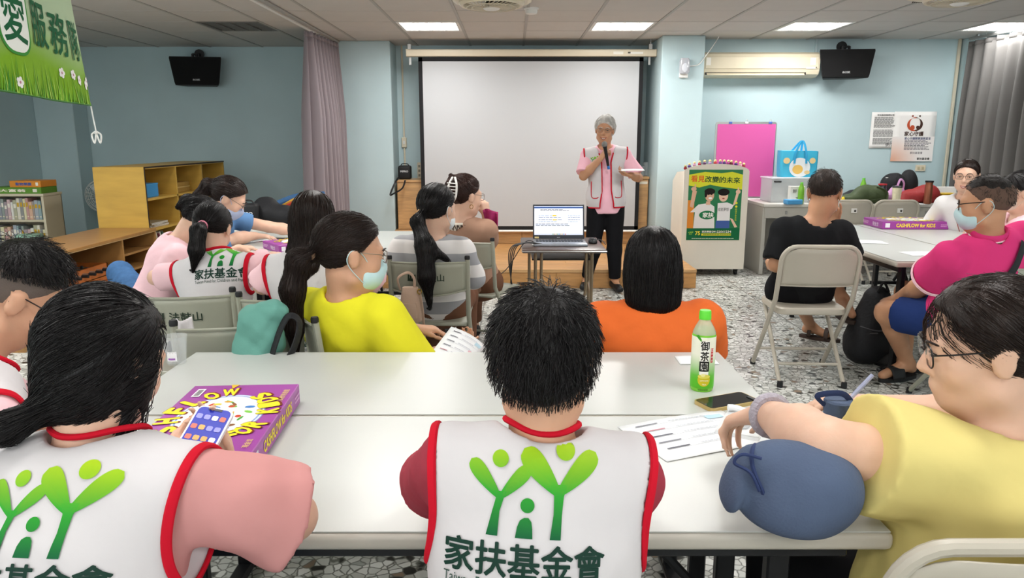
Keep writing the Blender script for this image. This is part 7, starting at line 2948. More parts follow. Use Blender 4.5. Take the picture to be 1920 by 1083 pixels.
# green tea bottle
q = at(1315, 729, z=TZ)
tb_ = thing('tea_bottle', 'tall green tea bottle with bright green cap standing on the front table', 'bottle', (q.x, q.y, TZ))
br_ = .0315
MB().lathe([(br_ * .9, 0), (br_, .006), (br_ * .98, .05), (br_ * 1.0, .055), (br_, .155), (br_ * .99, .16)], 28).build('bottle_body', mk('bottle_wrap_green', '#7cc93c', .25), tb_)
MB().lathe([(br_ * .99, .16), (br_ * .97, .165), (br_ * .8, .178), (br_ * .48, .196), (br_ * .45, .204)], 28).build('bottle_shoulder', mk('clear_bottle_tint', '#c9d6b8', .08, alpha=.55), tb_)
MB().lathe([(br_ * .9, .125), (br_ * .9, .163), (br_ * .7, .176)], 24).build('tea', mk('pale_tea', '#a8a060', .1, alpha=.8), tb_)
cp = MB()
cp.lathe([(br_ * .52, .2), (br_ * .52, .203), (br_ * .5, .22), (br_ * .46, .224)], 28)
cp.build('cap', mk('cap_lime', '#5fd43a', .4), tb_)
k = Ink()
wrp = lambda x, y, o: Vector(((br_ + o + .0004) * math.sin(x / br_), -(br_ + o + .0004) * math.cos(x / br_), y))
grn, wht = col('#5cb82e'), col('#e9ead8')
def bg(x, y):
 f = min(1, max(0, (y - .045) / .06))
 return tuple(a * (1 - f) + b * f for a, b in zip(grn, wht))
for i in range(20):
 for j in range(12):
  a0, a1 = -PI + 2 * PI * i / 20, -PI + 2 * PI * (i + 1) / 20
  y0, y1 = .012 + .143 * j / 12, .012 + .143 * (j + 1) / 12
  k.poly([(a0 * br_, y0), (a1 * br_, y0), (a1 * br_, y1), (a0 * br_, y1)], bg, 0)
k.rect(-.004, .098, .024, .094, '#f1f1ea', 1)
for i, ch in enumerate('御茶園'):
 k.text(ch, -.004, .132 - i * .029, .022, '#1d1f1c', h=.026, bold=.02, layer=2)
k.line([(-.016, .061), (.008, .061), (.008, .088), (-.016, .088), (-.016, .061)], .0015, '#1d1f1c', 2)
k.rect(.0165, .105, .0075, .04, '#c0282c', 2)
for i, ch in enumerate('日式綠茶'):
 k.text(ch, .0165, .119 - i * .0095, .006, '#f6efe6', layer=3)
k.ell(-.003, .036, .0165, .018, '#cfc02e', 1).ell(-.003, .046, .0165, .006, '#e2da62', 2).ell(-.006, .05, .006, .004, '#eee9a0', 3)
k.text('JAPANESE', -.002, .034, .022, '#fbfae6', layer=3).text('TEA', -.002, .024, .011, '#fbfae6', layer=3)
k.poly([(-.03, .158), (-.022, .162), (-.014, .15), (-.013, .142), (-.02, .148)], '#3f9a2a', 2)
k.scribble(-.003, .008, .03, .004, 1, '#2a6a22', 2, 6)
k.wrap('bottle_label', tb_, wrp, .00025, .3, .006)

# clear cup at the table's far left
q = at(318, 690, z=TZ)
t = thing('clear_cup', 'clear plastic cup with a white tag at the edge of the front tables', 'cup', (q.x - .0, q.y + .05, TZ))
MB().lathe([(.026, 0), (.028, .003), (.036, .085), (.037, .088), (.0345, .085), (.026, .006)], 22).build('cup_wall', mk('clear_cup_plastic', '#e4e8ea', .08, alpha=.18), t)
Ink().rect(0, .03, .03, .03, '#f0f0f2').rect(0, .022, .02, .006, '#a06ab8', 1).wrap('cup_tag', t, lambda x, y, o: Vector(((.031 + o) * math.sin(x / .031), -(.031 + o) * math.cos(x / .031), y)))

# phone in the girl's hand
a, b, c = at(344, 850, t=1.36), at(408, 862, t=1.36), at(352, 783, t=1.42)
ux = (b - a).normalized()
uz = ((c - a) - ux * (c - a).dot(ux)).normalized()
nn = ux.cross(uz)
Mx = Matrix((ux, uz, nn)).transposed()
ctr_ = at(377, 822, t=1.345)
ph = thing('smartphone', 'white smartphone with a glowing blue home screen in the girl\'s hand', 'phone', ctr_)
MB().loft([[Mx @ Vector((x, y, z)) for x, y in rrect(.068, .142, .012, 4)] for z in (-.004, .004)]).build('phone_case', mk('phone_white', '#d6d2dc', .3), ph, 40)
MB().loft([[Mx @ Vector((x, y, z)) for x, y in rrect(.061, .135, .010, 4)] for z in (.004, .0048)]).build('phone_screen', mk('lit_blue_screen', '#2a34a0', .3, emis=.35, spec=.1), ph, 40)
k = Ink()
for i in range(4):
 for j in range(4):
  k.poly([(-.022 + i * .0145 + x, .045 - j * .024 + y) for x, y in rrect(.011, .011, .003, 3)], random.choice(['#d9a24a', '#c9c9d6', '#d0604a', '#4a9a6a', '#8a8ae0', '#e6e6ee']), 1)
k.rect(0, .064, .026, .005, '#101018', 2).rect(.0, -.05, .05, .016, '#8f94d8', 1)
k.flat('screen_icons', ph, Matrix.Translation((0, 0, 0)) @ frame(Mx @ Vector((0, 0, .0049)), ux, uz), .0003, .3)

# ---------------------------------------------------------------- blue drawstring bag on the table edge
q = at(1487, 915, t=1.26)
db = thing('drawstring_bag', 'slouchy blue cloth drawstring bag under the reaching arm', 'bag', q)
M_DBL = mk('blue_cotton_bag', '#4a5872', .8, bump=.15, bs=200, var=.1, vs=10)
B_ = Vector(q)
pr = [el(B_ + Vector((.012, 0, -.010)), (.102, .07, .072), None, .04), el(B_ + Vector((.045, .01, .012)), (.062, .055, .06), None, .04), el(B_ + Vector((-.035, .01, .02)), (.06, .05, .055), None, .04),
      el(B_ + Vector((-.092, .0, .028)), (.022, .035, .052), np.array(Matrix.Rotation(R(25), 3, 'Y')), .015), el(B_ + Vector((-.104, -.012, .004)), (.012, .03, .036), np.array(Matrix.Rotation(R(12), 3, 'Y')), .01)]
blob('bag_body', db, B_, pr, M_DBL, [], .006, .006, 21, 30)
MB().tube(bez([(-.07, -.035, .07), (-.1, -.03, .075), (-.112, -.03, .06), (-.09, -.045, .05), (-.075, -.05, .02)], 6), .003, 6).build('drawstring', mk('navy_cord', '#24335c', .8), db)
MB().tube([(-.072 + .012 * math.sin(2 * a), .0 + .046 * math.cos(a), .025 + .05 * math.sin(a)) for a in np.linspace(0, 2 * PI, 24)[:-1]], .004, 6, True).build('neck_cord', mk('navy_cord', '#24335c', .8), db)
# blue cup sleeve with straw in her far hand
q = at(1572, 760, t=1.55)
cs_ = thing('straw_cup', 'blue cloth cup sleeve with a clear straw in the reaching woman\'s far hand', 'cup', q)
MB().lathe([(.022, -.05), (.027, -.04), (.03, .01), (.027, .014)], 20).build('sleeve', M_DBL, cs_)
MB().cyl((.01, 0, 0), (.075, .02, .06), .0045, n=10).build('straw', mk('clear_straw', '#b8c0e0', .1, alpha=.6), cs_)
MB().tube(bez([(-.028, 0, .0), (-.045, 0, .022), (-.0, -.01, .03), (.028, 0, .006)], 6), [(.002, .007)] * 19, 6, flat=True).build('carry_loop', mk('navy_cord', '#24335c', .8), cs_)

# ---------------------------------------------------------------- microphone and speaker's sheet
m0, m1 = at(1133, 268, Y=6.66), at(1139, 303, Y=6.68)
d = (m1 - m0).normalized()
mc = thing('microphone', 'black handheld microphone with silver head in the speaker\'s hand', 'microphone', m0)
MB().tube([d * .03, d * .05, d * .19, d * .21], [.020, .016, .0125, .012], 14).build('handle', M_BLACK, mc)
MB().ball(d * .012, (.026, .026, .028), 16, 10).build('grille_head', mk('mic_grille', '#8f8f8c', .35, metal=.8, bump=.6, bs=600), mc)
MB().tube([d * .205, d * .235], [.0125, .0125], 12).build('blue_ring', mk('mic_blue', '#2c6ab0', .4), mc)
a = at(1184, 320, Y=6.62)
sheet('speaker_notes', 'white sheet of notes in the speaker\'s hand', [a + Vector((-.12, -.04, .0)), a + Vector((.11, -.05, .004)), a + Vector((.12, .08, .012)), a + Vector((-.11, .09, .008))], .004, 'paper')

# sheet held by the woman in yellow
q = at(862, 634, t=2.72)
a = [at(806, 664, t=2.6), at(868, 690, t=2.62), at(912, 650, t=2.85), at(846, 612, t=2.85)]
sheet('printed_form', 'white printed form held by the woman in bright yellow', a, .012, 'paper', form_ink)
# magenta cloth
q = at(917, 412, t=4.62)
mg = thing('folded_cloth', 'magenta folded cloth in the hand of the woman in mocha knit', 'cloth', q)
V = []
MB().grid(lambda u, v: ((-.035 + u * .085 + .02 * v) * (1.1 - .4 * v), -.01 + .02 * math.sin(u * 9 + v * 3), .06 - v * .16 + .01 * math.sin(u * 5)), 12, 10).build('cloth', mk('magenta_cloth', '#9c1f5c', .7), mg, 180, .004)

# ---------------------------------------------------------------- bags and clothes on chairs
cg = CH_G.location
hb = at(770, 566, t=3.72)
hbt = thing('handbag', 'beige leather handbag hanging on the striped woman\'s chair', 'handbag', hb)
M_HB = mk('beige_leather', '#b59a86', .5, bump=.1, bs=80)
MB().loft([[(x, y, z) for x, y in rrect(w_, d_, min(w_, d_) * .35, 4)] for w_, d_, z in ((.10, .06, -.10), (.115, .07, -.09), (.11, .066, -.03), (.09, .05, .04), (.08, .03, .075), (.07, .024, .078))]).build('bag_body', M_HB, hbt)
MB().loft([[(x, y - .034, z) for x, y in rrect(w_, .012, .005, 3)] for w_, z in ((.07, -.075), (.075, -.03), (.06, .0))]).build('front_pocket', M_HB, hbt)
MB().tube(bez([(-.05, 0, .06), (-.06, .0, .12), (-.01, .0, .15), (.02, 0, .12), (.02, 0, .06)], 6), [(.003, .008)] * 25, 6, flat=True).build('handle', M_HB, hbt)
MB().tube(bez([(.05, -.03, .06), (.065, -.04, -.05), (.07, -.04, -.2), (.065, -.02, -.25)], 6), [(.003, .01)] * 19, 6, flat=True).build('shoulder_strap', M_HB, hbt)
MB().tube([(.05 + .01 * math.cos(a), -.035, .06 + .012 * math.sin(a)) for a in np.linspace(0, 2 * PI, 12)[:-1]], .003, 6, True).build('buckle_ring', mk('gold', '#c9a24a', .25, metal=1), hbt)

jk = at(488, 618, t=2.42)
jt = thing('jacket', 'sea green jacket hung over the chair back with a black bag strap', 'jacket', jk)
M_JK = mk('sea_green_cloth', '#5f978b', .8, bump=.08, bs=200)
blob('jacket_cloth', jt, jk, [rc(jk + Vector((-.03, .02, .05)), jk + Vector((.055, .0, .055)), .03, .03, .03), rc(jk + Vector((-.03, .0, .04)), jk + Vector((-.055, -.01, -.14)), .035, .05, .03), rc(jk + Vector((.02, .0, .05)), jk + Vector((.0, -.02, -.15)), .04, .055, .03), rc(jk + Vector((.05, .0, .05)), jk + Vector((.045, -.0, -.05)), .03, .035, .03)], M_JK, [], .007, .009, 9, 55)
MB().tube(bez([(.03, -.05, -.15), (.06, -.05, -.04), (.10, -.03, .05), (.135, -.02, .03), (.12, -.05, -.05), (.06, -.06, -.14)], 8), [(.004, .016)] * 41, 6, flat=True).build('black_strap', M_BAGB, jt)
wv = at(346, 618, t=2.55)
wt = thing('folded_vest', 'corner of a white vest with red edge hung on a chair', 'vest', wv)
MB().grid(lambda u, v: ((u - .5) * .05 * (1 + .3 * v), -.01 * math.sin(u * 6), .04 - .075 * v - .008 * math.sin(u * 4)), 8, 8).build('vest_cloth', V_WHITE, wt, 180, .006)
MB().tube([(-.03, -.004, -.02), (0, -.009, -.026), (.03, -.002, -.024)], .004, 6).build('red_edge', V_RED, wt)

# floor backpack beside the magenta polo
q = at(1640, 690, z=0)
fbk = thing('floor_backpack', 'black backpack standing on the terrazzo floor by the bare shin', 'backpack', (q.x, q.y + .12, 0))
B_ = Vector((q.x, q.y + .12, 0))
blob('bag_body', fbk, B_, [rc(B_ + Vector((-.04, 0, .1)), B_ + Vector((.1, 0, .1)), .1, .1, .04), rc(B_ + Vector((0, .03, .15)), B_ + Vector((.06, .06, .40)), .13, .085, .05)], M_BAGB, [(lambda P: .002 - P[:, 2], .004)], .012, .005, 12, 20)
MB().tube(bez([(-.1, -.09, .26), (.0, -.125, .24), (.13, -.09, .25)], 6), .004, 5).build('zip', mk('zip_grey', '#55565a', .4), fbk)
MB().box((-.02, -.108, .22), (.05, .004, .008)).build('brand_tab', mk('zip_grey', '#55565a', .4), fbk, 0)
MB().tube(bez([(.03, .0, .46), (.06, -.01, .52), (.1, .0, .46)], 5), .008, 6).build('grab_loop', M_BAGB, fbk)


# sandals
def sandal(label, an, toe, mat, side, slide=True):
 d = (toe - an)
 d.z = 0
 d.normalize()
 r_ = d.cross(Z3)
 heel = Vector((an.x, an.y, 0)) - d * .07
 z0 = max(0, min(an.z, toe.z) - .055)
 t = thing('sandal', label, 'sandal', (heel.x, heel.y, z0))
 ol = []
 for i in range(24):
  a = 2 * PI * i / 24
  x = .135 + .14 * math.cos(a)
  w = (.042 + .008 * math.cos(a)) * math.sin(a)
  ol.append(d * x + r_ * w)
 tilt = (toe.z - an.z + .045) / .2
 MB().loft([[p + Z3 * z for p in ol] for z in (.0, .006, .018, .022)]).build('sole', mat, t)
 for u0, u1 in (((.13, .22),) if slide else ((.17, .2), (.06, .085))):
  def st_(u, v):
   a = PI * v
   x = u0 + (u1 - u0) * u
   return d * x + r_ * (.05 * math.cos(a)) + Z3 * (.02 + .062 * math.sin(a) * (1.25 - 1.6 * (x - .1)))
  MB().grid(st_, 6, 14).build('strap', mat, t, 180, .004)
 return t


M_SAN = mk('black_rubber', '#1c1b1c', .6)
M_SANB = mk('brown_leather', '#3a2a22', .6)
v = P15.leg['L']
sandal('black slide sandal on the foot of the man in magenta', v[2], v[3], M_SAN, 1)
v = P14.leg['L']
sandal('dark strapped sandal flat on the floor under the man in black', v[2], v[3], M_SANB, 1, False)
v = P14.leg['R']
sandal('dark strapped sandal on the lifted foot of the man in black', v[2], v[3], M_SANB, 1, False)
v = P15.leg['R']
sandal('black slide sandal on the far foot of the man in magenta', v[2], v[3], M_SAN, 1)

# ---------------------------------------------------------------- amplifier bags
def mipro(label, loc, s=1.0, rz=0):
 t = thing('amplifier', label, 'amplifier', loc, rz)
 MB().box((0, 0, .085 * s), (.16 * s, .12 * s, .17 * s), None, .025 * s, 3).build('amplifier_case', mk('amp_black', '#131417', .6, bump=.2, bs=200), t)
 Ink().text('MIPRO', 0, .1 * s, .095 * s, '#d5d7da', h=.022 * s, bold=.03).flat('badge', t, frame((0, -.0605 * s, 0), (1, 0, 0), (0, 0, 1)))
 MB().tube(bez([(-.05 * s, 0, .168 * s), (-.03 * s, 0, .19 * s), (.03 * s, 0, .19 * s), (.05 * s, 0, .168 * s)], 5), .006, 6).build('handle', M_BLACK, t)
 return t


q = at(759, 336, Y=8.85)
a1 = mipro('black portable amplifier on top of the narrow cabinet beside the screen', (q.x, 8.88, zc), .95)
MB().tube(bez([(-.06, -.06, .03), (-.09, -.2, -.03), (-.14, -.26, -.16), (-.1, -.26, -.15), (.0, -.26, -.09), (.03, -.2, .0)], 7), [(.003, .012)] * 36, 6, flat=True).build('carry_strap', M_BLACK, a1)
q = at(1216, 328, Y=8.85)
t = thing('glass_jar', 'clear glass jar on the cabinet between screen and podium', 'jar', (q.x - .08, 8.86, zc2))
MB().lathe([(.03, 0), (.035, .005), (.035, .11), (.03, .12)], 20).build('glass', mk('clear_glass_jar', '#cfd9dc', .08, alpha=.4), t)
t = thing('glass_jar', 'taller clear glass jar against the wall beside the screen', 'jar', (q.x - .02, 8.93, zc2))
MB().lathe([(.03, 0), (.038, .005), (.038, .15), (.034, .16)], 20).build('glass', mk('clear_glass_jar', '#cfd9dc', .08, alpha=.4), t)
t = thing('blue_mug', 'blue and white mug on the cabinet between screen and podium', 'mug', (q.x + .055, 8.84, zc2))
MB().lathe([(.028, 0), (.033, .004), (.033, .06), (.03, .1), (.025, .1)], 20).build('mug_body', mk('mug_blue', '#2c5aa0', .3), t)
MB().lathe([(.0335, .02), (.0335, .045)], 20, caps=False).build('white_band', M_WHITE, t)

# ---------------------------------------------------------------- alcove desk with bags
q0, q1 = at(440, 430, z=.72), at(548, 424, z=.72)
ad = thing('alcove_desk', 'pale grey desk in the alcove piled with black bags', 'desk', ((q0.x + q1.x) / 2, q0.y + .32, 0))
w = (q1.x - q0.x) / 2 + .12
MB().span((-w, -.34, .685), (w, .34, .72), .006, 2).build('desk_top', M_DESK, ad)
for sx in (-1, 1):
 for sy in (-1, 1):
  MB().span((sx * (w - .04) - .02, sy * .28 - .02, 0), (sx * (w - .04) + .02, sy * .28 + .02, .685), .003).build('leg', M_DESKB, ad)
MB().span((-w + .04, -.3, .6), (w - .04, -.28, .685)).build('apron', M_DESKB, ad, 0)
q = at(474, 414, Y=ad.location.y)
mipro('black portable amplifier on the alcove desk beside the woman in blue', (q.x, ad.location.y - .1, .72), 1.05, R(6))
q = at(512, 405, Y=ad.location.y + .05)
bag('black_bag', 'big black bag heaped on the alcove desk before the curtain', (q.x, ad.location.y + .05, .72), [((-.05, 0, .09), (.14, .12, .1)), ((.08, 0, .07), (.13, .1, .08)), ((-.06, .02, .15), (.09, .08, .07))], M_BAGB)
q = at(448, 405, Y=ad.location.y + .2)
bag('black_bag', 'dark bag behind the amplifier on the alcove desk', (q.x + .02, ad.location.y + .2, .72), [((0, 0, .08), (.1, .08, .1))], M_BAGB)
# rolled coloured mats behind
q = at(568, 372, Y=6.9)
rm = thing('rolled_mat', 'striped orange and yellow roll beside the mauve curtain', 'mat', (q.x, 6.9, 0))
MB().span((-.22, -.12, 0), (.22, .12, q.z - .12), .01).build('support_box', mk('grey_carton', '#77787a', .8), rm)
for i, c in enumerate(('#c8452f', '#d9a43a', '#3f6a9a')):
 MB().tube(bez([(-.22, -.02 * i, q.z - .08 + .02 * i), (-.05, 0, q.z - .02 + .02 * i), (.2, 0, q.z - .0 + .02 * i)], 6), .035 - .004 * i, 10).build('roll', mk('mat_' + c, c, .7), rm)

# ---------------------------------------------------------------- wooden shelves on the left
M_SHY = mk('yellow_oak', '#c9a24a', .42, var=.1, vs=3, stretch=(1, 1, 5))
M_SHB = mk('brown_oak', '#a87c48', .33, var=.1, vs=4, stretch=(1, 6, 1))
M_SHD = mk('shelf_back', '#8a6a3e', .6)
SX1 = -3.3
sy0, sy1 = 6.72, 8.60
sz = 1.145
sx0 = -3.76
ts_ = thing('cubby_shelf', 'tall yellow wooden cubby shelf standing in the alcove', 'shelf', ((sx0 + SX1) / 2, (sy0 + sy1) / 2, 0))
hx, hy = (SX1 - sx0) / 2, (sy1 - sy0) / 2
for y in (-hy, hy - .02):
 MB().span((-hx, y, 0), (hx, y + .02, sz), .002).build('side_panel', M_SHY, ts_, 0)
MB().span((-hx, -hy + .02, 0), (-hx + .01, hy - .02, sz)).build('back_panel', M_SHY, ts_, 0)
zs = [.02, .30, .56, .84, sz - .02]
for z in zs:
 MB().span((-hx + .01, -hy + .02, z), (hx, hy - .02, z + .02)).build('shelf_board', M_SHY, ts_, 0)
for y in (-.3, .32):
 MB().span((-hx + .01, y - .01, .04), (hx, y + .01, sz - .02)).build('divider', M_SHY, ts_, 0)
ed = mk('dark_edge', '#2c2018', .5)
MB().span((hx, -hy, sz - .012), (hx + .004, hy, sz + .002)).build('edge_strip', ed, ts_, 0)
MB().span((hx, -hy, 0), (hx + .004, -hy + .012, sz)).build('edge_strip', ed, ts_, 0)


def on_shelf(y, z, dx=.0):
 return Vector(((sx0 + SX1) / 2 + dx, (sy0 + sy1) / 2 + y, z))


p_ = on_shelf(-.72, .86, .1)
t = thing('blue_box', 'small blue box on the top shelf of the yellow cubby', 'box', p_)
MB().box((0, 0, .06), (.16, .26, .12), None, .005).build('box_body', mk('box_blue', '#3f8fc8', .5), t, 0)
MB().box((0, 0, .121), (.165, .265, .012), None, .003).build('box_lid', mk('box_blue2', '#4a9ad0', .5), t, 0)
p_ = on_shelf(.02, .86, .05)
t = thing('brown_carton', 'flat brown carton in the middle top compartment of the yellow cubby', 'carton', p_)
MB().box((0, 0, .05), (.2, .3, .1), None, .003).build('carton_body', mk('brown_card', '#a8843f', .7), t, 0)
MB().box((.101, 0, .05), (.002, .3, .012)).build('tape', mk('tape_tan', '#c9ac6a', .4), t, 0)
rr = random.Random(8)
for i in range(7):
 p_ = on_shelf(-.62, .58 + .006 * i, .06)
 t = thing('paper_bundle', '%s magazine lying flat in the second shelf pile of the yellow cubby' % ['lowest', 'second', 'third', 'fourth', 'fifth', 'sixth', 'topmost'][i], 'magazine', p_, R(rr.uniform(-8, 8)), 'magazines lying in the yellow cubby')
 MB().box((0, 0, .003), (.24, .32, .005)).build('cover', mk('mag_%d' % i, rr.choice(['#c9b58a', '#a89a78', '#d8cbb0', '#8a7a5a']), .6), t, 0)
 MB().box((.002, 0, .003), (.239, .312, .003)).build('pages', M_WHITE, t, 0)
for i in range(9):
 p_ = on_shelf(-.82 + i * .045, .32, .1 + .02 * rr.random())
 hgt = rr.uniform(.18, .225)
 c = ['#b8423a', '#d8d4c8', '#3f5a8a', '#c9c0a8', '#7a3a4a', '#e0dccf', '#4a6a5a', '#d8a24a', '#9a9690'][i]
 nm = ['red', 'ivory', 'navy', 'tan', 'wine', 'cream', 'green', 'amber', 'grey'][i]
 t = thing('book', '%s book leaning in the third shelf row of the yellow cubby' % nm, 'book', p_, 0, 'books in the yellow cubby')
 Rm = Matrix.Rotation(R(14), 3, 'X')
 MB().box(Rm @ Vector((0, 0, hgt / 2)), (.16, .022, hgt), Rm, .001).build('cover', mk('bk_' + nm, c, .5), t, 0)
 MB().box(Rm @ Vector((.002, 0, hgt / 2)), (.155, .016, hgt + .001), Rm).build('pages', M_WHITE, t, 0)
p_ = on_shelf(-.65, .04, .05)
t = thing('green_cord', 'coil of green cord on the low shelf of the yellow cubby', 'cord', p_)
MB().tube([(.09 * math.cos(a), .09 * math.sin(a) + .02 * math.sin(a * 3), .02 + .06 * i / 60) for i, a in enumerate(np.linspace(0, 22, 60))], .008, 6).build('cord', mk('green_cord', '#4a9a7a', .6), t)

# low shelf
lz = .60
ly0, ly1 = 4.75, 6.71
lx0, lx1 = -3.76, -3.24
ls = thing('low_shelf', 'low brown wooden shelf unit in front of the tall yellow cubby', 'shelf', ((lx0 + lx1) / 2, (ly0 + ly1) / 2, 0))
hx, hy = (lx1 - lx0) / 2, (ly1 - ly0) / 2
MB().span((-hx - .005, -hy - .005, lz - .025), (hx + .008, hy, lz), .003).build('top_board', M_SHB, ls, 0)
for y in (-hy, hy - .6, hy - .022):
 MB().span((-hx, y, 0), (hx, y + .022, lz - .025)).build('upright', M_SHB, ls, 0)
MB().span((-hx, -hy, 0), (-hx + .01, hy, lz - .025)).build('back_panel', M_SHD, ls, 0)
MB().span((-hx, -hy + .022, .24), (hx, hy - .6, .262)).build('shelf_board', M_SHB, ls, 0)
for z in (.14, .28, .42):
 MB().span((-hx, hy - .578, z), (hx - .03, hy - .022, z + .018)).build('shelf_board', M_SHB, ls, 0)
for a, b in (((hx, -hy, lz - .03), (hx + .004, hy, lz - .002)), ((hx, -hy, .238), (hx + .004, hy - .6, .264))):
 MB().span(a, b).build('edge_strip', mk('pale_edge', '#d3b27e', .5), ls, 0)
# table football inside
fq = thing('table_football', 'small wooden table football game inside the low shelf', 'game', (-3.45, 5.62, .262))
M_FB = mk('orange_wood', '#b5652c', .4, var=.15, vs=6)
fw_, fd_, fh_ = .34, .62, .15
for a, b in (((-fw_ / 2, -fd_ / 2, 0), (-fw_ / 2 + .012, fd_ / 2, fh_)), ((fw_ / 2 - .012, -fd_ / 2, 0), (fw_ / 2, fd_ / 2, fh_)), ((-fw_ / 2, -fd_ / 2, 0), (fw_ / 2, -fd_ / 2 + .012, fh_)), ((-fw_ / 2, fd_ / 2 - .012, 0), (fw_ / 2, fd_ / 2, fh_))):
 MB().span(a, b).build('side_wall', M_FB, fq, 0)
MB().span((-fw_ / 2, -fd_ / 2, .05), (fw_ / 2, fd_ / 2, .056)).build('pitch', mk('pitch_green', '#3a6a3f', .7), fq, 0)
for i in range(6):
 y = -fd_ / 2 + .07 + i * .096
 o = MB().cyl((-fw_ / 2 - .03, y, fh_ - .03), (fw_ / 2 + .06, y, fh_ - .03), .005, n=8).build('rod', M_STEEL, fq)
 MB().cyl((fw_ / 2 + .05, y, fh_ - .03), (fw_ / 2 + .1, y, fh_ - .03), .012, n=10).build('grip', M_BLACK, o)
 for j in range(3):
  x = -.1 + j * .1
  MB().box((x, y, fh_ - .045), (.02, .016, .06), None, .004).build('player', mk('player_' + ('a' if i % 2 else 'b'), '#2a2a2c' if i % 2 else '#8a2a2a', .5), o)
bq = thing('blue_bin', 'blue plastic bin on the floor of the low shelf', 'bin', (-3.42, 5.5, .0))
MB().loft([[(x, y, z) for x, y in rrect(.3 * k, .7 * k, .04, 4)] for z, k in ((.002, .92), (.19, 1), (.2, 1.03), (.21, 1.03))]).build('bin_body', mk('bin_blue', '#1f7fc0', .4), bq, 40)
MB().tube([(x, y, .21) for x, y in rrect(.31, .72, .04, 4)], .008, 6, True).build('rim', mk('bin_blue', '#1f7fc0', .4), bq)

# bookcase at the left wall
M_BKC = mk('bookcase_pale', '#cfc4ac', .5)
kq0, kq1 = at(-60, 363, Y=7.3), at(80, 363, Y=7.3)
kz = kq1.z
kw = (kq1.x - kq0.x)
bk = thing('bookcase', 'pale low bookcase full of books under the board game boxes', 'bookcase', ((kq0.x + kq1.x) / 2, 7.45, 0))
hx = kw / 2
for x in (-hx, hx - .025):
 MB().span((x, -.15, 0), (x + .025, .15, kz - .02), .002).build('side_panel', M_BKC, bk, 0)
MB().span((-hx - .01, -.16, kz - .025), (hx + .01, .15, kz), .002).build('top_board', M_BKC, bk, 0)
MB().span((-hx, .14, 0), (hx, .15, kz)).build('back_panel', M_BKC, bk, 0)
rows = []
z1 = at(40, 412, Y=7.3).z
for z in (z1, z1 - .27, .04):
 if z > .02:
  MB().span((-hx + .025, -.15, z - .02), (hx - .025, .14, z)).build('shelf_board', M_BKC, bk, 0)
  rows.append(z)
rb = random.Random(3)
pal = [('cream', '#d8cdb8'), ('rust red', '#b0483a'), ('grey blue', '#6f8296'), ('dark green', '#3a5a4a'), ('white', '#e3ded6'), ('black', '#2a2a2e'), ('orange', '#d08a4a'), ('teal', '#3f7f8a'), ('plum', '#6a3f55'), ('olive', '#8f8a4a'), ('pale yellow', '#d8cc8a'), ('brown', '#6a4a38'), ('navy', '#2f3f66'), ('rose', '#c08a92')]
pal = [(n_, tuple(.35 * .75 + .65 * x for x in col(c_)[:3])) for n_, c_ in pal]
rown_ = ['upper', 'middle', 'bottom']
for ri, z in enumerate(rows[:2]):
 x = -hx + .035
 i = 0
 top_ = (kz - .03) if ri == 0 else rows[ri - 1] - .02
 while x < hx - .05:
  wd = rb.uniform(.018, .038)
  hg = min(top_ - z - .015, rb.uniform(.17, .215))
  cn, cc = pal[(i * 5 + ri * 3) % len(pal)]
  oc_ = sum(1 for j in range(i) if pal[(j * 5 + ri * 3) % len(pal)][0] == cn)
  bdn, bdc = [('ivory', '#ece6da'), ('gold', '#c9a23a'), ('dark', '#3a2f2a')][oc_ % 3]
  t = thing('book', '%s spined book with %s band in the %s row of the pale bookcase' % (cn, bdn, rown_[ri]), 'book', ((kq0.x + kq1.x) / 2 + x + wd / 2, 7.40, z), 0, 'books in the pale bookcase ' + rown_[ri])
  MB().box((0, 0, hg / 2), (wd - .002, .15, hg), None, .0015).build('cover', mk('spine_' + cn.replace(' ', '_'), cc, .5), t, 0)
  Ink().rect(0, hg * .7, (wd - .002) * .7, hg * .2, bdc).rect(0, hg * .15, (wd - .002) * .6, hg * .05, '#e2d8c0').flat('spine_print', t, frame((0, -.0752, 0), (1, 0, 0), (0, 0, 1)))
  x += wd
  i += 1
def flat_game(label, px0, px1, py0, py1, c, c2, txt, Y=7.42):
 a, b = at(px0, py0, Y=Y - .12), at(px1, py1, Y=Y - .12)
 t = thing('board_game_box', label, 'board game', ((a.x + b.x) / 2, Y, b.z), 0)
 w, h = b.x - a.x, a.z - b.z
 MB().box((0, 0, h / 2), (w, .26, h), None, .003).build('box_lid', mk('gamebox_' + c, c, .45), t, 0)
 MB().box((0, 0, h * .15), (w - .01, .25, h * .3)).build('box_bottom', mk('gamebox_' + c2, c2, .45), t, 0)
 Ink().text(txt, -w * .05, h * .5, w * .5, '#f2ead8' if c2 != '#d9c9b0' else '#4a5a9a', h=h * .45, bold=.03).rect(w * .38, h * .5, w * .08, h * .5, '#e8e2d6').flat('side_print', t, frame((0, -.1305, 0), (1, 0, 0), (0, 0, 1)))
 return t


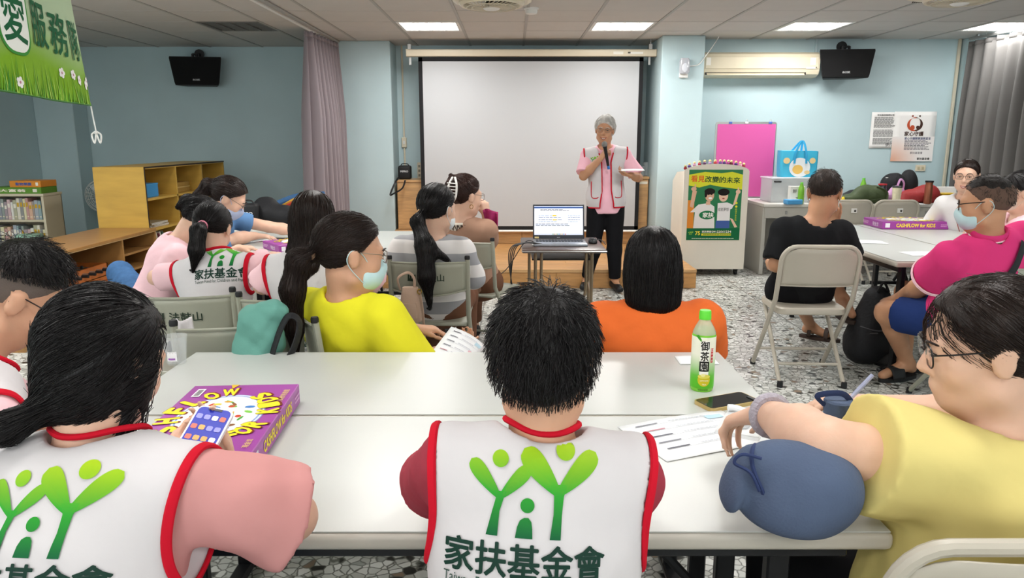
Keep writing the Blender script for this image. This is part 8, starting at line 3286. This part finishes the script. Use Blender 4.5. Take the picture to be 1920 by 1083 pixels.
zg = at(30, 363, Y=7.3)
g1_ = flat_game('flat green board game box lying on the pale bookcase', -20, 79, 351, 363, '#5f8f2c', '#3f6a22', '大富翁')
g1_.location.z = kz
hh1 = at(0, 351, Y=7.3).z - at(0, 363, Y=7.3).z
g2_ = flat_game('flat orange board game box on top of the green one', 18, 78, 339, 351, '#d8892c', '#d9c9b0', '動物樂園')
g2_.location.z = kz + hh1 + .001
# mint stool-like bin beside the books
q = at(52, 450, Y=7.15)
t = thing('mint_bin', 'small clear bin with a mint lid on the middle bookcase row', 'bin', (at(55, 445, Y=7.2).x, 7.2, 0))
MB().lathe([(.09, 0), (.1, .01), (.11, q.z + .02)], 20).build('bin_body', mk('clear_bin', '#cfd6d2', .2, alpha=.6), t)
MB().lathe([(.115, q.z + .02), (.12, q.z + .03), (.115, q.z + .05), (.0, q.z + .055)], 20).build('bin_lid', mk('mint_lid', '#a9d6c0', .4), t)

# pedestal fan behind the cubby
q = at(186, 368, Y=8.9)
pf = thing('pedestal_fan', 'white wire pedestal fan half hidden behind the yellow cubby', 'fan', (q.x, 8.95, 0))
MB().lathe([(.18, 0), (.18, .015), (.06, .04), (.02, .05)], 24).build('base', M_WHITE, pf)
MB().cyl((0, 0, .04), (0, 0, q.z), .014, n=10).build('pole', M_WHITE, pf)
for rr_ in (.05, .1, .15, .19):
 for s_ in (-1, 1):
  MB().tube([(rr_ * math.cos(a), s_ * (.05 - .035 * rr_ / .19), q.z + rr_ * math.sin(a)) for a in np.linspace(0, 2 * PI, 28)[:-1]], .003, 5, True).build('guard_ring', M_WHITE, pf)
sp2 = MB()
for i in range(24):
 a = 2 * PI * i / 24
 for s_ in (-1, 1):
  sp2.tube([(.02 * math.cos(a), s_ * .05, q.z + .02 * math.sin(a)), (.19 * math.cos(a), s_ * .015, q.z + .19 * math.sin(a))], .0018, 4)
tag(sp2.build('guard_spokes', M_WHITE, pf), kind='stuff')
for k in range(3):
 a = 2 * PI * k / 3
 MB().box((.09 * math.cos(a), 0, q.z + .09 * math.sin(a)), (.15, .012, .1), (R(20), -a, 0), .004).build('fan_blade', mk('fan_blade_pale', '#c9d6da', .3, alpha=.7), pf)
MB().ball((0, .0, q.z), (.035, .055, .035), 14, 8).build('motor_hub', M_WHITE, pf)
